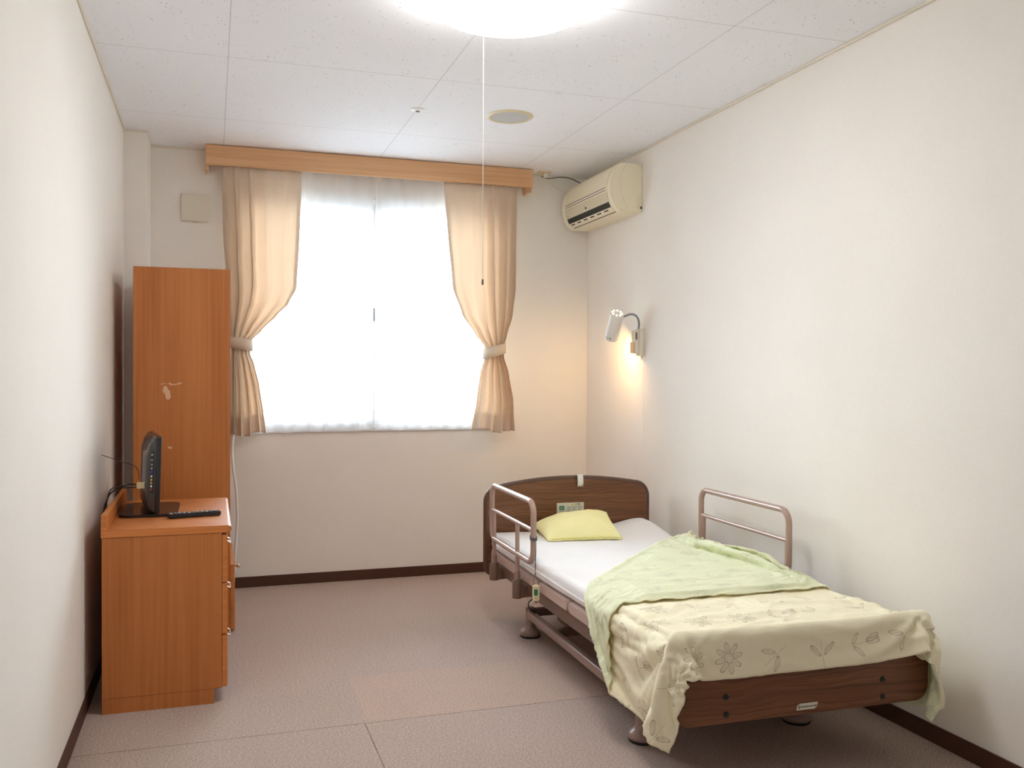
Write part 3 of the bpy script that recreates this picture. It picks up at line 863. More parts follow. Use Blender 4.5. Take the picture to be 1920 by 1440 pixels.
def cabinet():
    x0, x1, y0, y1 = -.392, .0375, 3.722, 4.560
    t = thing('bedside_cabinet', 'low orange wood drawer cabinet with raised back ledge', 'cabinet', ((x0 + x1) / 2, (y0 + y1) / 2, 0))
    obj('side_panel', newbox(x0, x1, y0, y0 + .018, .058, .664, .0008), M['lam'], t, True)
    obj('side_panel', newbox(x0, x1, y1 - .018, y1, .058, .664, .0008), M['lam'], t, True)
    obj('back_panel', newbox(x0, x0 + .008, y0 + .018, y1 - .018, .06, .662), M['lam'], t, True)
    obj('plinth', newbox(x0, .009, y0 + .001, y1 - .001, 0, .0575, .0008), M['lam'], t, True)
    nose = [(x0 - .003, .665)] + [(.060 + .014 * math.sin(PI * k / 8), .679 - .014 * math.cos(PI * k / 8)) for k in range(9)] + [(x0 - .003, .693)]
    bm = newprism(nose, y0 - .001, y1 + .001, 'y')
    tp = obj('top', bm, M['lam'], t, True, smooth=40)
    obj('edge_strip', newbox(x0 - .003, .058, y0 - .0022, y0 - .0012, .6655, .6925), M['edge'], tp, True, label='lighter orange edge strip')
    up_ = obj('back_ledge', newbox(x0 - .003, x0 + .018, y0 - .0015, y1 + .001, .6935, .751, .002), M['edge'], t, True)
    for (za, zb) in ((.471, .655), (.269, .467), (.063, .265)):
        d = obj('drawer', newbox(x1 + .001, x1 + .021, y0 + .001, y1 - .001, za, zb, .001), M['edge'], t, True)
        yc = 4.14
        w = .045; zh = (za + zb) / 2
        hp = fillet([(x1 + .0205, yc - w, zh + .006), (x1 + .038, yc - w, zh - .004), (x1 + .038, yc + w, zh - .004), (x1 + .0205, yc + w, zh + .006)], .008)
        obj('handle', newtube(hp, .0035, 8), M['chrome'], d, True, smooth=60)
cabinet()

def television():
    n0, f0 = Vector((-.214, 3.985, 0)), Vector((-.270, 4.440, 0))
    ctr = (n0 + f0) / 2
    dirv = (f0 - n0).normalized()
    ang = math.atan2(dirv.y, dirv.x)                    # local x runs along the screen, away from the camera; local -y faces the bed
    t = thing('television', 'small black flat television seen from its back edge, on the low cabinet', 'television', (ctr.x, ctr.y, .6932), ang)
    w = .4588 / 2
    lean = Matrix.Rotation(math.radians(-2.8), 4, 'X')
    Z0, Z1 = .018, .332
    bm = newbox(-w, w, -.012, .008, Z0, Z1, .005, 3)
    bmesh.ops.transform(bm, matrix=Matrix.Shear('XZ', 4, (0, -.05)) if False else Matrix.Translation((0, 0, 0)), verts=bm.verts[:])
    def leanbm(b):
        for v in b.verts: v.co.y += -.030 * (v.co.z - .02)
        return b
    bez = obj('bezel', leanbm(bm), M['black'], t, smooth=40)
    obj('screen', leanbm(newbox(-w + .018, w - .018, -.0128, -.0121, Z0 + .022, Z1 - .018)), M['smoke'], bez)
    # rear shell: tapering hump
    bm = bmesh.new()
    L0 = rrect(-w + .006, w - .006, Z0 + .004, Z1 - .004, .012); L1 = rrect(-w + .022, w - .022, Z0 + .012, Z1 - .026, .02); L2 = rrect(-w + .05, w - .05, Z0 + .02, Z1 - .06, .03)
    rings = [[bm.verts.new((p[0], y, p[1])) for p in Lr] for Lr, y in ((L0, .0082), (L0, .014), (L1, .030), (L2, .042))]
    for a, b in zip(rings, rings[1:]):
        for k in range(len(a)): bm.faces.new((a[k], a[(k + 1) % len(a)], b[(k + 1) % len(a)], b[k]))
    bm.faces.new(rings[0]); bm.faces.new(rings[-1])
    bmesh.ops.recalc_face_normals(bm, faces=bm.faces[:])
    shell = obj('rear_shell', leanbm(bm), M['smoke'], t, smooth=35)
    # port column on the near bevel of the shell
    def port(z, r, m, dx=0):
        return obj('port', leanbm(newlathe([(0, 0), (r, 0), (r, .003), (r * .6, .0045), (0, .0045)], (-w + .0128 + dx, .0215, z), 14, (-.76, .64, 0))), m, shell)
    obj('port_panel', leanbm(newprism([(-w + .0050, .0175), (-w + .0165, .0275), (-w + .0180, .0255), (-w + .0062, .0150)], .10, .275, 'z')), M['blackmat'], shell)
    for z, r, m in ((.258, .003, M['white']), (.236, .0045, M['grey']), (.218, .0045, M['grey']), (.203, .003, M['white']), (.188, .006, M['blue']), (.170, .004, M['white']), (.156, .0045, M['yelp']), (.143, .0045, M['yelp']), (.130, .0045, M['white']), (.117, .0045, M['redp'])):
        port(z, r, m)
    # stand
    obj('neck', newprism([(-.028, .022), (-.034, -.004), (.034, -.004), (.028, .022)], .011, .075, 'z'), M['black'], t, smooth=40)
    M2 = Matrix.Rotation(-ang, 4, 'Z')
    bm = newprism(rrect(-.366, -.135, 4.012, 4.395, .045), .6934, .7050, 'z', bev=.003)
    st = obj('stand_base', bm, M['black'], t, True, smooth=40)
    # plug on the back, with its cable over the ledge
    pw = obj('plug', newbox(-.294, -.262, 4.045, 4.063, .808, .834, .003), M['cream'], t, True)
    return t
television()
tag(obj('aerial_cable', newtube(smoothpath([(-.2975, 4.055, .826), (-.33, 4.06, .826), (-.37, 4.065, .812), (-.405, 4.075, .775), (-.425, 4.09, .70), (-.430, 4.10, .60), (-.430, 4.10, .40)], 8), .0032, 8), M['rubber'], None, smooth=60),
    'thick black cable drooping over the cabinet ledge to the wall', 'cable')
tag(obj('power_cable', newtube(smoothpath([(-.2975, 4.053, .814), (-.335, 4.08, .812), (-.375, 4.14, .806), (-.41, 4.20, .785), (-.430, 4.24, .70), (-.43, 4.25, .5)], 8), .0025, 8), M['rubber'], None, smooth=60),
    'black cable behind the television stand, lower of the pair at the cream plug', 'cable')
tag(obj('thin_cable', newtube(smoothpath([(-.285, 4.07, .845), (-.292, 4.075, .885), (-.315, 4.09, .905), (-.36, 4.12, .915), (-.40, 4.18, .925), (-.452, 4.3, .93)], 8), .0014, 6), M['rubber'], None, smooth=60),
    'thin black wire arching from the television back to the left wall', 'cable')

def remote():
    a, b = Vector((-.172, 3.960, .6932)), Vector((.034, 4.005, .6932))
    d = (b - a); L = d.length; ang = math.atan2(d.y, d.x)
    t = thing('remote_control', 'slim black television remote on the cabinet top beside the stand', 'remote control', tuple((a + b) / 2), ang)
    bm = newprism(rrect(-L / 2, L / 2, -.022, .022, .008), .002, .019, 'z', bev=.003)
    obj('casing', bm, M['blackmat'], t, smooth=40)
    for i in range(11):
        for j in range(3):
            x = -L / 2 + .014 + i * (L - .03) / 10.3; y = -.012 + j * .012
            m = M['white'] if (i + j) % 4 == 0 else M['grey']
            obj('button', newbox(x - .004, x + .004, y - .0032, y + .0032, .0192, .0212, .0006), m, t)
remote()

tag(obj('hose', newtube(smoothpath([(.118, 5.50, .93), (.112, 5.50, .84), (.118, 5.49, .74), (.131, 5.49, .64), (.139, 5.49, .52), (.138, 5.49, .40), (.130, 5.49, .28), (.12, 5.49, .10), (.115, 5.49, .008)], 8), .0075, 10), M['whitecord'], None, smooth=60),
    'pale hanging cord bowing out from behind the wardrobe', 'cord')

# ================================================================== BED
BX, BY, BR = 1.814, 3.525, -.022
def bed():
    t = thing('hospital_bed', 'adjustable care bed with dark wood head and foot boards', 'bed', (BX, BY, 0), BR)
    def loc(wx, wy):
        v = Matrix.Rotation(-BR, 2) @ Vector((wx - BX, wy - BY)); return v.x, v.y
    def board(z0, ztop, zmid, r, rb, hw=.464):
        pts = [(-hw + rb - rb * math.cos(k * PI / 12), z0 + rb - rb * math.sin(k * PI / 12)) for k in range(7)]
        pts = [(-p[0], p[1]) for p in pts]               # bottom right corner, bottom -> side
        pts = []
        for k in range(7): a = PI / 2 * k / 6; pts.append((hw - rb + rb * math.sin(a), z0 + rb - rb * math.cos(a)))
        for k in range(9): a = PI / 2 * k / 8; pts.append((hw - r + r * math.cos(a), ztop - r + r * math.sin(a)))
        for k in range(1, 24):
            x = (hw - r) * (1 - 2 * k / 24); pts.append((x, ztop + (zmid - ztop) * (1 - (x / (hw - r)) ** 2)))
        for k in range(9): a = PI / 2 * k / 8; pts.append((-hw + r - r * math.sin(a), ztop - r + r * math.cos(a)))
        for k in range(7): a = PI / 2 * k / 6; pts.append((-hw + rb - rb * math.cos(a), z0 + rb - rb * math.sin(a)))
        return pts
    HY = 1.062
    hp = board(.235, .690, .726, .075, .04)
    hb = obj('headboard', newprism(hp, HY, HY + .024, 'y', bev=.004), M['walnut'], t, smooth=40)
    ring = [(p[0], HY + .012, p[1]) for p in hp]
    obj('edge_moulding', newtube(ring, .0145, 8, closed=True), M['walnut_edge'], hb, smooth=60, label='grey-brown rounded edging')
    # info label
    lx0, lx1 = loc(1.764, 4.6)[0] + .002, loc(1.922, 4.6)[0]
    lz0, lz1 = .505, .594; fy = HY - .0012
    lb = obj('notice_label', newbox(lx0, lx1, fy, HY - .0002, lz0, lz1), M['paper'], hb, label='pale notice label with a green mark')
    def lbx(n, x0, x1, z0, z1, m): return obj(n, newbox(lx0 + x0, lx0 + x1, fy - .0006, fy - .0001, lz1 - z1, lz1 - z0), m, hb)
    obj('green_mark', newprism(rrect(lx0 + .013, lx0 + .043, lz1 - .040, lz1 - .016, .006), fy - .0006, fy - .0001, 'y'), M['green'], hb, label='green printed square')
    for q in range(2):
        obj('mark_wave', newtube([(lx0 + .017 + .022 * k / 8, fy - .0008, lz1 - .024 - q * .008 + .002 * math.sin(k * 1.2)) for k in range(9)], .0009, 5), M['paper'], hb)
    obj('warning_triangle', newprism([(lx0 + .084, lz1 - .015), (lx0 + .097, lz1 - .015), (lx0 + .0905, lz1 - .004)], fy - .0006, fy - .0001, 'y'), M['yellowp'], hb)
    text_mesh('注 意', .0125, M['ink'], 'heading', hb, (lx0 + .104, fy - .0004, lz1 - .0145), (1, 0, 0), (0, 0, 1))
    for q in range(6):
        for w in range(3):
            a = .058 + w * .031; e = a + .026 - .009 * ((q * 7 + w * 3) % 3) / 2
            lbx('text_line', a, e, .022 + q * .0085, .0245 + q * .0085, M['paleink'])
    for q in range(3): lbx('text_line', .012, .042 - .006 * q, .047 + q * .007, .049 + q * .007, M['green'] if q == 0 else M['paleink'])
    # footboard
    FY = -1.087
    fp = board(.214, .484, .497, .03, .05)
    fb = obj('footboard', newprism(fp, FY, FY + .026, 'y', bev=.004), M['walnut'], t, smooth=40)
    for (wx, wz) in ((1.499, .297), (1.500, .243), (2.072, .298), (2.073, .242)):
        x, _ = loc(wx, 2.44)
        obj('bolt', newlathe([(0, .004), (.006, .004), (.0085, .003), (.010, 0), (0, 0)][::-1], (x, FY, wz), 16, (0, -1, 0)), M['bolt'], fb, smooth=40)
        obj('bolt_socket', newlathe([(0, 0), (.004, 0), (.004, .0006), (0, .0006)], (x, FY - .0041, wz), 6, (0, -1, 0)), M['void'], fb)
    px0, px1 = loc(1.748, 2.44)[0], loc(1.826, 2.44)[0]
    pb = obj('name_plate', newprism([(px0, .230), (px1 - .012, .230), (px1 - .003, .236), (px1, .250), (px0 + .012, .250), (px0 + .003, .244)], FY - .002, FY - .0002, 'y'), M['paper'], fb, label='small pale name plate')
    lm = px0 + .010
    for (dx, dz) in ((0, .004), (-.003, 0), (.003, 0), (0, -.004)):
        obj('diamond_mark', newprism([(lm + dx - .0022, .2395 + dz), (lm + dx, .2395 + dz - .0022), (lm + dx + .0022, .2395 + dz), (lm + dx, .2395 + dz + .0022)], FY - .0028, FY - .0021, 'y'), M['ink'], fb)
    text_mesh('PARAMOUNT BED', .0072, M['ink'], 'lettering', fb, (px0 + .0165, FY - .0024, .2370), (1, 0, 0), (0, 0, 1), .0003)
    # upper frame and sleeping platform
    st, dk = M['bedsteel'], M['bedsteel_dark']
    for sx in (-1, 1):
        obj('side_rail', newbox(sx * .415 - .016, sx * .415 + .016, -1.055, HY - .003, .262, .318, .004), dk, t)
    for yy in (-1.035, 1.03): obj('cross_rail', newbox(-.398, .398, yy - .02, yy + .02, .268, .312, .004), dk, t)
    for (ya, yb, zl) in ((-1.045, -.46, 0), (-.45, -.11, 0), (-.10, .26, 0), (.27, 1.045, 0)):
        pts = rrect(ya, yb, .322, .368, .018, 5)
        obj('platform_section', newprism(pts, -.444, .444, 'x', bev=.004), M['platform'], t, smooth=40)
    # rail sockets on the side frame
    for (ys, sx, xr) in ((.878, -1, -.474), (.484, -1, -.474), (-.268, 1, .470), (.44, 1, .470)):
        bm = bmesh.new()
        lathe(bm, [(.0, .245), (.0225, .245), (.0235, .25), (.0235, .322), (.019, .330), (0, .330)], (xr, ys, 0), 24)
        a, b = sorted((xr, sx * .40))
        pts = [(a if sx < 0 else b, .252)]
        prof = [(xr, .247), (sx * .400, .252), (sx * .400, .306), (sx * .435, .300), (xr - sx * .028, .306), (xr - sx * .015, .322), (xr, .322)]
        prism(bm, prof, ys - .020, ys + .020, 'y')
        obj('rail_socket', bm, dk, t, smooth=40)
    # lower base with four feet
    feet = [(1.440, 2.892, .146), (1.486, 4.217, .142), (2.064, 2.880, .146), (2.110, 4.205, .142)]
    L = [loc(a, b) for a, b, _ in feet]
    for (x, y), (_, _, top) in zip(L, feet):
        lg = obj('leg', newlathe([(0, .070), (.0235, .070), (.0235, top - .004), (.021, top), (0, top)], (x, y, 0), 32), st, t, smooth=40)
        obj('foot', newlathe([(0, .010), (.050, .010), (.0525, .016), (.0515, .025), (.044, .034), (.034, .041), (.028, .049), (.0258, .060), (.0255, .084), (.024, .086), (0, .086)], (x, y, 0), 40), st, lg, smooth=40)
        obj('rubber_pad', newlathe([(0, 0), (.049, 0), (.051, .004), (.051, .0098), (0, .0098)], (x, y, 0), 40), M['rubber'], lg, smooth=40)
    for i, j in ((0, 1), (2, 3)):
        x = (L[i][0] + L[j][0]) / 2
        bm = newbox(x - .017, x + .017, L[i][1] + .02, L[j][1] - .02, .094, .134, .008, 3)
        obj('base_rail', bm, st, t, smooth=40)
    obj('base_cross_bar', newbox(L[1][0] + .02, L[3][0] - .02, L[1][1] - .018, L[1][1] + .018, .10, .136, .004), dk, t)
    obj('base_cross_bar', newbox(L[0][0] + .02, L[2][0] - .02, L[0][1] - .018, L[0][1] + .018, .10, .136, .004), dk, t)
    obj('base_cross_bar', newbox(L[1][0] + .02, L[3][0] - .02, .30, .335, .10, .136, .004), dk, t)
    # lift arms and motor
    for x in (-.22, .22):
        obj('lift_arm', newtube([(x, .50, .125), (x, -.05, .275)], .016, 12), dk, t, smooth=60)
        obj('lift_arm', newtube([(x, -.35, .125), (x, -.75, .275)], .016, 12), dk, t, smooth=60)
        obj('lift_bracket', newbox(x - .03, x + .03, .44, .56, .105, .165, .006), dk, t)
    obj('cross_tube', newtube([(-.40, .02, .262), (.40, .02, .262)], .016, 12), dk, t, smooth=60)
    mt = obj('motor', newbox(-.10, .02, .12, .40, .155, .235, .012, 3), dk, t, smooth=40)
    obj('piston', newtube([(-.04, .12, .195), (-.04, -.34, .225)], .014, 12), M['chrome'], mt, smooth=60)
    obj('motor_cable', newtube(smoothpath([(1.395, 3.93, .258), (1.400, 4.00, .22), (1.437, 4.08, .17), (1.49, 4.15, .130)], 8), .0028, 8), M['rubber'], t, True, smooth=60, label='short dark cable dropping to the base')
    obj('control_box', newbox(-.30, -.16, .22, .42, .165, .225, .01, 3), dk, t, smooth=40)
    return t
BED = bed()

def bed_rail(side):
    far = side == 'R'
    lx = .470 if far else -.474
    y0, y1 = (-.292, .478) if far else (.232, .930)
    posts = (-.268, .44) if far else (.484, .878)
    posts_top = (-.268, .44)
    lab = 'taupe tubular bed rail on the wall side, half buried by the blanket' if far else 'taupe tubular bed rail on the open side near the pillow'
    m = Matrix.Rotation(BR, 2) @ Vector((lx, (y0 + y1) / 2))
    t = thing('bed_rail', lab, 'bed rail', (BX + m.x, BY + m.y, .30), BR, 'lift-out rails of the bed')
    yc = (y0 + y1) / 2
    def q(y, z): return (0, y - yc, z - .30)
    r = .0135
    z0, z1, zm = .452, .722, .598
    a, b = y0 + r, y1 - r
    corners = [(a, z0), (b, z0), (b, z1), (a, z1)]
    path = []
    R = .055
    for i, (cy, cz) in enumerate(corners):
        sy = 1 if i in (1, 2) else -1; sz = 1 if i in (2, 3) else -1
        oy, oz = cy - sy * R, cz - sz * R
        st = {0: PI, 1: 1.5 * PI, 2: 0, 3: .5 * PI}[i]
        for k in range(9):
            an = st + PI / 2 * k / 8
            path.append(q(oy + R * math.cos(an), oz + R * math.sin(an)))
    obj('hoop', newtube(path, r, 14, closed=True), M['railsteel'], t, smooth=60)
    obj('middle_bar', newtube([q(a + .01, zm), q(b - .01, zm)], .0095, 12), M['railsteel'], t, smooth=60)
    for yy in posts:
        zt = zm if not far else zm
        ps = obj('post', newtube([q(yy, .332), q(yy, zt - .004)], .0105, 12), M['railsteel'], t, smooth=60)
        obj('post_collar', newtube([q(yy, .331), q(yy, .372)], .0145, 14), M['bedsteel'], ps, smooth=60)
bed_rail('L'); bed_rail('R')

# mattress with fitted sheet
def mattress():
    t = thing('mattress', 'thin white mattress in a fitted sheet on the care bed', 'mattress', (BX, BY, .37), BR)
    hx, y0, y1, z0, z1, r = .443, -1.052, 1.055, .3695, .455, .028
    NX, NY = 70, 120
    bm = bmesh.new()
    # closed shell: cross-section ring swept along y
    sec = []
    for k in range(7): a = PI / 2 * k / 6; sec.append((hx - r + r * math.sin(a) , z0 + r - r * math.cos(a)))
    for k in range(7): a = PI / 2 * k / 6; sec.append((hx - r + r * math.cos(a), z1 - r + r * math.sin(a)))
    top = [(hx - r - (2 * hx - 2 * r) * k / 40, z1) for k in range(1, 40)]
    left = [(-x, z) for x, z in reversed(sec)]
    full = sec + top + left
    ys = [y0, y0 + .004, y0 + .012, y0 + .028] + [y0 + .028 + (y1 - y0 - .056) * k / NY for k in range(1, NY)] + [y1 - .028, y1 - .012, y1 - .004, y1]
    rings = []
    for y in ys:
        e = min(y - y0, y1 - y); sh = 1 if e >= .028 else None
        ins = 0 if e >= .028 else .028 - math.sqrt(max(0, .028 ** 2 - (.028 - e) ** 2))
        ring = []
        for x, z in full:
            xx = x - math.copysign(min(ins, abs(x)), x); zz = z
            if z > (z0 + z1) / 2: zz = z - ins
            else: zz = z + ins
            topness = sm(z1 - .03, z1 - .002, z)
            w = noise.noise(Vector((x * 4.2, y * 2.4, 1.7))) * (.002 + .003 * sm(.3, .5, y)) + noise.noise(Vector((x * 13, y * 7, 4))) * (.0006 + .001 * sm(.3, .5, y)) - .001
            # the sheet rides up at the wall-side head corner
            bump = .050 * sm(.12, .42, x) * sm(.62, 1.0, y) * (1 - .2 * sm(.4, .445, abs(x)))
            ridge = .006 * math.exp(-((y - .72 - .05 * math.sin(x * 6)) / .012) ** 2) * sm(-.2, .1, x)
            zz += (w + bump + ridge) * topness
            # loose sheet creases on the open side near the rail
            if abs(x) > hx - .01 and x < 0:
                xx -= (.004 * noise.noise(Vector((y * 16, z * 22, 3))) + .003 * noise.noise(Vector((y * 5, z * 9, 8)))) * sm(-.25, .05, y)
            if x < 0: xx += .007 * sm(.1, -.2, y) * sm(hx - .10, hx - .02, abs(x))
            ring.append(bm.verts.new((xx, y, zz)))
        rings.append(ring)
    n = len(full)
    for a, b in zip(rings, rings[1:]):
        for k in range(n): bm.faces.new((a[k], a[(k + 1) % n], b[(k + 1) % n], b[k]))
    bm.faces.new(rings[0]); bm.faces.new(rings[-1])
    bmesh.ops.recalc_face_normals(bm, faces=bm.faces[:])
    bmesh.ops.translate(bm, vec=(0, 0, -.37), verts=bm.verts[:])
    obj('fitted_sheet', bm, M['sheet'], t, smooth=60)
    # thicker pad roll over the middle of the side (the edge of the pad cover)
    ring = [(-hx - .001, -.44, .408), (-hx - .004, .1, .409), (-hx - .004, .34, .410), (-hx - .001, .98, .408)]
    obj('piping', newtube([(x, y, z - .37) for x, y, z in smoothpath(ring, 10)], .0028, 6), M['sheet'], t, smooth=60)
mattress()

# pillow
def pillow():
    P = [Vector((1.578, 4.235, .462)), Vector((1.968, 4.190, .463)), Vector((2.040, 4.545, .541)), Vector((1.606, 4.555, .488))]   # front left, front right, back right, back left
    c = sum(P, Vector()) / 4
    t = thing('pillow', 'small lemon yellow pillow leaning on the headboard', 'pillow', (c.x, c.y, .46))
    N = 46
    bm = bmesh.new()
    def pos(u, v, s):
        # pinch: edges bow inwards between corners
        e = 1 - .05 * (1 - abs(2 * v - 1) ** 2) ; g = 1 - .06 * (1 - abs(2 * u - 1) ** 2)
        uu = .5 + (u - .5) * e; vv = .5 + (v - .5) * g
        b = P[0] * (1 - uu) * (1 - vv) + P[1] * uu * (1 - vv) + P[2] * uu * vv + P[3] * (1 - uu) * vv
        puff = (max(0, 1 - abs(2 * u - 1) ** 2.6) ** .60) * (max(0, 1 - abs(2 * v - 1) ** 2.6) ** .60)
        h = .074 * puff
        if s > 0:
            h += .008 * noise.noise(Vector((u * 4, v * 3, 2))) * puff + .006 * noise.noise(Vector((u * 3 + v * 6, v * 2 - u * 8, 5))) * puff
            ridge = math.exp(-((v - .35 - .55 * (u - .35)) / .09) ** 2) * sm(.2, .5, u) * (1 - sm(.9, 1, u)); h += .007 * ridge * puff ** .5
            b = b + Vector((0, -.004, 1)).normalized() * h
        else:
            low = .4605 + .004 * (1 - puff)
            z = b.z - h * .45
            b = Vector((b.x, b.y, max(z, low)))
        b.z = max(b.z, .4605); return b
    top = [[bm.verts.new(pos(i / N, j / N, 1)) for j in range(N + 1)] for i in range(N + 1)]
    bot = [[(top[i][j] if i in (0, N) or j in (0, N) else bm.verts.new(pos(i / N, j / N, -1))) for j in range(N + 1)] for i in range(N + 1)]
    for i in range(N):
        for j in range(N):
            bm.faces.new((top[i][j], top[i + 1][j], top[i + 1][j + 1], top[i][j + 1]))
            bm.faces.new((bot[i][j], bot[i][j + 1], bot[i + 1][j + 1], bot[i + 1][j]))
    bmesh.ops.recalc_face_normals(bm, faces=bm.faces[:])
    obj('pillowcase', bm, M['pillow'], t, True, smooth=180)
    # open hem flap along the front edge
    bm = bmesh.new(); G = []
    for i in range(41):
        u = .02 + .96 * i / 40; b = P[0] * (1 - u) + P[1] * u
        inw = .012 * (1 - (2 * u - 1) ** 2)
        G.append([Vector((b.x, b.y + inw + .012, .4635)), Vector((b.x, b.y + inw - .004, .4625 + .0015 * math.sin(i * 1.3))), Vector((b.x, b.y + inw - .016 + .003 * math.sin(i * .9), .4612 + .001 * (1 + math.sin(i * 1.9))))])
    grid(bm, G)
    o = obj('hem', bm, M['pillow'], t, True, smooth=180)
    so = o.modifiers.new('s', 'SOLIDIFY'); so.thickness = .0012; so.offset = 1
pillow()

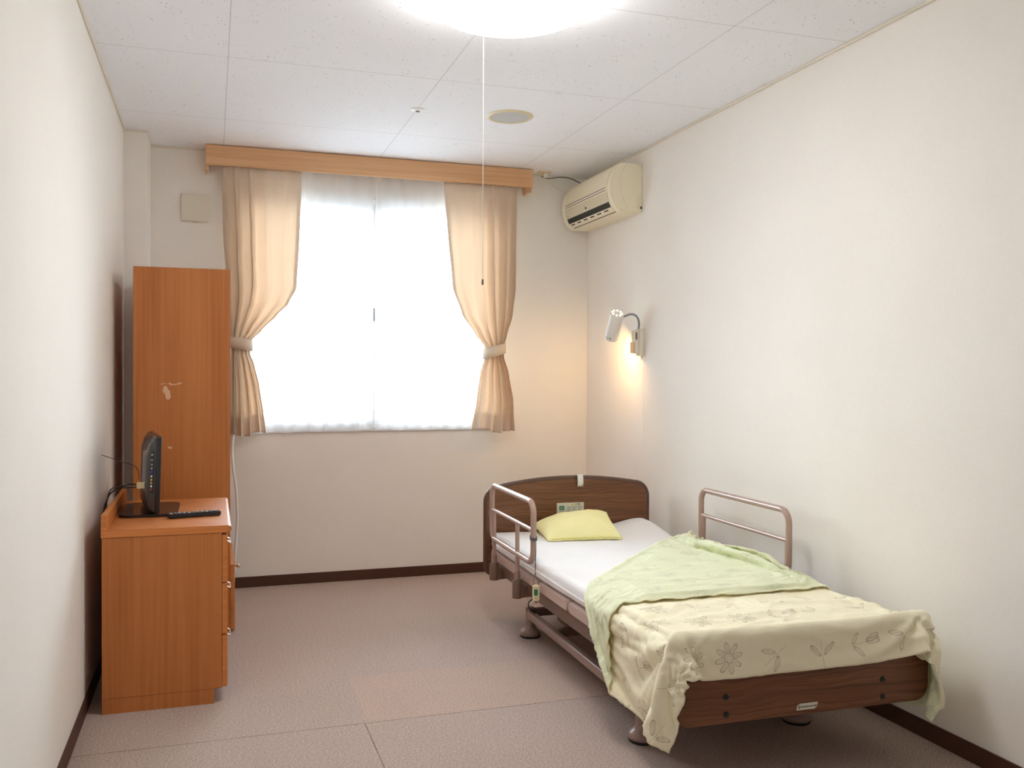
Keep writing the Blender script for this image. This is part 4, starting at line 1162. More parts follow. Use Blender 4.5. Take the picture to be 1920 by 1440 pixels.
# ---- blanket (draped cloth, folded back over itself on a diagonal)
NU, NV = 86, 120
DRAPE = [
-961,-27,-29,-27,-26,-8,18,-20,17,30,22,32,31,-5,27,30,2,-3,-3,-1,-1,0,0,0,-1,1,0,1,0,0,0,0,-11,-1,4,1,-15,-18,-9,-19,-11,7,20,18,0,-23,20,0,-9,-5,-12,-3,7,17,-2,-11,1,8,13,24,19,23,30,32,31,32,31,30,32,30,32,31,31,31,32,31,32,32,31,32,31,32,31,32,31,33,30,32,32,31,32,31,32,32,31,32,32,31,32,32,31,32,32,31,32,32,31,32,31,32,32,31,32,31,32,30,32,23,19,23,
1,13,-1,2,-2,-7,-34,40,-15,-2,6,0,-29,35,2,-3,-2,-2,1,0,4,-4,-5,-6,-1,2,4,4,3,3,2,2,11,-10,-5,5,8,4,-12,12,-8,-23,-13,-2,21,23,-40,10,13,4,12,-13,-17,-13,19,10,-4,1,-5,-2,4,2,-1,1,1,-1,0,2,-3,2,-2,1,0,1,0,0,-1,0,1,0,0,0,0,0,0,0,1,-2,0,2,-1,1,-2,0,1,0,-1,1,-1,0,1,-1,1,1,-1,-1,2,-1,-2,0,0,0,-1,0,0,1,-2,2,4,0,
14,-13,13,-3,5,-13,8,-32,29,0,-7,-15,27,-10,2,0,-1,0,4,-2,-16,-4,-1,2,2,-1,-1,1,4,2,3,3,4,12,-7,-7,10,9,3,-13,10,-4,-23,-13,-1,19,14,-22,-3,3,7,21,-1,-16,-19,19,6,-12,7,2,-3,1,1,-1,-1,0,1,0,0,-1,2,-1,1,0,0,0,0,0,-1,0,1,0,1,-1,0,-1,1,1,0,-1,0,0,1,-1,-1,0,1,0,0,0,0,0,-1,0,1,0,-1,2,0,-3,-1,1,0,0,-1,0,0,-9,0,8,
15,1,-11,8,-6,9,-18,11,-9,-2,1,14,-17,9,-2,1,-3,2,-14,2,4,-4,-2,4,1,-1,-2,-3,-2,2,2,2,2,5,11,-3,-5,5,11,4,-10,9,-5,-19,-17,3,24,16,-5,-2,-5,-5,7,3,-9,-23,15,2,0,1,2,-1,2,-1,1,0,-3,-1,2,1,0,0,0,-1,0,1,0,0,0,0,0,0,-1,1,0,0,0,0,0,-1,0,1,0,1,0,0,0,-1,1,-1,0,1,-1,0,0,0,-1,-1,3,2,0,-5,-1,1,-1,-1,1,0,-3,-2,
12,3,-1,0,1,-9,4,1,-5,3,-7,0,9,0,-1,-15,2,-11,7,-1,-7,3,6,0,-1,0,1,-1,-2,-3,-1,0,2,2,4,7,1,-1,6,6,7,-8,7,-5,-17,-18,-1,20,-7,-2,-2,7,6,6,4,-7,-18,12,8,-1,1,-2,0,0,0,0,3,-2,0,-1,-1,1,0,0,0,0,0,0,0,0,-1,0,1,0,0,0,0,0,-1,1,1,-1,0,-1,1,0,0,0,0,0,0,-1,1,-1,0,1,0,0,-1,-3,-1,4,0,-3,2,1,-3,5,-4,3,
-6,19,3,-9,8,0,-6,7,-10,2,-6,-2,7,2,-8,-5,-13,12,4,-16,7,5,5,-4,2,3,1,-1,-3,-3,-2,3,-1,-2,-1,3,1,1,0,9,6,9,-7,6,-8,-13,5,-10,6,2,-4,-6,4,3,-4,9,-1,7,-12,3,-1,4,-1,1,0,0,-1,2,-1,0,0,0,0,0,0,-1,1,-1,1,0,0,0,-1,0,1,-1,0,1,0,0,-1,0,1,0,-1,0,0,1,-1,1,-1,1,-1,1,-1,0,1,-1,0,-2,2,-6,1,0,0,1,-4,5,2,0,
-1,-6,21,2,-8,7,0,-24,20,-4,0,2,-3,-6,2,-20,16,3,-18,8,3,9,-9,8,5,1,0,-1,0,-6,-6,-7,2,0,2,0,6,-5,-1,-3,6,10,17,-8,6,-13,-22,7,11,-3,2,-5,-1,3,1,9,2,-16,14,-10,3,1,1,-1,0,0,1,0,-1,0,1,-1,0,1,-1,1,-1,1,0,-1,1,0,0,0,-1,1,-1,0,1,-1,1,0,-1,1,0,0,0,-1,1,0,0,-1,1,0,0,0,0,0,0,-1,-3,4,-3,-1,-2,0,8,-10,6,-1,
-25,26,8,3,3,-7,9,-8,-12,1,10,-4,4,1,-25,18,1,-20,8,2,12,-12,13,4,-2,-2,-2,1,-2,3,-3,-5,-10,-2,-3,3,2,12,5,3,-10,-7,3,28,-6,3,-20,-20,13,11,1,2,-13,4,7,-12,1,9,0,6,-6,2,0,0,-2,0,1,0,1,0,-1,1,-1,0,1,-1,1,-1,0,1,-1,0,0,0,1,-1,1,-1,0,1,-1,0,0,0,0,0,0,1,-1,0,0,1,-1,0,1,-1,0,0,0,1,-2,2,0,2,-6,-1,0,1,2,0,
16,-39,6,33,-1,1,-9,5,-7,-9,12,-1,2,-17,17,-5,-20,6,1,15,-13,17,2,-4,-4,-2,-1,-1,2,1,3,0,-3,-6,-5,-7,-3,-1,5,10,15,2,-13,-11,26,3,-4,-19,-16,9,11,5,3,-16,8,4,-2,7,-12,0,5,2,0,0,2,-2,-2,1,1,0,0,0,0,0,-1,1,0,0,0,-1,1,0,0,0,-1,1,-1,1,0,0,0,0,0,0,1,0,-1,-1,1,0,0,0,0,0,0,0,0,0,0,3,-7,1,3,-1,5,-8,0,1,1,0,
13,4,-31,6,24,0,0,-4,-5,0,0,1,-1,2,-7,-17,3,2,18,-15,21,-2,-6,-4,-2,-2,-1,-1,-1,0,1,1,4,2,0,-2,-5,-4,-7,-4,3,15,17,2,-22,3,19,-6,-19,-13,-1,12,14,2,-14,1,13,-11,9,-4,6,-5,1,0,0,2,-2,-2,1,0,1,-1,1,0,0,0,0,0,-1,1,0,0,0,0,0,0,0,0,-1,0,1,0,0,0,-1,0,1,0,0,0,0,0,0,0,0,0,0,1,-1,0,0,-2,-2,1,-2,9,-7,-1,2,-1,
9,-6,22,-35,-9,35,0,-3,-5,-1,0,1,-3,0,-15,-2,1,20,-17,26,-8,-8,-4,-3,-1,0,0,0,1,2,1,2,1,0,2,2,1,0,0,-7,-8,-8,-1,15,23,1,-16,14,-9,-13,-2,-14,1,19,2,6,-15,8,4,3,-10,4,-1,0,-1,1,2,0,-2,1,-1,1,0,0,0,-1,0,1,0,0,0,-1,1,-1,1,-1,1,0,0,0,0,-1,1,-1,1,-1,0,1,-1,0,1,-1,1,-1,0,0,0,0,2,1,-5,0,0,-3,2,-2,-7,11,-2,-4,
11,8,-27,36,-4,-32,24,-2,-6,0,-2,3,-4,-10,-9,1,23,-19,28,-14,-9,-4,-3,0,1,0,1,1,0,0,1,1,0,2,0,0,2,1,3,5,1,0,-2,-21,-1,22,15,-12,12,-12,-11,9,-13,-11,23,-8,3,5,-11,5,2,1,0,0,0,-1,0,1,0,-1,1,-1,0,0,0,1,-1,0,1,-1,0,0,0,0,0,0,0,0,0,0,0,1,-1,1,-1,1,0,-1,1,-1,0,0,0,1,-1,1,-1,0,-3,0,-2,2,1,-4,0,-2,7,-9,1,-4,
-17,1,41,-45,26,18,-20,16,-12,0,0,0,-5,-13,-4,24,-20,30,-21,-10,-3,0,1,2,2,3,3,3,3,2,1,1,1,0,-1,-1,-2,-2,-4,-2,0,1,2,10,-12,-13,16,21,-4,1,-14,-8,13,-4,-20,19,-1,-8,6,-4,7,-3,0,0,1,0,0,0,0,0,0,0,0,-1,1,0,0,0,-1,1,0,0,0,0,0,1,-1,0,1,-1,0,0,0,0,0,0,0,0,0,0,0,1,-1,0,0,0,0,0,-2,0,1,-2,0,-3,-1,-6,2,-1,-1,-4,
25,-7,-41,48,-37,6,28,-11,2,-4,0,0,-12,-13,25,-20,31,-29,-6,1,3,4,5,6,4,3,1,1,0,1,1,-1,0,0,1,0,0,-1,0,-2,-2,-5,-3,-1,10,1,-24,1,21,10,-3,-18,-1,9,1,-20,16,-4,7,0,-8,2,0,1,-1,1,0,0,-1,1,-1,1,-1,1,0,0,0,-1,1,0,-1,1,0,0,0,-1,1,0,-1,1,-1,0,1,-1,1,-1,0,1,0,0,0,-1,1,-1,1,0,0,-1,0,-2,1,1,-2,-6,0,-1,-8,5,-3,-4,
2,-7,32,-37,37,-21,-13,30,-7,-8,1,-1,-21,23,-26,34,-34,1,5,4,3,1,1,-2,-2,-3,-1,-2,-1,-2,-1,-1,1,2,1,3,2,4,3,3,2,3,1,0,-4,-1,12,-14,-13,5,26,-6,-21,3,10,2,-17,14,-9,1,4,1,-1,0,0,0,0,0,1,-1,1,-1,1,0,-1,0,0,1,-1,0,1,-1,0,1,-1,1,-1,0,0,0,1,0,-1,1,-1,1,0,-1,0,0,0,1,-1,1,-1,0,0,0,-2,0,4,-5,-2,1,-4,-10,4,-3,-2,-3,
-19,43,-31,32,-32,34,-5,-33,33,-19,0,3,8,-23,33,-45,12,8,4,3,4,7,1,0,-2,-1,-3,-2,-2,-3,-3,-5,-3,-4,-3,-2,-2,-1,0,2,2,2,3,3,3,3,2,14,2,-4,-20,27,-11,-18,2,3,5,-5,3,0,4,-4,1,-1,1,-1,1,0,0,0,0,0,0,0,0,0,0,0,0,0,0,0,0,0,0,0,0,0,1,-1,0,0,0,0,0,0,0,0,0,1,-1,0,0,0,1,-1,1,-1,1,-10,10,-6,-4,1,-7,1,0,-3,-4,-4,
33,-16,2,-2,-1,-21,6,30,-27,3,1,-29,5,46,-41,19,8,2,1,7,-8,-7,-4,-4,-2,-2,-1,-2,0,0,1,8,-1,0,-1,-3,-2,-5,-2,-2,-3,-2,-1,1,0,1,1,3,9,7,11,-22,28,-13,-17,11,7,-12,6,-2,-4,2,0,1,-1,1,-1,0,1,0,0,0,0,0,0,0,0,0,0,0,-1,1,0,-1,1,0,0,0,-1,1,0,-1,1,-1,1,0,-1,1,0,-1,1,-1,1,0,-1,1,-1,2,2,-5,-3,-2,-3,3,0,-5,-7,-2,-6,12,
26,-13,23,-17,15,0,2,-21,-3,-5,-21,5,34,-31,36,8,-3,-1,-6,-9,4,-2,0,-1,0,-1,-2,-1,-4,-3,-4,-8,-2,-1,0,1,2,6,3,1,1,-3,-8,-3,-1,-1,-1,-2,-2,2,5,21,-20,29,-16,-15,2,7,-5,3,0,2,-2,0,0,0,0,0,0,0,0,1,-1,0,0,0,1,-1,1,-1,1,0,-1,1,0,-1,1,-1,1,0,-1,1,-1,1,0,-1,1,-1,0,1,-1,1,-1,0,1,-1,1,-1,4,4,-19,6,-4,3,-7,10,-3,-15,7,-15,
27,-9,19,-1,-7,-5,-7,6,3,5,-9,8,-13,17,1,-11,3,3,4,1,0,1,-1,1,0,-1,1,-1,0,0,-1,-1,-5,-4,-4,-5,-6,-7,-6,-3,1,3,10,0,0,-1,1,-3,2,0,-2,-4,13,-19,29,-14,-11,11,-10,0,2,-2,2,-1,0,0,0,0,0,1,-1,0,0,0,1,-1,0,0,0,0,0,0,0,0,0,0,0,0,0,0,0,0,1,-1,0,0,0,1,-1,0,0,0,0,0,0,0,0,0,-1,6,2,-11,6,-9,-2,2,-5,-9,0,8,
7,15,-9,-12,18,-9,13,7,11,6,-4,-4,-9,3,-15,5,-6,-5,-1,-1,-2,-1,-1,-2,-1,2,0,3,2,5,9,3,5,0,1,0,-1,-5,-3,-4,-6,-5,-9,-1,-1,-1,-1,2,-3,1,2,-2,0,20,-6,10,-16,-9,13,-10,1,0,0,0,1,-1,1,0,0,-1,1,0,0,0,-1,1,-1,1,0,0,0,0,0,0,-1,1,0,0,0,0,0,0,-1,1,-1,1,0,-1,1,0,0,0,0,0,0,0,0,0,-1,2,1,-8,2,-14,11,-1,-4,-6,-3,6,
32,-1,-31,16,-1,21,-2,2,3,0,4,-6,-2,-10,8,3,0,1,0,0,1,-1,0,0,-1,-2,-2,-4,-3,-6,-10,-2,-1,2,1,8,7,7,1,0,0,-1,-1,-5,-4,-2,-4,-3,-1,-3,-1,2,3,-10,1,7,13,-24,-6,13,-8,1,0,1,-1,0,0,0,0,1,-1,0,1,-1,1,-1,1,-1,0,1,-1,0,1,-1,1,-1,0,1,-1,0,1,-1,1,-1,1,-1,0,1,-1,0,1,-1,1,-1,0,1,-1,1,0,3,-5,-5,4,-3,-6,2,2,-1,-10,1,
4,7,23,2,-2,1,-3,1,4,2,0,-4,1,0,-1,0,0,0,1,0,0,0,0,0,-1,1,-1,0,0,0,0,-1,-3,-3,-4,-9,-7,-5,1,1,9,8,6,2,1,0,1,0,-1,0,-2,-1,-3,3,3,1,-6,1,-23,-11,8,-2,0,0,0,0,0,0,0,0,1,-1,0,0,0,1,-1,1,-1,0,0,0,0,0,0,1,-1,0,0,0,0,0,0,0,0,1,-1,0,1,-1,0,0,0,0,0,0,0,0,0,2,-3,-3,0,-1,-5,0,4,10,-24,6,
32,5,-1,0,0,-3,3,1,0,1,0,-1,-3,0,2,1,-1,0,0,0,0,0,0,0,1,-3,1,0,0,0,0,-1,0,0,0,-1,0,-2,-5,-3,-12,-9,-3,0,2,4,8,6,3,2,2,1,1,-1,-3,-2,5,1,-6,-19,3,-3,-4,0,0,0,-1,1,0,0,-1,1,0,0,0,-1,1,-1,1,0,0,0,-1,1,0,-1,1,0,0,0,0,0,0,0,0,-1,1,0,-1,1,0,0,0,0,0,0,0,0,0,0,-2,-2,2,-1,-5,0,4,2,-1,-11,
36,0,0,0,-1,0,1,0,1,0,0,-1,-4,5,-1,0,1,0,0,0,0,0,0,-1,0,0,0,0,-1,0,0,0,0,-1,0,-1,-1,1,0,-1,1,-1,-4,-2,-5,-5,-9,-6,-2,-2,-1,-1,0,-1,1,3,3,10,13,-2,-23,6,2,-7,-1,1,-1,-1,1,-1,1,-1,0,1,-1,1,-1,1,-1,0,1,-1,1,0,-1,1,-1,0,1,0,-1,1,-1,1,-1,1,0,-1,1,-1,0,1,-1,1,-1,0,1,-1,1,1,-5,-1,1,11,-12,1,-1,1,3,-11,
37,-1,0,0,-1,2,0,0,0,0,0,0,-2,-2,4,-1,1,0,0,0,-1,1,-1,1,-1,0,-1,0,0,0,-1,0,0,0,-1,1,-1,-1,1,-1,0,0,0,-1,1,0,-1,-1,-2,-2,-1,-1,1,1,-1,0,0,4,-6,8,-14,-22,3,0,1,-1,1,0,-1,0,0,1,-1,0,1,-1,1,-1,1,-1,0,1,-1,0,0,0,1,-1,0,0,0,0,0,0,0,0,0,0,0,1,-1,0,0,0,1,-1,0,1,0,0,-2,-2,-1,3,0,1,-2,-4,5,-9,
37,0,0,-1,1,0,0,0,0,1,-1,0,0,-2,-2,3,0,1,0,-1,1,-1,0,0,0,0,0,0,0,-2,1,-1,0,0,0,-1,0,0,-1,0,-1,0,0,0,0,-1,0,0,0,1,0,0,0,0,0,-2,0,-3,4,-2,3,-16,-22,4,0,1,0,1,0,0,-1,0,0,0,0,0,0,0,0,0,0,0,0,0,0,0,0,0,0,0,0,0,0,0,0,0,0,0,0,0,0,0,0,0,-1,1,0,-1,0,0,0,-3,-3,4,-1,-2,4,2,1,-8,
37,0,-1,1,-1,1,0,1,-1,0,0,-1,1,0,-1,-1,1,0,0,1,0,0,0,-1,0,0,0,-1,0,0,-1,0,0,-1,0,0,0,0,0,0,-1,-1,0,0,0,0,-1,0,-1,0,0,0,-1,0,0,0,-2,0,2,-2,1,3,-11,-20,-1,-1,1,-1,1,1,-1,-1,1,0,-1,1,-1,1,-1,1,0,-1,1,-1,1,0,-1,1,0,-1,1,-1,1,-1,1,0,-1,1,0,-1,1,-1,1,-1,1,0,-1,1,0,0,-1,-2,-1,2,-1,-3,-2,4,5,-7,
36,0,1,0,0,0,0,0,0,0,0,0,0,-1,0,-1,0,1,1,0,-1,0,1,0,0,-1,0,0,-1,0,0,0,-1,0,0,-1,0,0,-1,0,-1,0,0,0,-1,0,0,0,0,0,-1,0,0,0,-1,0,1,-3,2,-1,0,3,-1,-11,-18,-1,-2,1,0,-1,2,-1,0,-1,0,0,0,0,1,-1,0,1,-1,1,-1,0,1,-1,0,1,-1,1,-1,1,-1,0,1,-1,0,0,0,1,-1,1,-1,0,1,-1,0,0,0,-2,-2,3,1,-1,-1,4,-5,-2,
37,0,0,-1,1,-1,1,0,0,0,0,0,0,0,0,0,-1,0,0,0,1,0,-1,0,0,0,0,-1,1,-1,0,-1,-1,1,-1,0,0,-1,0,0,0,0,-1,0,0,0,0,-2,1,-1,1,-1,0,0,1,-1,0,0,-5,1,2,2,0,1,-12,-19,0,-2,0,0,0,1,0,-1,1,-1,1,-1,0,0,0,0,0,0,0,0,0,0,0,0,0,0,0,0,1,-1,0,0,0,1,-1,0,0,0,0,0,0,0,1,-1,1,-2,-6,-1,4,4,2,-5,-3,2,
37,0,0,0,0,0,0,0,0,0,0,0,-1,1,0,0,0,-2,1,1,0,-1,0,0,0,0,0,0,-1,0,-1,0,0,-1,1,-1,0,0,0,-1,0,-1,0,0,0,-1,0,0,0,0,-2,1,0,-1,0,1,0,0,-1,0,1,-1,1,0,0,-11,-19,-1,-1,0,0,0,0,1,-2,1,-1,1,0,0,0,-1,1,0,0,0,-1,1,0,-1,1,0,0,0,-1,1,0,0,0,-1,1,-1,1,0,0,0,0,0,-1,2,0,-2,-4,2,0,-1,5,-9,0,5,
37,0,0,0,0,0,0,0,0,0,0,0,0,0,-1,0,0,1,-1,0,0,1,0,-1,0,0,-1,0,0,0,0,0,0,-2,-1,2,-2,0,0,0,0,0,0,-1,-1,0,0,0,0,-1,1,0,-1,1,0,0,0,0,0,0,-1,-1,1,1,-1,0,-11,-19,-1,-1,0,0,-1,1,1,-2,1,0,-1,1,0,0,0,-1,1,0,0,0,-1,1,0,-1,1,-1,1,0,-1,1,0,0,0,0,0,-1,1,0,-1,1,0,-1,3,-2,-8,4,1,1,0,5,-6,1,
37,0,-1,1,0,0,0,0,0,0,0,0,0,0,0,0,0,0,0,-1,0,0,0,1,-1,0,0,0,-1,0,0,-1,0,0,0,-2,1,-1,0,-1,0,0,0,0,0,0,-1,0,-1,1,0,-1,1,-1,0,0,0,0,0,0,0,0,0,0,1,0,0,-10,-21,-1,-2,1,1,-1,0,1,-2,0,1,-1,0,1,-1,1,-1,0,1,-1,1,0,-1,1,-1,1,-1,0,1,-1,0,1,-1,1,-1,1,-1,0,1,-1,1,1,1,-2,-5,2,5,-2,-2,1,1,-2,
37,0,0,0,0,0,0,0,0,0,0,0,0,-1,1,0,0,0,0,0,0,0,-1,0,0,0,0,-1,0,0,-1,0,0,0,-1,0,0,0,-1,1,-1,0,-1,-1,1,-1,1,0,-1,0,-1,1,-1,1,0,0,0,0,0,0,0,0,-1,1,-1,0,0,0,-8,-22,-1,-2,0,1,0,0,1,-1,-1,1,-1,0,1,-1,1,-1,0,1,-1,0,0,0,1,-1,1,-1,0,1,-1,0,0,0,0,0,1,-1,0,0,0,-1,4,-1,-6,2,6,-2,-5,3,-1,0,
37,-1,1,0,0,0,0,0,0,0,0,0,0,0,0,-1,0,0,0,0,0,0,1,-1,0,0,-1,1,0,-1,0,0,-1,0,-1,0,-1,1,0,-2,1,-1,0,0,-1,1,-1,0,0,0,0,0,0,-1,0,0,0,0,0,0,0,0,0,-1,2,0,0,0,-1,-7,-23,-1,-2,0,0,1,-1,1,0,-1,1,-1,0,0,0,0,0,0,0,0,1,-1,0,0,0,0,0,0,0,0,0,0,0,0,0,0,0,0,0,0,3,-2,-3,1,-7,5,6,-2,-1,-1,
37,0,0,0,-1,1,0,0,0,0,0,0,0,0,-1,1,0,-1,0,1,0,0,-1,1,-1,0,0,-1,0,0,0,-1,0,0,0,-1,0,-2,1,0,-1,1,-1,0,0,-1,0,0,0,0,0,-1,0,1,0,0,0,0,0,0,0,0,0,0,-1,0,0,0,1,0,-6,-24,-3,-1,0,0,1,-1,0,1,-1,1,-1,0,0,0,0,0,0,0,0,0,0,0,0,0,0,0,0,0,0,0,0,0,0,0,0,0,0,0,2,-1,-1,1,0,-1,-3,2,2,-2,
36,1,0,0,0,0,0,0,0,0,0,0,0,0,0,0,-1,1,0,-1,0,0,1,-1,1,-1,0,0,-1,0,0,0,-1,0,0,0,-1,0,-2,2,-1,-1,1,-1,0,0,-1,0,0,-1,0,1,0,0,0,0,0,0,0,0,0,0,0,0,0,0,0,0,-1,0,0,-4,-23,-5,0,-1,0,1,-1,0,0,-1,1,0,0,0,0,-1,1,0,-1,1,0,0,0,0,0,0,0,0,0,0,0,0,0,0,0,0,-1,1,3,-1,-3,1,-1,0,-1,2,-2,2,
37,0,0,0,0,0,0,0,0,0,0,0,0,0,0,-1,1,0,0,0,-1,0,0,1,-1,0,0,0,0,-1,-1,0,0,0,-1,0,0,0,0,-2,1,0,-1,0,-1,0,1,-1,0,0,0,-1,1,-1,0,0,0,0,0,0,0,0,0,0,0,0,0,0,1,0,0,-1,-4,-22,-6,0,-1,0,1,-1,0,1,-2,1,-1,1,-1,1,0,-1,1,0,-1,1,-1,1,0,-1,1,-1,1,-1,1,0,-1,1,-1,1,-1,0,4,0,-3,-1,2,-2,0,1,2,-3,
37,0,0,0,0,0,0,-1,1,0,0,0,0,0,0,0,0,-1,0,0,1,0,-1,0,0,0,0,-1,0,0,0,0,0,-1,0,0,-1,-1,0,0,0,-1,0,0,0,0,-1,0,0,0,0,0,-1,1,0,0,0,0,0,0,0,0,0,0,0,0,0,0,-1,0,1,0,0,-4,-21,-9,1,-1,0,1,-1,-1,2,-2,1,0,0,0,-1,1,0,-1,1,-1,1,0,-1,1,0,0,0,0,0,-1,1,0,0,-1,1,-1,3,1,-2,-7,5,-1,3,-2,1,4,
37,0,0,-1,1,0,0,0,0,0,0,0,0,0,0,0,0,0,0,0,0,-1,1,-1,0,0,0,0,-1,0,0,-1,0,0,0,-1,0,0,0,-1,0,0,-1,0,0,-1,0,0,0,0,-1,0,1,-1,0,0,0,0,0,0,0,0,0,0,0,0,0,0,0,0,0,0,0,0,-4,-19,-9,0,-1,0,1,-1,-1,2,-2,0,1,-1,1,0,-1,1,-1,1,0,-1,1,0,-1,1,-1,1,-1,1,0,-1,1,1,0,-3,4,1,-1,-9,11,-7,2,1,0,0,
37,0,0,0,0,0,0,0,0,0,0,0,-1,0,1,0,-1,1,0,0,0,0,-1,0,0,0,-1,0,1,0,-1,0,-1,-1,1,-1,0,0,-1,0,-1,0,1,-1,0,-1,0,0,0,-1,1,0,-1,1,0,0,0,0,0,0,0,0,0,0,0,0,0,0,0,0,-1,1,0,0,0,-3,-20,-11,1,-1,0,2,0,-1,1,-2,-1,1,0,-1,1,-1,1,0,-1,1,-1,0,1,-1,1,-1,1,0,-1,1,-1,0,0,1,3,0,1,-4,5,-10,3,1,6,-1,
37,0,0,0,0,0,-1,1,0,0,0,-1,1,0,-1,1,0,0,0,0,-1,1,0,-1,0,0,0,0,-1,0,0,-1,0,0,-1,1,-1,0,-1,0,0,0,-1,0,-1,1,0,-1,0,0,0,0,0,-1,0,0,0,0,0,0,0,0,0,0,0,0,0,0,0,0,0,-1,1,0,0,1,-2,-18,-14,1,-1,-1,1,0,1,1,-1,-1,-1,1,0,0,0,-1,1,-1,1,0,-1,1,-1,1,-1,0,1,-1,1,-1,0,-1,3,1,3,-5,3,-5,-2,5,2,0,
37,0,0,0,0,0,0,0,0,0,-1,1,0,0,0,-1,0,0,0,0,1,-1,0,1,-1,0,0,-1,0,0,-1,1,0,-1,0,-1,0,-1,1,-1,-1,0,0,1,-1,0,-1,0,0,0,-1,0,0,1,0,0,0,0,0,0,0,0,0,0,0,0,0,0,0,0,0,0,-1,1,0,-1,0,-2,-15,-16,1,-1,0,0,0,0,2,-2,0,0,-1,1,-1,1,-1,1,0,-1,1,-1,1,-1,1,0,-1,1,-1,0,0,0,2,2,2,-7,4,-1,-1,3,1,0,
37,0,-1,1,0,0,0,0,0,0,0,0,0,0,0,0,0,-1,1,0,0,0,0,-1,1,-1,-1,1,0,-1,0,-1,0,0,-1,0,0,0,-1,0,0,-1,0,0,0,-1,0,0,0,0,0,0,0,-1,0,0,0,0,0,0,0,0,0,0,0,0,0,0,0,0,0,0,0,-1,1,1,0,0,-2,-15,-17,1,-2,1,0,0,0,2,-2,-1,1,-1,1,-1,1,0,-1,1,-1,1,0,0,0,-1,1,0,0,0,0,0,2,3,1,-9,3,4,0,5,4,0,
37,0,0,0,0,0,0,0,0,0,0,0,0,0,0,0,0,0,-2,1,0,1,-1,1,-1,0,0,-1,0,0,0,0,-1,0,0,0,-1,0,0,0,-1,0,-1,0,0,0,0,-1,-1,1,0,-1,0,1,0,0,0,0,0,0,0,0,0,0,0,0,0,0,0,0,0,0,0,0,-1,0,0,0,1,-2,-13,-18,1,-2,-1,1,0,0,3,-3,0,0,0,0,0,-1,1,0,0,0,-1,1,-1,1,0,-1,1,0,0,0,0,9,-4,-4,0,2,-4,4,3,4,
37,0,0,0,0,-1,1,0,0,-1,1,0,0,0,0,0,0,0,0,-1,0,0,1,-1,0,0,0,0,-1,0,0,-1,0,0,0,-1,0,0,-1,0,0,-1,0,-1,1,0,-1,1,-1,-1,1,0,0,-1,0,0,0,0,0,0,0,0,0,0,0,0,0,0,0,0,0,0,0,0,0,-1,2,0,-1,1,-1,-13,-19,0,-1,0,-1,1,-1,4,-3,0,-1,1,-1,1,0,-1,1,0,0,0,0,0,0,0,0,0,0,-1,1,5,-5,6,-6,11,-16,4,3,8,
37,0,0,0,0,0,0,0,0,0,0,0,0,-1,0,0,1,0,0,0,-1,0,0,1,0,-1,0,0,0,-1,0,0,-1,0,-1,0,0,-1,1,-1,0,0,-1,0,0,-1,1,-1,0,0,-1,1,-1,1,0,0,0,0,0,0,0,0,0,0,0,0,0,0,0,0,0,0,0,0,0,0,-2,1,0,0,0,0,-11,-20,-1,-1,0,0,0,0,2,-1,-1,0,0,0,0,0,0,0,0,0,0,0,-1,1,0,0,1,-1,1,1,-2,6,-2,2,-4,-2,8,1,
37,-1,1,0,0,0,0,0,-1,1,0,0,-1,1,0,0,-1,1,0,-1,1,-2,1,0,0,0,0,-1,0,0,-1,0,1,-1,0,0,-1,0,-1,0,0,-1,1,-1,-1,1,-1,0,0,0,0,-1,1,-1,0,0,0,0,0,0,0,0,0,0,0,0,0,0,0,0,0,0,0,0,0,0,0,-1,1,1,0,0,-1,-10,-20,-2,-1,0,1,-1,0,1,1,-1,0,-1,0,0,0,0,0,0,0,0,1,-1,0,0,-1,0,0,3,-1,4,-3,5,-2,-3,6,1,
37,0,0,0,-1,1,0,0,0,0,0,-1,1,0,0,0,0,-1,1,0,-1,1,-2,0,1,0,0,0,-1,0,0,0,-1,0,-1,0,0,0,-1,0,-1,1,-1,0,0,-1,0,0,0,0,0,0,0,0,0,0,0,0,0,0,0,0,0,0,0,0,0,0,0,0,0,0,0,0,0,0,0,0,-1,0,0,0,0,1,-9,-22,-1,-2,0,0,1,0,-1,1,0,-1,0,1,-1,0,0,0,1,-1,0,0,0,0,0,0,0,2,-1,2,0,4,-1,-4,4,0,
37,0,0,0,0,0,0,-1,1,0,0,0,0,0,0,0,0,0,-1,1,0,0,0,-1,0,0,-1,0,1,-1,0,-1,0,0,0,-1,0,-1,1,-1,0,-1,0,-1,0,0,0,0,0,-1,0,0,0,0,0,0,0,0,0,0,0,0,0,0,0,0,0,0,0,0,0,0,0,0,0,0,0,0,0,-1,1,0,1,-1,0,-7,-23,-1,-2,1,-1,1,0,0,1,0,-1,-1,1,-1,1,-1,0,1,-1,1,-1,1,-1,0,0,2,0,-2,3,3,1,-3,0,2,
37,0,0,0,0,0,0,0,0,0,-1,1,0,0,0,0,0,0,0,0,0,-1,0,0,-1,2,-1,0,-1,0,0,0,-1,-1,0,0,0,0,-1,0,-1,0,0,0,-1,0,0,0,0,0,0,0,0,0,0,0,0,0,0,0,0,0,0,0,0,0,0,0,0,0,0,0,0,0,0,0,0,0,0,0,-1,0,0,0,1,0,-6,-23,-3,-1,0,0,1,-1,-1,2,-1,0,0,0,0,0,-1,0,1,-1,1,-1,0,-1,0,2,1,-2,3,2,3,-4,2,1,
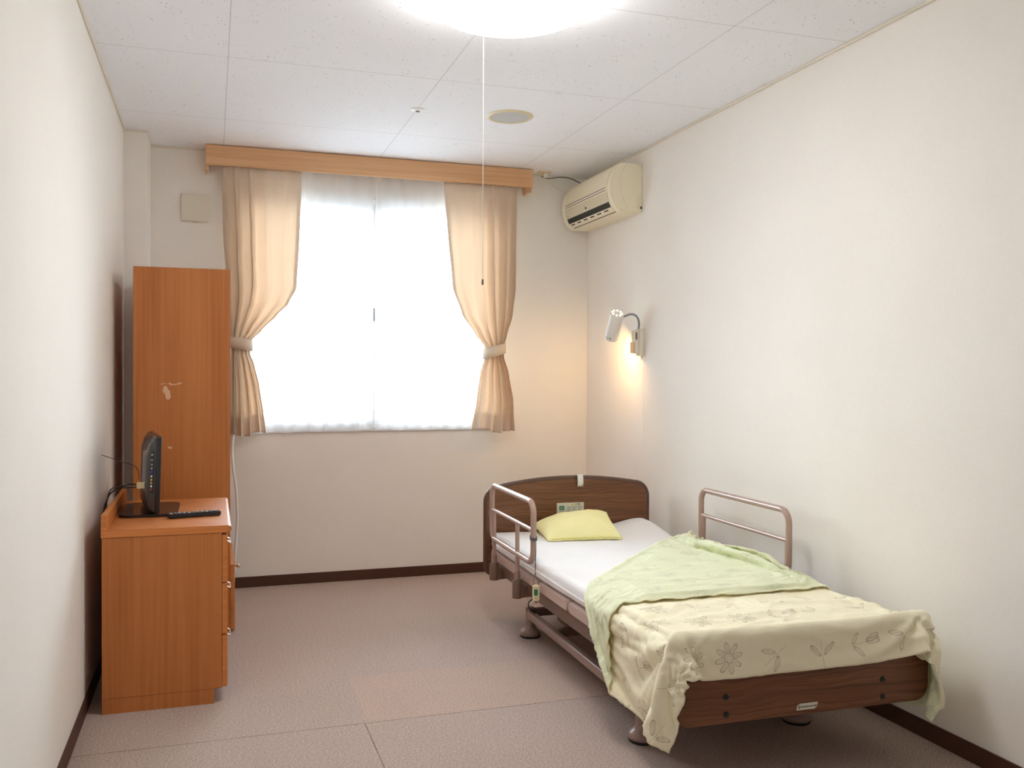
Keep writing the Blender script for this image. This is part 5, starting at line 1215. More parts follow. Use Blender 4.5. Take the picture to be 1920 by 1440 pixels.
37,0,0,0,0,0,0,0,0,0,0,0,0,-1,0,0,1,0,0,0,0,0,0,0,-1,-1,1,-1,0,0,-1,0,0,0,0,0,-1,0,-1,0,0,0,-1,0,0,0,0,-1,0,0,0,0,-1,0,0,0,0,0,0,0,0,0,0,0,0,0,0,0,0,0,0,0,0,0,0,0,0,0,0,0,0,0,-1,2,-1,0,0,-6,-21,-5,0,-1,1,0,1,-1,2,-1,-1,0,-1,1,0,0,-1,1,0,0,0,-1,-1,2,2,-3,4,4,8,-10,0,2,
37,0,0,-1,1,0,0,0,0,0,0,0,-1,1,0,0,-1,1,0,-1,0,1,0,-1,0,0,-1,1,-1,0,0,0,0,-1,0,-1,0,-1,1,-1,0,-1,0,0,-1,0,0,0,0,0,-1,0,1,0,0,0,0,0,0,0,0,0,0,0,0,0,0,0,0,0,0,0,0,0,0,0,0,0,0,0,0,0,0,-2,1,1,0,0,-6,-20,-6,0,-1,1,-1,0,0,1,-1,1,0,-1,0,0,0,0,0,1,0,-3,1,0,2,2,-1,-1,7,0,-1,2,
37,0,-1,1,0,0,-1,1,0,-1,1,0,0,0,0,0,0,-1,0,1,0,-1,0,1,0,-2,1,-1,1,-1,0,-1,0,0,-1,0,0,0,-1,0,0,0,0,-1,0,-1,0,0,0,0,0,0,-1,1,0,0,0,0,0,0,0,0,0,0,0,0,0,0,0,0,0,0,0,0,0,0,0,0,0,0,0,0,0,0,-1,0,0,0,0,-6,-19,-6,0,-1,0,1,-1,1,1,-2,0,0,1,-1,1,0,-1,0,1,-2,0,1,0,6,-5,-3,6,1,0,8,
36,1,0,0,0,0,0,0,0,0,0,0,0,0,0,0,0,0,0,0,0,0,0,-1,0,1,-1,0,-1,0,0,0,-1,0,0,-1,0,-1,0,0,-1,0,0,0,0,0,-1,0,0,-1,1,-1,1,-1,0,0,0,0,0,0,0,0,0,0,0,0,0,0,0,0,0,0,0,0,0,0,0,0,0,0,0,0,0,0,0,-1,2,0,0,0,-6,-19,-7,0,0,0,0,-1,1,1,-1,0,-1,1,-1,0,1,-1,0,-1,-1,1,3,1,-1,3,3,4,-3,-3,
37,-1,1,0,0,0,0,0,0,0,0,-1,1,0,0,0,0,0,0,-1,0,1,-1,1,-1,0,0,-1,0,0,-1,0,0,0,-1,1,-1,0,0,-1,0,0,-1,0,0,-1,0,0,0,0,-1,1,-1,1,0,0,0,0,0,0,0,0,0,0,0,0,0,0,0,0,0,0,0,0,0,0,0,0,0,0,0,0,0,0,0,0,-2,1,0,0,0,-5,-19,-7,0,0,0,0,0,0,0,0,0,0,0,0,0,0,0,-2,1,-10,28,-10,4,-7,-17,21,-9,10,
37,0,0,-1,1,0,0,0,-1,1,0,0,0,0,0,-1,0,1,0,0,-1,0,1,-1,1,-1,-1,1,0,-1,0,0,-1,0,0,-1,0,0,-1,0,0,-1,0,0,-1,1,-1,0,-1,1,0,0,0,-1,0,0,0,0,0,0,0,0,0,0,0,0,0,0,0,0,0,0,0,0,0,0,0,0,0,0,0,0,0,0,0,0,0,-1,1,0,1,-1,-5,-19,-6,-1,0,0,0,0,0,0,0,0,1,-1,0,0,0,-2,1,1,7,4,2,-20,17,-9,8,-10,
37,0,-1,1,-1,0,1,0,0,0,-1,1,0,-1,0,1,0,-1,0,0,1,-1,0,0,0,0,0,0,-1,0,0,-1,1,-1,0,-1,0,0,-1,0,0,0,-1,0,0,-1,1,-1,0,0,0,-1,0,1,0,0,0,0,0,0,0,0,0,0,0,0,0,0,0,0,0,0,0,0,0,0,0,0,0,0,0,0,0,0,0,0,0,0,-1,0,0,0,1,-5,-20,-6,0,0,-1,0,0,0,1,0,-1,1,-1,0,0,-1,-1,6,3,2,1,-5,3,-14,5,2,
37,-1,1,0,0,0,0,0,0,0,0,0,0,0,0,0,0,0,0,0,-1,0,0,0,0,0,0,-1,0,0,0,0,-1,0,-1,1,-1,-1,1,-1,0,-1,1,-1,0,0,-1,1,-1,-1,0,1,0,-1,0,0,0,0,0,0,0,0,0,0,0,0,0,0,0,0,0,0,0,0,0,0,0,0,0,0,0,0,0,0,0,0,0,0,0,0,-1,2,-1,1,-5,-20,-6,0,0,-1,1,0,0,-1,1,0,0,0,0,0,-1,2,4,4,0,-1,-1,2,-13,9,
36,1,0,-1,0,1,0,0,0,0,0,0,-1,1,0,0,0,0,0,0,0,-1,-1,1,-1,2,-1,0,0,0,-1,-1,0,0,0,-1,0,0,-1,0,-1,1,-1,0,0,0,-1,0,0,0,0,-1,1,0,0,0,0,0,0,0,0,0,0,0,0,0,0,0,0,0,0,0,0,0,0,0,0,0,0,0,0,0,0,0,0,0,0,0,0,0,0,-2,1,0,0,-5,-18,-7,0,2,-2,0,0,0,0,0,0,0,0,-1,0,4,2,4,-1,0,-1,13,-23,0,
36,1,-2,2,0,-1,1,-1,1,0,0,0,0,0,0,-1,0,0,0,0,0,0,0,-1,1,-2,2,-1,0,0,-1,1,-1,-1,0,0,0,-1,0,0,0,-1,0,0,-1,0,1,-1,0,0,0,0,-1,0,0,0,0,0,0,0,0,0,0,0,0,0,0,0,0,0,0,0,0,0,0,0,0,0,0,0,0,0,0,0,0,0,0,0,0,0,0,1,-1,0,0,1,-7,-16,-8,-1,1,0,0,1,-1,0,1,-1,2,-2,0,5,1,2,-1,2,-2,6,3,-20,
36,-1,1,-2,2,0,0,1,0,-1,1,0,0,0,-1,1,0,0,0,0,-1,0,0,0,-1,0,0,0,0,-1,1,-1,0,0,0,-1,0,0,0,0,-1,0,-1,0,0,-1,0,0,0,0,-1,0,1,0,0,0,0,0,0,0,0,0,0,0,0,0,0,0,0,0,0,0,0,0,0,0,0,0,0,0,0,0,0,0,0,0,0,0,0,0,0,-1,1,-1,1,-1,1,-7,-14,-8,1,0,-2,0,1,-1,0,0,-2,2,0,4,-1,3,0,3,3,-2,4,-14,
35,0,-3,4,-2,3,-1,1,0,0,0,0,0,-1,-1,2,0,-1,0,0,1,0,-1,-1,0,0,0,1,-1,0,0,0,0,-1,0,0,-1,0,-1,0,0,-1,1,-1,0,0,-1,0,0,0,0,0,-1,0,0,0,0,0,0,0,0,0,0,0,0,0,0,0,0,0,0,0,0,0,0,0,0,0,0,0,0,0,0,0,0,0,0,0,0,0,0,0,-1,2,-1,1,0,-1,-8,-13,-7,0,1,-1,-1,1,-1,1,-5,4,0,10,-19,17,-2,5,-4,1,7,-2,
35,-1,2,-7,6,-2,3,0,0,1,0,0,0,-2,1,-1,0,1,0,0,0,0,0,0,0,-1,0,0,0,-1,0,0,0,0,-1,0,0,-1,0,0,-1,1,-1,0,-1,0,0,0,0,-1,1,0,0,0,0,0,0,0,0,0,0,0,0,0,0,0,0,0,0,0,0,0,0,0,0,0,0,0,0,0,0,0,0,0,0,0,0,0,0,0,0,0,0,-2,0,0,1,1,0,-9,-14,-6,0,1,-1,0,0,0,-2,10,-5,-9,16,-12,4,15,-11,1,4,11,
33,0,0,3,-9,7,1,-1,3,0,0,-1,0,1,-1,-1,1,0,1,0,0,0,0,-1,-1,0,0,0,-1,2,-2,0,0,0,0,-1,0,0,0,-1,0,-1,0,-1,1,0,0,-1,0,0,-1,0,0,0,0,0,0,0,0,0,0,0,0,0,0,0,0,0,0,0,0,0,0,0,0,0,0,0,0,0,0,0,0,0,0,0,0,0,0,0,0,0,0,0,0,1,-2,0,0,1,-8,-14,-5,-1,1,-1,1,-1,1,2,0,3,0,0,0,-11,15,-9,9,4,
28,1,1,-5,9,-11,10,-4,6,2,0,0,-2,0,-7,0,0,1,-1,1,1,1,1,1,3,0,-2,0,0,0,0,0,0,0,-1,1,-1,0,-1,0,0,0,-1,0,0,-1,0,0,0,0,0,0,0,0,0,0,0,0,0,0,0,0,0,0,0,0,0,0,0,0,0,0,0,0,0,0,0,0,0,0,0,0,0,0,0,0,0,0,0,0,0,0,0,0,0,-2,2,-1,0,-1,1,-10,-13,-4,0,0,-1,1,1,-2,3,2,2,-5,-1,10,-3,-9,8,3,
13,2,2,8,-4,5,-12,22,0,2,0,-1,-4,-3,5,0,0,1,1,0,0,-1,0,0,-3,0,0,2,0,0,0,-1,0,-1,1,-1,0,-1,0,0,0,-1,0,0,0,0,-1,0,0,0,0,-1,0,0,0,0,0,0,0,0,0,0,0,0,0,0,0,0,0,0,0,0,0,0,0,0,0,0,0,0,0,0,0,0,0,0,0,0,0,0,0,0,0,0,0,0,-2,2,1,-1,0,0,-11,-13,-3,1,0,0,0,2,0,-2,2,-1,0,5,1,4,-7,9,
31,3,3,0,-1,-1,-4,0,3,6,-2,-4,-4,1,5,0,-1,-2,-2,-1,4,2,0,0,0,0,0,-4,3,-1,0,0,-1,0,0,0,0,0,0,-1,-1,0,1,-1,-1,0,1,-1,0,-1,0,1,0,0,0,0,0,0,0,0,0,0,0,0,0,0,0,0,0,0,0,0,0,0,0,0,0,0,0,0,0,0,0,0,0,0,0,0,0,0,0,0,0,0,0,0,0,-2,0,1,-2,2,0,-11,-13,-3,0,0,2,2,-2,-1,2,2,-1,2,-2,13,-10,5,
-7,-11,10,-11,13,17,21,-1,8,2,1,-7,2,0,-1,0,1,-1,1,0,-9,-3,-1,0,7,3,1,1,-3,-1,3,-1,0,0,-1,1,-1,0,-1,0,0,0,-1,0,0,0,-1,0,-1,1,0,0,-1,0,0,0,0,0,0,0,0,0,0,0,0,0,0,0,0,0,0,0,0,0,0,0,0,0,0,0,0,0,0,0,0,0,0,0,0,0,0,0,0,0,0,0,0,0,-2,1,-1,0,2,-2,-11,-12,-2,1,0,-5,2,7,-9,9,-1,-1,2,-4,10,-3,
-25,14,-4,38,5,-3,-3,9,-10,7,2,0,1,-4,-8,-14,10,7,3,3,7,0,-2,-3,-8,-1,5,5,3,1,-3,2,0,-1,0,-1,1,-1,0,0,0,-1,0,0,0,-1,0,0,0,0,0,-1,1,0,0,0,0,0,0,0,0,0,0,0,0,0,0,0,0,0,0,0,0,0,0,0,0,0,0,0,0,0,0,0,0,0,0,0,0,0,0,0,0,0,0,0,0,0,0,-2,1,-3,0,4,-3,-13,-11,-2,3,3,-1,0,8,-7,2,-1,-3,-6,7,1,
4,6,9,-9,0,4,6,5,3,-28,10,-17,5,24,12,-1,-26,3,0,1,2,8,7,5,0,-5,-6,-2,3,7,4,-1,-1,1,0,0,-1,1,-1,0,-1,1,-1,0,-1,1,-1,1,-1,0,-1,1,-1,1,0,0,0,0,0,0,0,0,0,0,0,0,0,0,0,0,0,0,0,0,0,0,0,0,0,0,0,0,0,0,0,0,0,0,0,0,0,0,0,0,0,0,0,0,0,0,-2,1,-3,-1,4,-2,-12,-10,-1,3,0,1,2,-1,-1,4,-10,10,-2,-8,
21,7,1,-2,-6,3,-4,-37,7,37,-31,5,-4,-2,9,24,5,-23,-12,-4,1,3,7,9,10,7,1,-5,-4,-4,6,6,3,-1,-1,1,0,-1,1,-1,0,-1,0,0,0,-1,1,-1,0,0,0,-1,1,-1,0,0,0,0,0,0,0,0,0,0,0,0,0,0,0,0,0,0,0,0,0,0,0,0,0,0,0,0,0,0,0,0,0,0,0,0,0,0,0,0,0,0,0,0,0,0,1,0,-1,-3,-1,4,-4,-12,-9,0,4,-1,0,10,-7,-3,-4,1,1,-3,
9,4,4,1,6,-30,6,27,-2,-41,26,-4,6,-25,3,6,22,14,-2,-13,-14,-8,-3,3,7,10,11,8,0,-4,-7,-2,8,7,1,-3,1,1,-1,0,0,-1,0,0,0,0,-1,0,0,-1,1,0,0,0,0,0,0,0,0,0,0,0,0,0,0,0,0,0,0,0,0,0,0,0,0,0,0,0,0,0,0,0,0,0,0,0,0,0,0,0,0,0,0,0,0,0,0,0,0,0,0,-1,1,-1,0,-3,3,-5,-11,-6,-1,1,0,4,-1,-3,2,1,-13,10,
-7,6,-19,2,7,37,0,-4,-30,12,6,1,-16,17,-26,2,3,12,17,9,-2,-13,-11,-9,-3,3,6,11,11,8,0,-4,-8,1,10,4,-2,1,0,0,0,0,-1,0,-1,0,0,0,0,0,-1,1,-1,0,0,0,0,0,0,0,0,0,0,0,0,0,0,0,0,0,0,0,0,0,0,0,0,0,0,0,0,0,0,0,0,0,0,0,0,0,0,0,0,0,0,0,0,0,0,0,0,0,-1,0,-2,4,-1,0,-8,-12,-3,0,-3,4,4,-4,2,-2,7,-13,
1,-24,26,9,3,-6,-17,11,-1,2,4,5,-10,-9,16,-24,1,3,5,13,13,6,-7,-9,-11,-7,-2,3,8,10,10,7,1,-6,-7,8,7,0,1,-1,-1,0,0,0,0,-1,0,0,0,0,0,-1,1,0,0,0,0,0,0,0,0,0,0,0,0,0,0,0,0,0,0,0,0,0,0,0,0,0,0,0,0,0,0,0,0,0,0,0,0,0,0,0,0,0,0,0,0,0,0,0,0,0,0,0,-2,-6,5,1,1,-10,-11,-3,3,-4,7,-8,6,-3,5,2,
27,-17,0,-1,-1,-8,-3,3,3,2,3,2,-1,-11,-1,12,-23,0,4,1,10,14,10,-2,-7,-10,-8,-5,-1,4,8,10,9,5,-1,-9,0,10,4,0,0,0,0,-1,0,0,0,-1,0,0,0,0,-1,0,0,0,0,0,0,0,0,0,0,0,0,0,0,0,0,0,0,0,0,0,0,0,0,0,0,0,0,0,0,0,0,0,0,0,0,0,0,0,0,0,0,0,0,0,0,0,0,0,0,0,0,1,-8,5,-2,1,-8,-9,-1,0,0,13,-6,-1,-8,1,
4,6,-4,2,-2,-15,9,1,14,-10,2,3,0,-7,-4,2,6,-18,-3,7,-4,6,13,11,4,-5,-7,-9,-7,-3,2,5,8,10,9,2,-5,-8,8,9,0,-1,0,-1,0,1,-1,0,0,-1,0,0,1,0,0,0,0,0,0,0,0,0,0,0,0,0,0,0,0,0,0,0,0,0,0,0,0,0,0,0,0,0,0,0,0,0,0,0,0,0,0,0,0,0,0,0,0,0,0,0,0,0,0,0,0,-1,-1,-4,5,0,-4,-13,-5,2,-8,-1,14,2,0,-10,
10,3,-6,1,-6,-6,6,-2,10,-2,-1,2,3,-6,-9,2,5,3,-15,-6,10,-7,3,11,11,8,-2,-6,-6,-8,-6,-1,2,7,8,12,7,-1,-12,-1,15,2,-1,0,0,-1,0,0,0,0,0,0,-1,0,0,0,0,0,0,0,0,0,0,0,0,0,0,0,0,0,0,0,0,0,0,0,0,0,0,0,0,0,0,0,0,0,0,0,0,0,0,0,0,0,0,0,0,0,0,0,0,0,0,0,0,-1,0,-3,-4,-6,15,-9,-5,-4,3,-9,-3,2,7,6,
9,6,-7,-1,-7,-3,5,-1,7,0,0,1,1,-1,-9,-3,4,2,5,-12,-9,13,-10,1,8,10,9,2,-5,-5,-6,-7,-3,0,4,6,10,10,5,-7,-11,15,6,0,-2,-1,1,-1,0,1,-1,0,1,0,0,0,0,0,0,0,0,0,0,0,0,0,0,0,0,0,0,0,0,0,0,0,0,0,0,0,0,0,0,0,0,0,0,0,0,0,0,0,0,0,0,0,0,0,0,0,0,0,0,0,0,0,0,-7,4,-1,-10,8,-6,-7,-4,3,-3,-4,2,19,
10,8,-11,-2,-7,0,4,0,6,0,0,-2,-4,11,-8,-11,2,4,2,6,-9,-10,14,-10,-2,5,9,9,5,-2,-5,-5,-6,-5,-2,2,4,9,11,9,-3,-15,4,13,3,-1,0,0,0,-1,1,0,-1,0,0,0,0,0,0,0,0,0,0,0,0,0,0,0,0,-1,0,0,0,0,0,0,0,1,0,-1,0,0,0,0,0,0,0,0,0,0,0,0,0,0,0,0,0,1,0,0,0,0,-1,-1,0,-3,4,-14,9,-3,3,-4,8,-5,-8,-5,2,1,-8,0,
9,-10,10,-7,-25,31,-6,0,4,3,-2,-1,0,-8,17,-15,-8,5,2,0,7,-6,-9,13,-9,-3,3,6,8,7,1,-3,-4,-5,-5,-4,0,1,5,11,14,2,-10,-8,8,10,1,0,0,0,0,-1,1,0,-1,0,0,0,0,0,0,0,1,0,0,-1,0,0,0,0,-1,-1,1,0,1,0,0,0,0,1,-1,0,0,0,0,0,1,0,0,0,0,-1,0,0,1,0,0,-1,0,0,0,0,-1,1,-6,3,-24,26,-15,14,0,0,-10,9,-9,-4,-2,1,5,-18,
1,6,7,-39,19,1,6,2,0,7,-2,-2,0,-2,3,6,-16,-4,4,2,-3,8,-3,-4,7,-6,-5,2,3,6,8,4,-1,-4,-4,-5,-4,-2,1,1,5,18,9,-3,-9,-3,9,7,-1,-1,-1,1,-1,1,1,0,0,0,0,0,0,0,-1,0,0,1,-1,-1,0,0,0,1,0,0,-1,1,0,-1,0,0,1,1,0,-1,1,0,-1,0,0,0,0,1,0,0,-1,-1,0,-1,0,0,0,1,-10,5,-3,-3,14,-1,-2,-5,0,5,-2,-11,9,-9,-1,-3,0,9,
1,7,-32,8,14,1,3,0,0,13,-8,-2,1,-2,1,-1,4,-13,-1,1,4,-7,7,-4,0,6,-1,-5,0,1,4,6,6,3,-2,-3,-4,-4,-4,-1,3,-1,13,14,4,-6,-9,-1,11,4,0,1,0,-1,0,0,0,0,0,0,1,0,0,0,0,-1,0,0,-1,-1,-1,3,-1,0,0,0,0,1,0,0,0,0,-1,1,-1,0,0,0,0,1,-1,0,0,0,0,1,-1,0,-1,-1,-2,0,3,-3,4,-14,13,-1,2,-1,-1,1,1,-5,-12,11,-5,-6,-2,-1,
1,-24,12,4,3,6,0,-1,0,10,-4,-3,1,0,0,1,2,-2,-12,1,-1,5,-8,4,0,-1,2,1,-1,-1,0,2,5,5,5,1,-1,-2,-3,-4,-4,-1,-2,3,17,12,1,-7,-10,0,4,3,0,3,2,1,0,-1,-3,-1,-2,0,0,0,0,1,1,2,1,3,2,-2,-1,0,0,0,0,-1,1,0,-1,-1,2,0,1,-1,0,0,-1,-1,0,1,0,0,-1,0,0,0,1,3,3,-2,2,-3,-16,14,-1,1,3,-1,-4,-8,13,-1,1,-2,0,-8,-11,3,
-11,-3,2,4,10,-1,-1,1,-1,6,0,0,-4,2,0,3,-3,3,0,-12,1,-2,4,-6,2,0,0,1,0,0,0,0,0,2,4,5,4,1,0,-1,-2,-2,-2,-2,-5,7,13,10,1,-1,-6,-3,2,-5,-2,4,2,5,3,0,1,2,0,0,-1,-1,1,-1,0,0,2,-3,0,-1,0,-1,0,0,-1,1,0,0,-1,0,-1,1,-1,0,1,1,1,-1,0,0,1,0,1,0,-3,-1,-7,-7,2,-22,32,7,-33,5,16,9,1,-2,-19,10,15,-16,13,0,-12,-11,
-13,-2,-6,24,-3,2,1,1,-2,1,3,-4,0,9,-15,11,-1,0,1,0,-10,-2,0,2,-3,0,0,0,0,1,-1,0,0,1,0,2,2,4,2,2,0,0,-1,0,-1,-3,-2,6,9,4,7,-2,-2,-6,-2,9,2,-4,-4,-5,-4,-10,3,-2,-5,3,1,3,2,0,-3,2,-1,-1,-2,-1,-2,-1,-2,-2,1,-1,-2,0,-2,0,0,0,0,-1,0,1,1,1,3,2,1,3,5,-21,-3,-1,0,48,-14,-9,6,5,7,-4,-6,12,4,-8,-25,33,-31,25,7,-24,
-14,1,7,5,7,-3,0,-1,3,-8,8,1,-1,-2,0,-7,10,1,1,1,-1,-5,-5,-2,-1,-1,-1,0,1,0,0,1,0,-1,0,1,0,1,2,2,2,1,2,0,1,-1,0,-2,0,3,0,2,-1,14,-2,-31,15,-12,-1,2,-2,6,-4,1,5,-3,-3,-5,-4,-3,-1,-2,-1,0,0,-1,-1,-1,0,-1,-2,0,0,-1,1,-1,1,0,-1,1,0,0,1,0,-1,0,2,2,12,-2,-2,14,21,-41,-2,-2,51,-13,1,-27,3,-5,-1,-5,32,-18,32,-17,-11,30,
-2167,9,4,-8,13,30,16,25,26,11,-20,-4,6,23,15,8,32,31,31,32,32,32,34,34,34,32,33,32,31,32,32,31,30,31,32,31,28,11,30,20,5,7,14,19,6,8,2,-2,-1,-1,6,-1,4,7,-5,-1,-1,-3,-1,0,0,-1,1,2,0,1,1,2,-2,5,0,1,2,-2,0,1,1,-1,0,1,-1,0,0,0,0,-1,0,-2,1,2,0,0,1,0,0,1,1,0,1,0,1,-1,1,0,0,0,0,-1,1,1,3,3,3,3,3,5,4,6,7,6,
-19,15,-4,21,-18,-4,10,-4,5,-24,7,6,22,-12,-5,8,0,0,1,-1,-1,0,-1,-1,0,0,-1,0,0,0,0,0,2,-1,0,0,3,16,-21,11,15,2,-9,-7,16,-10,4,4,1,-1,-9,7,1,-11,12,0,0,1,-1,0,1,1,-1,-2,1,2,0,-2,-1,-3,5,0,-2,2,0,-1,0,1,0,-1,1,0,-1,0,1,1,-2,0,-2,-3,-1,2,3,2,0,-1,0,1,0,0,-1,2,-1,-1,0,0,0,0,-1,2,-1,1,0,0,0,-1,1,1,-3,0,
-4,-14,24,-18,24,-22,3,7,-22,26,-11,24,-19,13,-6,-1,0,0,0,0,-2,-1,-1,1,0,1,0,-1,1,-1,-1,0,0,1,-1,1,0,5,16,-19,11,10,3,-8,-1,10,-5,2,-2,2,3,-10,-1,9,-9,8,-1,1,2,-1,-1,0,1,0,0,-3,1,1,1,0,-2,1,1,0,-1,-1,-2,2,1,1,-1,-1,1,-1,-3,2,3,1,-1,0,-1,-3,-1,1,2,0,0,-2,-1,1,1,0,1,2,1,-1,0,1,-8,6,2,-1,0,0,0,0,0,-3,1,0,
-2,4,-18,26,-24,18,-14,2,14,-30,47,-31,19,-11,7,-3,0,1,-3,0,2,-3,0,0,0,0,0,1,-1,0,0,1,-1,0,0,0,0,0,6,16,-19,10,10,3,-17,9,6,-9,4,1,1,4,-4,-2,4,-5,7,-1,0,1,-1,0,0,1,-2,0,0,-2,1,-1,-3,-1,-1,0,1,0,0,-2,0,-1,1,1,-1,2,1,-2,-1,3,5,-1,0,0,-3,-3,-1,0,-1,1,-1,-1,-1,-1,-1,0,0,1,-1,0,7,-4,-1,10,2,0,0,1,-1,1,-1,-2,
-6,4,-5,0,13,-20,5,0,4,6,4,3,-6,-19,4,17,0,-4,2,1,-5,3,0,0,-1,1,1,-1,1,0,0,-1,0,0,0,-1,1,0,0,3,18,-17,10,11,1,-13,-2,13,-1,0,-1,2,2,-2,-1,1,-4,4,0,-1,2,0,-1,0,1,0,-2,1,0,-1,2,-1,0,1,0,0,-1,1,0,1,-1,0,0,-1,1,0,0,-1,-2,2,0,1,0,0,-1,0,0,1,1,-1,0,0,1,0,-1,-1,1,0,0,-3,4,-9,1,4,2,0,1,0,1,-2,
-16,11,13,-22,13,3,-12,0,3,7,3,13,-34,10,10,2,-5,4,1,-7,4,1,0,-1,0,-1,0,1,-1,1,0,-1,0,0,0,0,0,0,0,1,1,19,-15,10,11,0,-1,0,0,-1,1,0,0,0,0,0,0,-2,1,1,0,0,-1,0,1,0,0,-1,1,0,-1,0,0,-1,0,1,2,-1,-1,-1,1,0,1,0,0,0,0,-1,-1,0,2,-1,0,1,0,0,0,-2,1,1,0,0,-1,-1,1,0,0,0,1,1,-5,5,-2,-1,1,1,-1,0,1,0,
-15,-1,15,11,-24,16,-3,-4,-13,19,1,-11,-3,15,-2,-2,5,0,-8,6,1,-1,-1,0,-1,0,0,0,0,0,0,2,-1,0,0,0,-1,0,0,-1,1,1,18,-12,11,10,-7,4,1,1,-1,-1,1,0,0,-1,-1,1,0,2,-1,0,0,0,-1,1,0,1,-1,1,-1,0,0,0,0,-1,0,1,-1,0,1,0,0,-1,0,1,0,0,0,0,0,1,-1,0,-1,0,0,1,-1,1,0,0,0,0,-1,1,0,0,0,0,0,-4,3,1,0,-2,1,1,0,-1,
-5,-9,0,7,17,-23,17,-9,11,-2,-6,-13,8,0,8,2,0,-7,5,1,0,0,0,-2,0,0,-1,1,1,-1,0,0,2,0,0,0,0,-1,0,1,-3,-1,1,15,-5,11,8,-13,10,1,0,-1,0,2,-1,-1,1,0,0,-1,0,1,1,-2,1,-1,1,0,1,-1,0,0,0,0,0,1,0,-1,1,0,-1,0,0,1,0,-1,0,0,0,0,0,0,1,-1,1,0,0,0,0,-1,0,0,0,0,1,0,0,-1,0,0,0,-1,-1,-2,5,0,-1,0,0,1,
-5,-3,-3,9,-2,12,-20,5,3,12,-17,-1,4,11,-3,1,-7,4,2,-1,0,-1,0,0,1,-1,1,-1,0,0,1,0,-1,1,0,1,0,0,0,-1,2,0,-3,0,9,2,12,4,-11,9,2,0,-1,-1,2,0,-1,0,0,-1,2,-1,0,1,-2,1,0,1,-1,1,-1,1,0,-1,1,0,-1,1,0,-1,0,1,0,0,-1,0,0,0,0,0,0,0,0,0,0,0,0,0,0,0,0,0,1,0,-1,0,0,1,0,-1,1,-1,-2,1,-5,7,0,0,-1,-2,
-9,6,-10,-3,16,0,-1,-5,1,0,-5,0,10,0,2,-4,2,1,0,1,-3,1,0,1,-1,1,-1,0,0,0,0,0,0,0,1,-1,1,0,1,0,0,-1,2,1,-7,2,14,12,2,-9,-1,8,0,1,-1,0,1,0,0,1,-1,-1,1,0,1,-1,0,0,1,-1,1,-1,0,1,-1,0,1,-1,0,1,0,-1,0,0,1,0,0,0,0,0,0,0,0,0,0,0,0,0,0,0,0,0,-1,0,0,0,0,0,1,-1,0,0,1,-1,1,-6,5,1,0,-3,
-11,-8,15,-11,0,14,2,-6,-1,1,-5,3,8,0,0,-2,1,1,0,-5,4,1,1,-1,0,-1,0,0,0,0,0,0,1,-1,0,0,0,1,-1,1,0,2,0,-2,7,1,-10,15,11,1,1,-7,1,5,2,-2,0,1,0,-1,0,2,-2,1,0,1,-1,0,0,0,0,0,0,0,0,0,0,0,0,0,0,0,0,0,0,0,0,0,0,0,0,0,0,0,0,0,0,0,0,0,0,0,0,0,0,1,0,-1,-1,1,1,-1,-1,-3,3,1,-2,-1,1,-1,
1,12,-23,14,-4,-20,23,-8,-1,0,-5,7,5,1,-4,0,3,-1,-6,6,0,0,0,1,-1,0,0,0,0,1,-1,0,0,1,-1,1,0,-1,1,-1,1,-1,1,0,1,0,10,-9,14,10,0,0,-1,-6,6,1,0,-1,0,1,0,-1,1,0,0,0,0,0,0,0,0,0,0,0,0,0,0,0,0,0,0,0,0,0,0,0,0,0,0,0,0,0,0,0,0,0,0,0,0,0,0,0,0,0,1,-1,0,0,0,1,-1,1,0,-3,-3,5,-1,-1,1,-2,
-16,0,16,-14,-1,23,-28,23,-10,0,0,4,5,-2,-4,6,-2,-7,8,-1,0,0,0,0,1,0,-1,0,0,-1,1,0,0,-1,1,0,0,0,0,1,-1,1,-1,2,-1,1,-1,11,-2,10,7,1,-1,1,-6,6,0,-1,0,0,0,1,0,-1,1,-1,1,-1,1,-1,1,0,0,0,0,0,0,0,0,0,0,0,0,0,0,0,0,0,0,0,0,0,0,0,0,0,0,0,-1,0,1,0,0,0,-1,0,0,1,0,0,1,-2,0,-1,0,-3,3,1,-3,0,
16,-11,-12,11,-22,0,28,-21,1,3,2,3,5,-10,10,-5,-6,8,-2,1,1,0,1,-1,-1,0,0,0,0,0,0,0,-1,1,0,0,0,1,0,0,0,0,1,-1,1,1,-1,-1,5,7,11,4,1,-1,0,-3,3,1,-1,0,0,1,-1,1,0,0,-1,1,-1,1,-1,0,1,0,0,0,-1,1,0,0,0,0,0,0,0,0,0,-1,0,0,0,1,0,0,0,0,0,0,0,0,-1,0,1,0,0,0,0,0,-1,1,0,1,-1,-1,0,-1,-3,3,0,0,
-24,-6,19,-11,23,-18,-1,21,-13,2,5,2,-3,10,-9,-3,5,0,1,0,0,1,-1,1,1,0,0,0,-1,1,-1,0,0,0,0,0,0,-1,0,0,1,-1,0,1,0,-1,3,-2,-1,1,11,13,2,1,-1,0,-1,1,1,0,1,-2,1,0,0,0,1,-1,1,0,-1,1,-1,0,0,0,1,-1,0,0,0,0,0,0,0,0,0,1,0,0,0,-1,0,0,0,0,0,0,1,0,0,0,-1,0,0,0,0,1,0,-1,0,-6,6,0,-1,-6,1,0,4,0,
-2,20,-31,13,-18,14,-3,-18,20,2,4,2,3,-8,3,-5,3,1,1,-1,0,-1,0,1,0,-1,1,0,0,0,1,-1,1,-1,0,0,0,1,0,-1,0,1,0,-1,0,0,0,4,0,0,-3,13,12,2,0,0,0,0,0,1,-1,0,1,0,-1,1,-1,1,-1,0,1,-1,0,0,0,0,0,0,0,0,0,0,0,0,0,0,0,0,0,0,0,0,0,0,0,0,0,0,0,0,0,0,0,0,0,1,0,-1,1,-6,4,-2,2,1,-3,1,-1,0,2,-1,
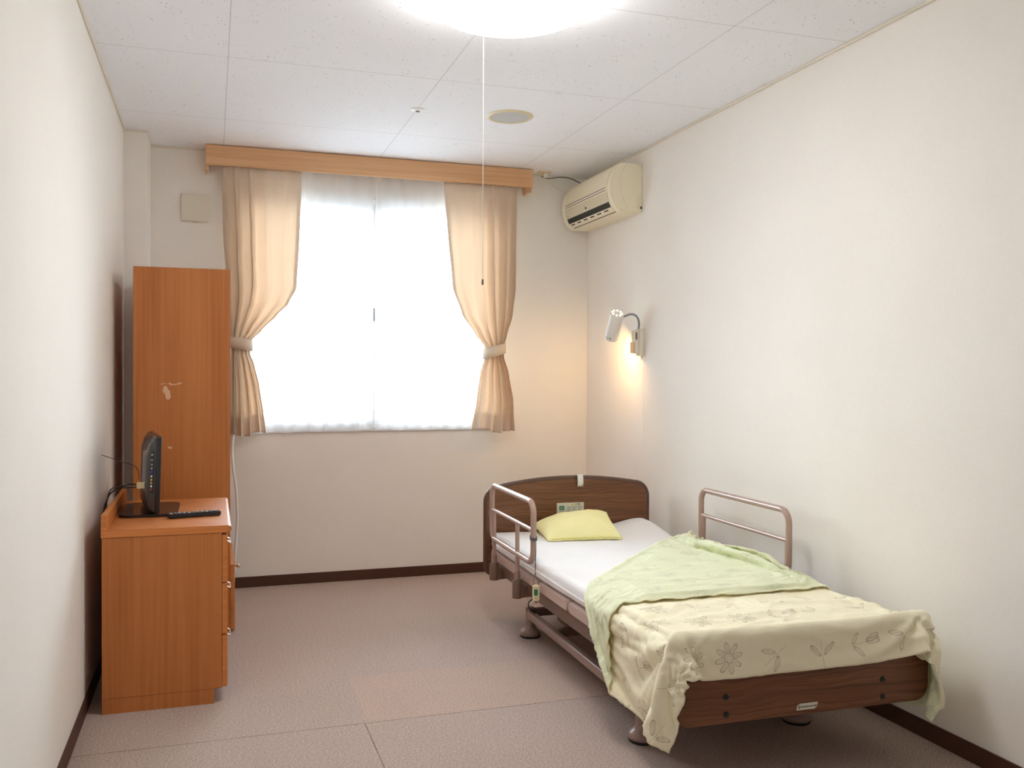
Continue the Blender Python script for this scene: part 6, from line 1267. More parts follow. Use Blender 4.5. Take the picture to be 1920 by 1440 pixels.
-13,-12,1,2,-2,-1,-1,22,-14,0,2,20,-2,-4,-9,12,0,0,-1,-1,-1,1,1,0,0,1,0,-1,1,0,-1,1,-1,1,0,0,-1,0,0,1,-1,0,0,0,0,1,-1,0,1,1,3,-6,17,11,2,0,-2,2,0,-1,0,1,0,-1,1,-1,1,-1,1,0,0,0,0,0,0,0,0,0,0,0,0,0,0,0,0,0,0,0,0,0,0,0,0,0,0,0,0,0,0,0,0,0,0,0,0,-1,0,1,-1,1,-3,0,0,3,0,1,-14,-5,8,16,
-21,-9,29,-22,26,0,-3,-20,-3,-8,35,2,-27,14,9,-5,1,0,-1,2,1,0,0,0,0,0,0,1,-1,0,1,-1,1,-1,0,0,1,-1,0,0,0,0,0,0,0,0,0,-1,1,0,0,5,-6,17,11,1,1,-1,1,0,0,0,-1,2,-1,1,-1,1,-1,0,0,0,0,0,0,0,0,0,0,0,0,0,0,0,0,0,0,0,0,0,0,0,0,0,0,0,0,0,0,0,0,0,0,0,0,0,0,-1,1,0,-7,4,-1,2,0,4,-2,-10,-4,7,
23,9,-33,7,-17,-7,-10,9,7,1,5,-5,22,-9,-6,3,-1,0,1,0,0,0,0,0,1,0,-1,0,1,0,0,0,-1,1,0,0,-1,1,0,0,1,-1,0,0,0,-1,1,0,0,-1,1,1,4,-4,17,10,1,-1,2,0,-1,-1,1,0,0,0,0,0,0,0,0,0,0,0,0,0,0,0,0,0,0,0,0,0,0,0,0,0,0,0,0,0,0,0,1,0,0,0,-1,0,0,1,0,0,0,0,-1,1,0,-1,0,-1,-5,6,0,0,1,-3,-2,5,
25,2,7,0,-4,1,-3,-6,-21,-5,-15,10,-10,5,11,2,1,0,1,-1,0,0,0,0,0,0,1,-1,0,0,-1,1,1,-1,0,-1,1,-1,0,1,-1,1,-1,1,-1,1,-1,0,0,1,-1,0,1,1,0,18,10,-1,0,2,0,0,-1,0,1,0,0,0,0,0,0,0,0,0,0,0,0,0,0,0,0,0,0,0,0,0,0,0,0,0,0,0,0,0,-1,0,0,0,1,0,0,-1,0,0,0,0,1,-1,1,1,0,-2,0,-6,4,1,4,-4,-4,4,
18,0,14,0,0,-26,-14,8,2,-7,2,0,3,1,0,1,-1,0,-1,0,0,0,0,0,-1,0,0,0,0,0,1,0,-1,1,-1,0,0,1,0,-2,2,-1,0,0,1,-1,1,0,-1,0,1,0,-1,2,0,0,19,10,-2,1,1,1,-1,-2,2,0,0,0,0,0,0,0,0,0,0,0,0,0,0,0,0,0,0,0,0,0,0,0,0,0,0,0,0,0,0,0,0,0,0,0,0,0,0,0,0,0,0,0,0,0,0,0,-1,-1,-1,-1,3,4,-9,1,
29,0,-15,-22,-7,9,25,-33,11,1,1,0,-3,3,0,-1,1,0,1,0,0,0,0,-1,1,0,0,0,0,0,-1,0,1,-1,1,1,-1,0,0,1,-2,0,1,0,-1,1,0,-1,1,0,-1,0,1,0,-1,0,-3,19,14,0,2,-1,1,0,-2,0,2,-1,0,1,-1,0,0,0,0,0,1,0,0,0,0,0,0,0,0,0,0,0,0,0,0,0,0,0,0,0,0,0,0,0,0,0,0,0,0,0,0,0,-1,0,0,2,-2,0,-1,-1,0,3,-9,-6,
16,-16,-11,17,-4,14,-25,21,-10,1,-5,-1,7,-1,-2,0,-1,0,-1,1,0,0,0,1,-1,0,0,1,-1,-1,1,0,0,0,0,-1,1,-1,0,1,0,0,0,-1,1,0,-1,1,-1,0,1,0,0,0,1,-1,3,1,14,11,-4,4,2,-1,0,0,-1,2,0,-1,1,0,0,0,0,0,-1,0,0,0,0,0,0,0,0,0,0,0,0,0,0,0,0,0,0,0,0,0,0,1,0,0,-1,0,0,1,-1,0,1,1,-1,0,-1,0,1,-2,0,-1,3,-21,
-1,-7,15,0,4,-23,17,-6,2,-1,1,-2,11,-10,2,-1,0,-1,1,-1,0,0,0,0,0,0,0,0,0,0,0,0,0,0,0,0,0,0,0,-1,1,0,-1,1,-1,0,1,-1,1,-1,0,0,-1,0,0,0,0,-1,2,17,10,1,-2,5,0,0,1,-1,1,0,0,0,0,0,0,0,0,0,0,0,0,0,0,0,1,-1,0,0,0,0,0,0,1,-1,0,0,0,0,0,-1,1,0,0,1,0,-1,1,-1,0,0,-1,1,0,0,-1,0,-2,2,1,-3,
-3,8,1,-9,-9,17,-3,-3,1,-1,1,0,-3,12,-10,2,0,0,-1,0,0,0,0,0,0,0,0,0,0,1,-1,0,0,0,0,0,-1,1,0,0,0,0,0,0,0,0,0,0,0,0,0,-1,1,-1,0,0,0,0,-2,-5,25,13,1,-1,1,0,-1,1,1,-1,0,0,0,0,0,1,0,0,0,0,0,0,0,0,-1,1,0,0,0,0,0,0,-1,1,0,0,0,0,0,0,-1,0,1,-1,0,0,0,1,-1,0,1,-1,1,0,-1,0,2,-3,1,-2,
2,2,-8,-3,11,-1,-3,-1,2,-1,0,-1,0,-2,11,-8,1,-1,0,1,-1,0,0,0,0,0,0,0,0,0,1,-1,0,0,0,0,0,0,0,0,0,0,0,0,1,-1,0,0,0,1,-1,1,-1,0,0,1,-1,-2,0,4,0,11,17,2,-1,1,0,-2,-1,3,-1,0,1,0,0,-1,0,0,0,0,0,0,0,0,0,0,0,0,0,0,0,0,0,0,0,0,0,0,0,0,0,0,0,0,0,0,0,0,0,0,0,0,-1,0,0,0,1,1,-1,0,
2,-2,-4,6,1,-2,-1,0,0,0,-1,1,-2,1,-2,8,-6,2,0,-1,1,0,-1,0,0,0,0,0,0,0,0,0,0,1,-1,0,0,0,0,0,0,0,1,-1,0,0,0,0,0,0,0,0,0,1,-1,0,0,2,-1,1,-2,2,12,16,2,-1,0,1,-1,-2,3,0,-1,1,0,0,0,0,0,0,0,0,0,0,0,0,0,0,0,0,0,0,0,0,0,0,0,0,0,0,0,0,0,0,0,0,0,0,0,1,-1,0,0,1,-3,1,-4,3,2,-1,
2,-4,2,2,-1,-1,-1,0,0,1,1,-1,-1,-1,1,-1,6,-3,0,0,-1,0,1,-1,0,0,0,0,0,0,-1,1,0,0,0,0,1,-1,0,0,0,0,0,0,0,1,-1,1,-1,0,0,0,1,-1,1,-1,1,1,0,-1,0,0,2,10,17,2,0,-1,1,0,-1,1,0,0,0,0,0,0,0,0,0,0,0,0,0,0,0,0,0,0,0,0,0,0,0,0,1,0,0,0,0,0,0,0,0,0,0,-1,1,-1,0,0,0,0,-1,1,2,-2,0,0,
0,-1,2,1,-1,-1,0,0,0,1,-1,0,-1,0,0,0,-1,4,-2,0,1,0,-1,0,1,0,-1,0,0,0,1,-1,0,0,0,1,-1,0,0,0,0,0,0,0,0,0,0,0,0,0,1,-1,0,0,0,1,-1,1,1,0,0,-1,-1,1,12,17,2,1,-1,0,0,-1,1,0,0,1,0,0,0,0,0,0,0,0,0,0,0,0,0,0,0,0,0,0,0,0,-1,0,0,0,0,0,0,0,0,0,0,1,-1,1,0,-1,0,0,-1,0,2,0,-2,1,
0,0,1,-1,0,-1,1,1,-2,1,0,0,0,-1,0,0,1,-1,2,0,-1,0,0,0,0,0,0,0,0,0,0,0,0,-1,1,0,0,0,0,0,0,0,0,0,0,0,0,0,0,0,0,0,0,1,-1,0,0,0,2,0,-1,1,-1,0,-1,12,18,1,2,0,-1,1,-1,0,1,-1,0,1,-1,0,0,0,0,1,0,0,0,0,0,0,0,0,0,0,0,0,0,0,0,0,0,0,0,0,0,0,0,0,0,-1,1,0,-1,-1,0,0,0,1,0,1,
0,0,1,0,-1,0,-1,1,0,1,0,-1,-1,0,0,0,0,0,1,1,0,-1,1,0,-2,1,0,0,0,0,0,1,-1,1,-1,0,0,0,0,0,0,0,0,0,0,0,0,0,0,0,0,0,0,0,0,0,0,0,0,0,1,0,1,-1,0,0,10,20,1,1,0,-1,1,0,-1,1,0,-1,1,0,0,0,0,-1,0,0,0,0,0,0,0,0,1,0,0,0,0,0,0,0,0,0,0,0,0,0,0,-1,1,1,-1,0,0,-1,1,-1,1,-1,1,0,
1,0,-1,0,0,0,0,0,0,0,0,0,0,0,0,-1,0,0,0,0,1,0,-1,1,1,-2,1,0,0,0,-1,0,1,0,0,-1,1,1,-1,0,0,0,0,0,0,0,0,0,0,0,0,0,0,0,0,0,0,0,0,0,0,0,0,1,0,-1,1,9,20,2,1,0,0,-1,1,0,1,-1,0,0,0,0,0,0,1,-1,0,0,1,0,-1,0,0,0,0,0,0,0,0,0,0,0,0,0,0,0,0,1,-1,0,0,0,-1,1,0,-1,0,0,1,0,
0,0,0,0,-1,1,0,0,0,0,0,0,0,0,-1,2,-2,0,0,0,1,0,0,0,0,1,-1,0,0,0,1,-1,0,0,0,1,-1,-1,1,0,0,0,0,1,-1,0,0,0,0,0,0,0,0,0,0,0,0,0,0,0,0,0,1,-1,0,1,-1,1,8,21,2,2,-1,0,-1,0,0,2,-1,0,0,0,0,1,-1,1,0,0,-1,0,1,0,-1,0,0,0,0,0,0,0,0,0,0,0,0,0,0,0,0,0,1,0,0,-1,0,0,0,1,-1,1,
0,0,0,-1,1,0,1,-1,-1,1,0,1,-1,0,0,-1,2,-1,-1,0,0,1,1,-1,0,0,0,0,0,0,0,0,0,0,0,0,0,1,-1,0,0,0,0,0,0,0,0,0,0,0,0,0,0,0,0,0,0,0,0,0,0,0,0,1,0,-1,0,0,1,7,22,2,1,0,0,0,0,-1,2,0,0,0,0,-1,0,0,0,0,0,0,0,0,0,0,0,0,0,0,0,0,0,0,0,0,0,0,0,0,0,0,1,0,0,0,-3,-1,3,2,-1,-1,
-1,1,0,0,0,0,0,0,1,0,0,-1,0,-1,1,0,-1,1,0,0,-1,1,-1,1,0,0,0,0,0,0,0,0,0,0,0,0,0,0,1,-1,0,0,0,0,0,0,1,-1,0,0,0,0,0,0,0,0,0,0,0,0,0,0,0,0,0,1,0,-1,0,0,7,22,3,2,0,-1,-1,1,-1,1,0,0,0,1,0,0,0,0,0,0,0,0,0,0,0,0,0,0,0,0,0,0,0,0,0,0,0,0,0,0,0,0,0,-1,0,-2,2,0,1,0,
0,0,0,0,0,0,0,0,0,0,0,0,0,0,0,0,0,0,0,0,0,0,1,-1,0,0,0,0,0,0,0,0,0,-1,1,0,0,0,-1,1,0,1,-1,0,1,-1,0,0,0,0,0,0,0,0,0,0,0,0,0,0,0,0,0,0,0,0,0,0,0,0,0,6,22,4,1,1,0,-1,1,-1,1,0,0,-1,0,0,0,0,1,0,0,0,0,0,0,0,0,0,0,0,0,0,0,0,0,0,0,0,0,0,0,0,0,1,-1,0,-1,0,0,2,
-1,0,1,0,0,0,-1,0,1,0,0,1,-1,0,0,0,0,0,0,-1,1,0,0,0,0,0,0,0,0,0,0,0,0,0,0,0,0,0,1,-1,0,0,0,0,0,0,0,0,0,0,0,0,0,0,0,0,0,0,0,0,0,0,0,0,0,0,0,1,-1,1,-1,0,5,21,7,-1,1,0,0,1,-1,0,1,0,0,0,0,0,-1,0,0,0,0,0,0,0,0,0,0,0,0,0,0,0,0,0,0,0,1,-1,1,0,0,0,2,-3,0,1,0,0,
-1,1,0,0,0,0,0,0,0,0,0,0,0,0,-1,1,0,0,0,0,-1,0,1,0,0,0,0,0,0,0,0,0,0,0,0,0,0,0,0,0,0,0,0,0,0,0,0,0,0,0,0,0,0,0,0,0,0,0,0,0,0,0,0,0,0,0,0,0,1,-1,0,0,0,5,20,9,-1,1,-1,0,1,0,-1,1,0,0,0,0,0,0,0,0,0,0,0,0,0,0,0,0,0,0,0,0,0,0,0,0,-1,1,0,0,0,-1,-2,2,1,1,-1,1,
-1,0,0,1,0,0,0,-1,2,-1,1,0,-1,0,0,0,0,0,-1,0,1,-1,0,1,0,0,0,0,0,0,-1,1,0,0,0,-1,1,0,0,0,0,0,0,0,0,0,0,0,0,0,0,0,0,0,0,0,0,0,0,0,0,0,0,0,0,0,0,0,0,0,0,0,0,0,3,20,10,0,1,-1,-1,2,0,0,0,0,0,0,0,0,0,0,0,0,0,0,0,0,0,0,0,0,0,0,0,0,0,0,0,0,0,0,1,-4,2,0,0,1,0,0,
-1,1,0,0,0,-1,1,0,0,0,0,0,0,1,-1,0,0,0,0,0,-1,0,0,0,1,0,0,0,0,0,0,0,0,0,0,0,0,0,0,0,0,0,0,0,0,0,-1,1,0,0,0,0,0,0,0,0,0,0,0,0,0,0,0,0,0,0,0,0,0,0,1,-1,0,0,0,3,19,11,0,1,0,-2,0,0,0,2,0,0,0,0,0,0,0,0,0,0,0,0,0,0,0,0,0,0,0,0,0,0,0,-1,1,1,-1,2,-1,-2,0,0,1,1,
-1,0,1,0,0,0,0,0,0,0,0,0,1,-1,1,-1,0,0,0,0,-1,0,0,1,0,-1,1,0,0,0,0,0,0,0,0,0,0,0,0,0,0,0,0,0,0,0,0,0,0,0,0,0,0,0,0,0,0,0,0,0,0,0,0,0,0,0,0,0,0,0,0,1,-1,0,0,0,2,18,13,0,1,0,0,-1,0,-1,2,0,0,0,0,0,0,0,0,0,0,0,0,0,0,0,0,0,0,0,0,0,0,0,0,1,-1,1,0,-1,-2,2,1,0,
-1,0,0,0,1,0,0,-1,1,0,0,1,-1,0,0,1,0,-1,0,0,0,0,-1,1,0,0,0,0,0,0,0,0,0,0,0,1,-1,0,0,1,-1,0,0,0,0,0,0,0,0,0,0,0,0,0,0,0,0,0,0,0,0,0,0,0,0,0,0,0,0,0,0,0,1,-1,0,0,0,2,16,15,0,1,0,0,0,-1,-2,2,1,0,0,0,0,0,0,0,0,0,0,0,0,0,0,0,0,0,0,0,0,0,0,0,0,0,2,-1,-3,0,1,1,
-1,1,0,0,0,0,0,0,1,0,0,-1,0,0,1,-1,0,1,-1,0,0,-1,1,-1,0,1,0,0,0,0,0,0,0,0,0,0,0,0,0,0,0,0,1,-1,0,0,0,0,0,0,0,0,0,0,0,0,0,0,0,0,0,0,0,0,0,0,0,0,0,0,0,0,0,1,-1,0,0,0,1,15,16,1,1,0,0,0,0,-2,1,1,0,0,0,0,0,0,0,0,0,0,0,0,0,0,0,0,0,0,0,0,0,0,0,0,0,3,-4,-2,3,0,
-2,1,1,0,0,0,-1,1,0,0,0,0,0,0,0,0,1,0,1,-2,0,0,-1,0,1,0,0,0,0,0,0,0,0,0,0,0,0,0,0,-1,1,0,0,0,0,0,1,-1,0,0,0,0,0,0,0,0,0,0,0,0,0,0,0,0,0,0,0,0,0,0,0,0,0,0,1,-1,0,0,0,1,13,18,0,2,0,0,0,0,-2,1,0,1,0,0,0,0,0,0,0,0,0,0,0,0,0,0,0,0,0,0,0,0,0,0,-1,1,-1,1,0,0,
-1,0,0,1,0,0,0,0,0,0,0,0,0,1,-1,0,0,0,1,2,-2,-1,0,0,-1,1,0,0,0,0,0,0,0,0,0,0,0,0,0,0,0,0,0,0,0,0,0,0,0,0,0,0,0,0,0,0,0,0,0,0,0,0,0,0,0,0,0,0,0,0,0,0,0,0,0,1,-1,0,0,0,1,12,19,0,1,0,0,1,0,-2,2,-1,1,0,0,0,0,0,0,0,0,0,-1,0,0,0,0,1,-1,1,0,0,-1,1,0,-4,3,-1,2,0,
-1,0,1,0,0,0,0,0,0,0,1,0,0,-1,0,0,0,0,0,0,2,-1,-1,-1,1,0,0,0,0,0,0,0,0,0,0,0,0,0,0,0,0,0,-1,1,0,0,0,0,0,0,0,0,0,0,0,0,0,0,0,0,0,0,0,0,0,0,0,0,0,0,0,0,0,0,0,0,2,-2,0,0,0,0,11,20,2,1,0,-1,0,1,-2,1,0,0,0,0,0,0,0,0,0,0,1,0,0,0,0,-1,1,0,0,0,-1,1,1,1,-2,-1,-1,2,
-1,0,0,1,0,0,0,0,0,1,-1,0,0,0,0,1,-1,0,0,0,0,2,-1,-1,0,0,0,0,0,0,0,0,0,0,0,0,0,0,0,0,0,0,0,0,-1,1,-1,1,0,0,0,0,0,0,0,0,0,0,0,0,0,0,0,0,0,0,0,0,0,0,0,0,0,0,0,0,0,1,0,-1,1,-1,1,9,20,3,0,0,1,-1,0,0,0,1,0,0,0,0,0,-1,0,0,0,1,0,0,-1,0,1,-1,0,1,0,-1,1,0,0,-1,-1,0,
-1,0,0,1,0,0,0,0,0,0,0,0,0,0,0,0,0,0,1,0,0,0,1,-2,-1,1,0,0,0,0,0,0,0,0,0,0,0,0,0,0,0,-1,2,-2,1,0,0,0,0,0,0,0,0,0,0,0,0,0,0,0,0,0,0,0,0,0,0,0,0,0,0,0,0,0,0,0,0,0,1,0,-1,0,0,0,9,20,4,1,-1,0,0,0,-1,-1,2,0,0,0,0,1,0,0,0,-1,0,0,1,0,-1,1,0,-1,1,-1,1,-1,0,0,0,0,
-1,-1,1,1,0,0,-1,0,1,0,1,0,-1,0,0,0,0,0,0,0,0,0,0,2,-1,-1,0,0,0,0,1,-1,0,0,0,0,0,0,0,0,0,0,-1,2,-1,0,0,0,0,0,0,0,0,0,0,0,0,0,0,0,0,0,0,0,0,0,0,0,0,0,0,0,0,0,0,0,0,0,0,0,1,0,-1,1,-1,8,21,2,2,0,0,-1,1,0,-2,2,0,0,0,0,0,0,0,0,0,0,0,0,0,0,0,1,-1,0,1,1,-1,-1,0,0,
0,-1,0,0,1,0,0,0,1,0,-1,0,0,0,0,0,0,0,0,0,0,0,0,0,1,-1,0,0,1,-1,0,0,0,0,0,-1,1,0,0,0,0,1,-1,0,0,0,0,0,0,0,0,0,0,0,0,0,0,0,0,0,0,0,0,0,0,0,0,0,0,0,0,0,0,0,0,0,0,0,0,0,0,1,-1,0,0,0,6,23,2,2,0,0,0,0,0,-2,2,0,0,0,0,0,0,0,0,0,0,0,0,-1,1,0,1,-1,-1,1,3,-4,0,0,
-1,-1,1,1,0,0,0,0,0,0,1,-1,-1,0,1,0,0,0,0,0,1,0,0,0,-1,0,1,-1,-1,1,0,0,0,1,-1,1,-1,0,0,0,0,0,0,0,1,-1,0,0,0,0,0,0,0,0,0,0,0,0,0,0,0,0,0,0,0,0,0,0,0,0,0,0,0,0,0,0,0,0,0,0,0,0,1,-1,0,0,0,6,22,3,1,1,-1,0,1,0,-2,1,1,0,0,0,0,0,0,0,0,0,0,0,0,0,0,-1,-2,2,0,4,-5,1,
-1,-1,-1,2,1,0,0,0,0,1,-1,0,0,0,0,0,0,0,0,0,0,0,0,0,0,0,-1,2,-1,0,0,0,0,0,0,0,0,0,0,0,0,0,0,0,0,1,-1,0,0,0,0,0,0,0,0,0,0,0,0,0,0,0,0,0,0,0,0,0,0,0,0,0,0,0,0,0,0,0,0,0,0,0,0,1,-1,0,0,0,6,20,6,0,0,0,0,0,0,0,0,0,0,0,0,0,0,0,0,0,0,0,0,1,-1,1,-3,2,0,0,0,0,
0,-2,0,0,2,1,0,-2,2,-1,1,0,-1,0,0,-1,1,0,0,0,-1,1,0,0,0,0,0,-1,2,-1,0,0,0,0,0,0,0,0,0,0,0,0,0,0,0,0,1,-1,0,0,0,0,0,0,0,0,0,0,0,0,0,0,0,0,0,0,0,0,0,0,0,0,0,0,0,0,0,0,0,0,0,0,0,0,2,-2,1,-1,0,6,19,6,1,1,-1,0,1,-1,-1,1,0,0,0,1,0,-1,0,0,0,0,0,0,1,-1,0,1,0,-2,1,-2,
0,-1,-2,1,1,1,0,0,0,1,-1,0,0,-1,0,1,0,0,0,0,0,0,0,0,0,0,0,-1,0,1,0,0,0,0,0,0,0,0,0,1,-1,0,0,0,0,0,0,0,0,0,0,0,0,0,0,0,0,0,0,0,0,0,0,0,0,0,0,0,0,0,0,0,0,0,0,0,0,0,0,0,0,0,0,0,0,1,-1,0,0,0,6,19,6,0,1,0,0,0,0,0,0,0,0,-1,0,1,1,-1,0,0,0,0,1,-1,-2,-6,8,3,-3,0,
0,-1,-2,-1,2,2,0,1,-1,0,1,-1,0,0,0,0,0,0,-1,1,0,-1,1,0,0,0,0,0,0,0,-1,1,0,0,0,0,0,0,0,0,0,0,0,0,0,0,0,0,0,0,0,0,0,0,0,0,0,0,0,0,0,0,0,0,0,0,0,0,0,0,0,0,0,0,0,0,0,0,0,0,0,0,0,0,0,0,1,-1,0,0,0,5,20,6,0,1,-1,1,0,-1,1,0,0,0,0,0,-1,1,0,0,-1,-3,0,5,-3,-2,0,0,6,-7,
0,1,-4,-1,2,2,1,-1,0,1,-1,0,0,0,0,0,0,0,0,0,0,1,-1,0,0,0,0,0,0,0,0,0,0,-1,1,0,0,0,0,0,0,0,0,0,0,-1,1,0,0,0,0,0,0,0,0,0,0,0,0,0,0,0,0,0,0,0,0,0,0,0,0,0,0,0,0,0,0,0,0,0,0,0,0,0,0,0,0,1,-1,0,0,0,5,19,7,0,1,-1,0,1,-1,0,0,1,0,0,0,0,-1,1,0,0,-1,0,1,-2,-7,7,-1,4,
0,3,-4,-4,1,3,2,-1,0,1,0,-1,-1,1,0,0,0,0,0,0,0,0,0,0,0,0,0,0,0,0,0,0,0,0,0,0,0,0,0,-1,1,0,0,0,0,0,0,0,0,0,0,0,0,0,0,0,0,0,0,0,0,0,0,0,0,0,0,0,0,0,0,0,0,0,0,0,0,0,0,0,0,0,0,0,0,0,0,0,1,0,-1,1,-1,5,19,6,0,1,1,-1,0,1,0,-1,0,0,0,0,0,0,0,0,-1,0,-1,5,-7,-1,5,2,
-1,5,-3,-5,-2,3,3,1,-1,0,1,-1,0,0,0,0,0,0,0,0,1,-1,0,1,-1,0,0,0,0,0,0,0,0,0,0,0,0,0,0,0,0,0,0,0,-1,1,0,0,0,0,0,0,0,0,0,0,0,0,0,0,0,0,0,0,0,0,0,0,0,0,0,0,0,0,0,0,0,0,0,0,0,0,0,0,0,0,0,0,0,1,0,-1,0,1,4,19,6,0,0,1,0,-1,0,1,0,0,0,0,0,-1,1,0,0,-1,0,1,-1,-2,2,-1,
-4,8,1,-6,-5,2,4,1,-1,1,-1,0,0,0,0,0,0,0,1,-1,0,0,1,-1,1,-1,0,1,-1,0,0,0,0,0,0,-1,1,0,0,0,0,0,0,0,0,0,-1,1,0,0,0,0,0,0,0,0,0,0,0,0,0,0,0,0,0,0,0,0,0,0,0,0,0,0,0,0,0,0,0,0,0,0,0,0,0,0,0,0,0,0,0,1,0,-1,0,6,18,6,0,0,1,0,0,-1,0,0,0,0,0,1,0,0,-1,0,-1,1,2,-8,2,5,
-5,3,12,-6,-8,-3,5,3,-2,2,0,-1,1,0,0,-1,0,1,-1,1,-1,1,-1,0,0,1,0,-1,1,-1,0,0,0,0,0,1,-1,0,0,0,0,0,0,0,0,0,1,-1,0,0,0,0,0,0,0,0,0,0,0,0,0,0,0,0,0,0,0,0,0,0,0,0,0,0,0,0,0,0,0,0,0,0,0,0,0,0,0,0,0,0,0,0,0,0,0,0,6,17,7,0,0,0,0,0,0,0,0,0,1,-1,-1,1,0,-1,1,-1,0,-2,-2,2,
-6,-2,12,9,-12,-9,3,7,-2,0,1,-1,0,0,0,1,0,-1,0,0,0,0,0,0,0,0,-1,1,0,0,1,-1,0,0,0,0,0,0,0,0,0,0,1,-1,1,-1,0,0,0,0,0,0,0,0,0,0,0,0,0,0,0,0,0,0,0,0,0,0,0,0,0,0,0,0,0,0,0,0,0,0,0,0,0,0,0,0,0,0,0,0,0,0,0,0,1,-1,0,7,15,7,-1,1,1,0,0,0,0,0,0,0,0,-1,0,0,1,0,-1,0,-2,1,
-10,2,-7,22,7,-17,-6,9,1,0,-1,0,1,1,0,-2,0,0,1,-1,1,-1,0,1,0,-1,1,-1,0,0,0,0,0,1,-1,0,0,0,0,0,0,0,0,0,0,0,0,0,0,0,0,0,0,0,0,0,0,0,0,0,0,0,0,0,0,0,0,0,0,0,0,0,0,0,0,0,0,0,0,0,0,0,0,0,0,0,0,0,0,0,0,0,0,0,0,-1,0,1,8,14,7,0,0,0,0,0,0,0,0,1,-2,-2,2,-2,3,-1,1,1,-4,1,
-11,-1,4,-11,30,5,-23,2,5,0,0,0,1,3,-4,1,0,0,-1,0,0,0,1,-1,0,1,-1,0,0,0,0,1,-1,0,0,0,0,0,0,0,0,0,0,0,0,0,0,0,0,0,0,0,0,0,0,0,0,0,0,0,0,0,0,0,0,0,0,0,0,0,0,0,0,0,0,0,0,0,0,0,0,0,0,0,0,0,0,0,0,0,0,0,0,1,-1,1,-1,-1,1,9,14,6,0,0,0,0,0,0,0,-2,-1,2,-1,2,-1,-5,6,0,-3,-5,
-13,-1,0,7,-14,36,-4,-27,17,-1,1,-1,3,0,-4,0,0,0,0,1,-1,1,0,0,0,0,0,0,0,0,0,-1,1,0,0,0,1,-1,0,0,0,0,0,0,0,0,0,0,0,0,0,0,0,0,0,0,0,0,0,0,0,0,0,0,0,0,0,0,0,0,0,0,0,0,0,0,0,0,0,0,0,0,0,0,0,0,0,0,0,0,0,0,0,0,1,-1,1,0,-1,-1,10,14,5,1,0,0,0,0,0,0,0,-1,0,0,1,-3,-5,9,-4,-1,
-20,1,1,-5,11,-14,42,10,-38,11,1,0,8,-13,4,1,-1,0,1,-1,1,-1,0,1,0,0,1,0,-1,0,0,0,0,0,0,0,0,0,0,0,0,0,-1,1,0,0,0,0,0,0,0,0,0,0,0,0,0,0,0,0,0,0,0,0,0,0,0,0,0,0,0,0,0,0,0,0,0,0,0,0,0,0,0,0,0,0,0,0,0,0,0,0,0,0,0,1,-1,0,0,2,-2,10,14,4,0,0,0,0,0,1,-1,0,-1,1,0,1,-4,2,0,0,
-30,0,2,5,-2,3,-6,24,10,-4,0,5,-18,10,1,-1,1,-1,-1,1,0,0,0,0,0,0,0,0,1,1,-1,0,0,0,0,0,-1,1,0,0,0,0,0,0,0,0,0,0,0,0,0,0,0,0,0,0,0,0,0,0,0,0,0,0,0,0,0,0,0,0,0,0,0,0,0,0,0,0,0,0,0,0,0,0,0,0,0,0,0,0,0,0,0,0,0,0,2,-2,0,-1,0,0,11,14,4,0,0,1,0,-2,1,-1,2,-1,-2,0,3,-3,2,-5,
15,-4,-4,-1,-2,5,6,-35,30,-12,2,-6,17,-17,4,1,0,1,0,-1,-1,1,0,0,1,0,0,1,-1,-1,1,1,-1,0,0,0,0,0,0,0,0,0,0,0,-1,1,-1,1,0,0,0,0,0,0,0,0,0,0,0,0,0,0,0,0,0,0,0,0,0,0,0,0,0,0,0,0,0,0,0,0,0,0,0,0,0,0,0,0,0,0,0,0,0,0,0,0,0,3,-2,0,1,-2,0,11,14,3,-1,0,1,-1,1,0,-1,0,-1,1,0,-5,5,-5,
34,-3,2,-5,2,-4,-15,-6,-18,10,3,9,2,-11,0,1,-1,0,1,0,-2,0,0,0,-1,1,0,0,1,0,0,-1,1,0,0,-1,1,0,0,0,0,0,0,0,0,0,0,0,0,0,0,0,0,0,0,0,0,0,0,0,0,0,0,0,0,0,0,0,0,0,0,0,0,0,0,0,0,0,0,0,0,0,0,0,0,0,0,0,0,0,0,0,0,0,0,0,0,0,2,-1,2,-1,-3,2,12,13,2,-1,-1,0,-4,0,6,-1,-1,0,1,1,-2,1,
26,7,-1,-18,-18,-16,-7,24,14,-9,-3,3,-2,27,-24,-5,0,-1,0,0,3,0,0,-1,0,0,0,0,0,1,0,0,0,-1,1,1,-1,0,0,0,0,0,0,0,0,0,0,0,0,0,0,0,0,0,0,0,0,0,0,0,0,0,0,0,0,0,0,0,0,0,0,0,0,0,0,0,0,0,0,0,0,0,0,0,0,0,0,0,0,0,0,0,0,0,0,0,0,0,0,2,-2,4,0,-5,2,13,13,0,0,-1,1,0,-7,6,1,-1,0,-3,1,2,
32,-2,-7,10,0,-2,-8,-20,-5,9,-4,-10,0,0,22,-4,-13,0,-1,1,0,0,1,1,0,-1,0,0,0,0,0,1,0,0,0,0,0,0,0,0,0,0,0,0,0,0,1,-1,0,0,0,0,0,0,0,0,0,0,0,0,0,0,0,0,0,0,0,0,0,0,0,0,0,0,0,0,0,0,0,0,0,0,0,0,0,0,0,0,0,0,0,0,0,0,0,0,0,0,0,0,1,-1,3,1,-5,2,14,12,-1,0,0,-1,0,0,-1,1,0,1,-1,2,
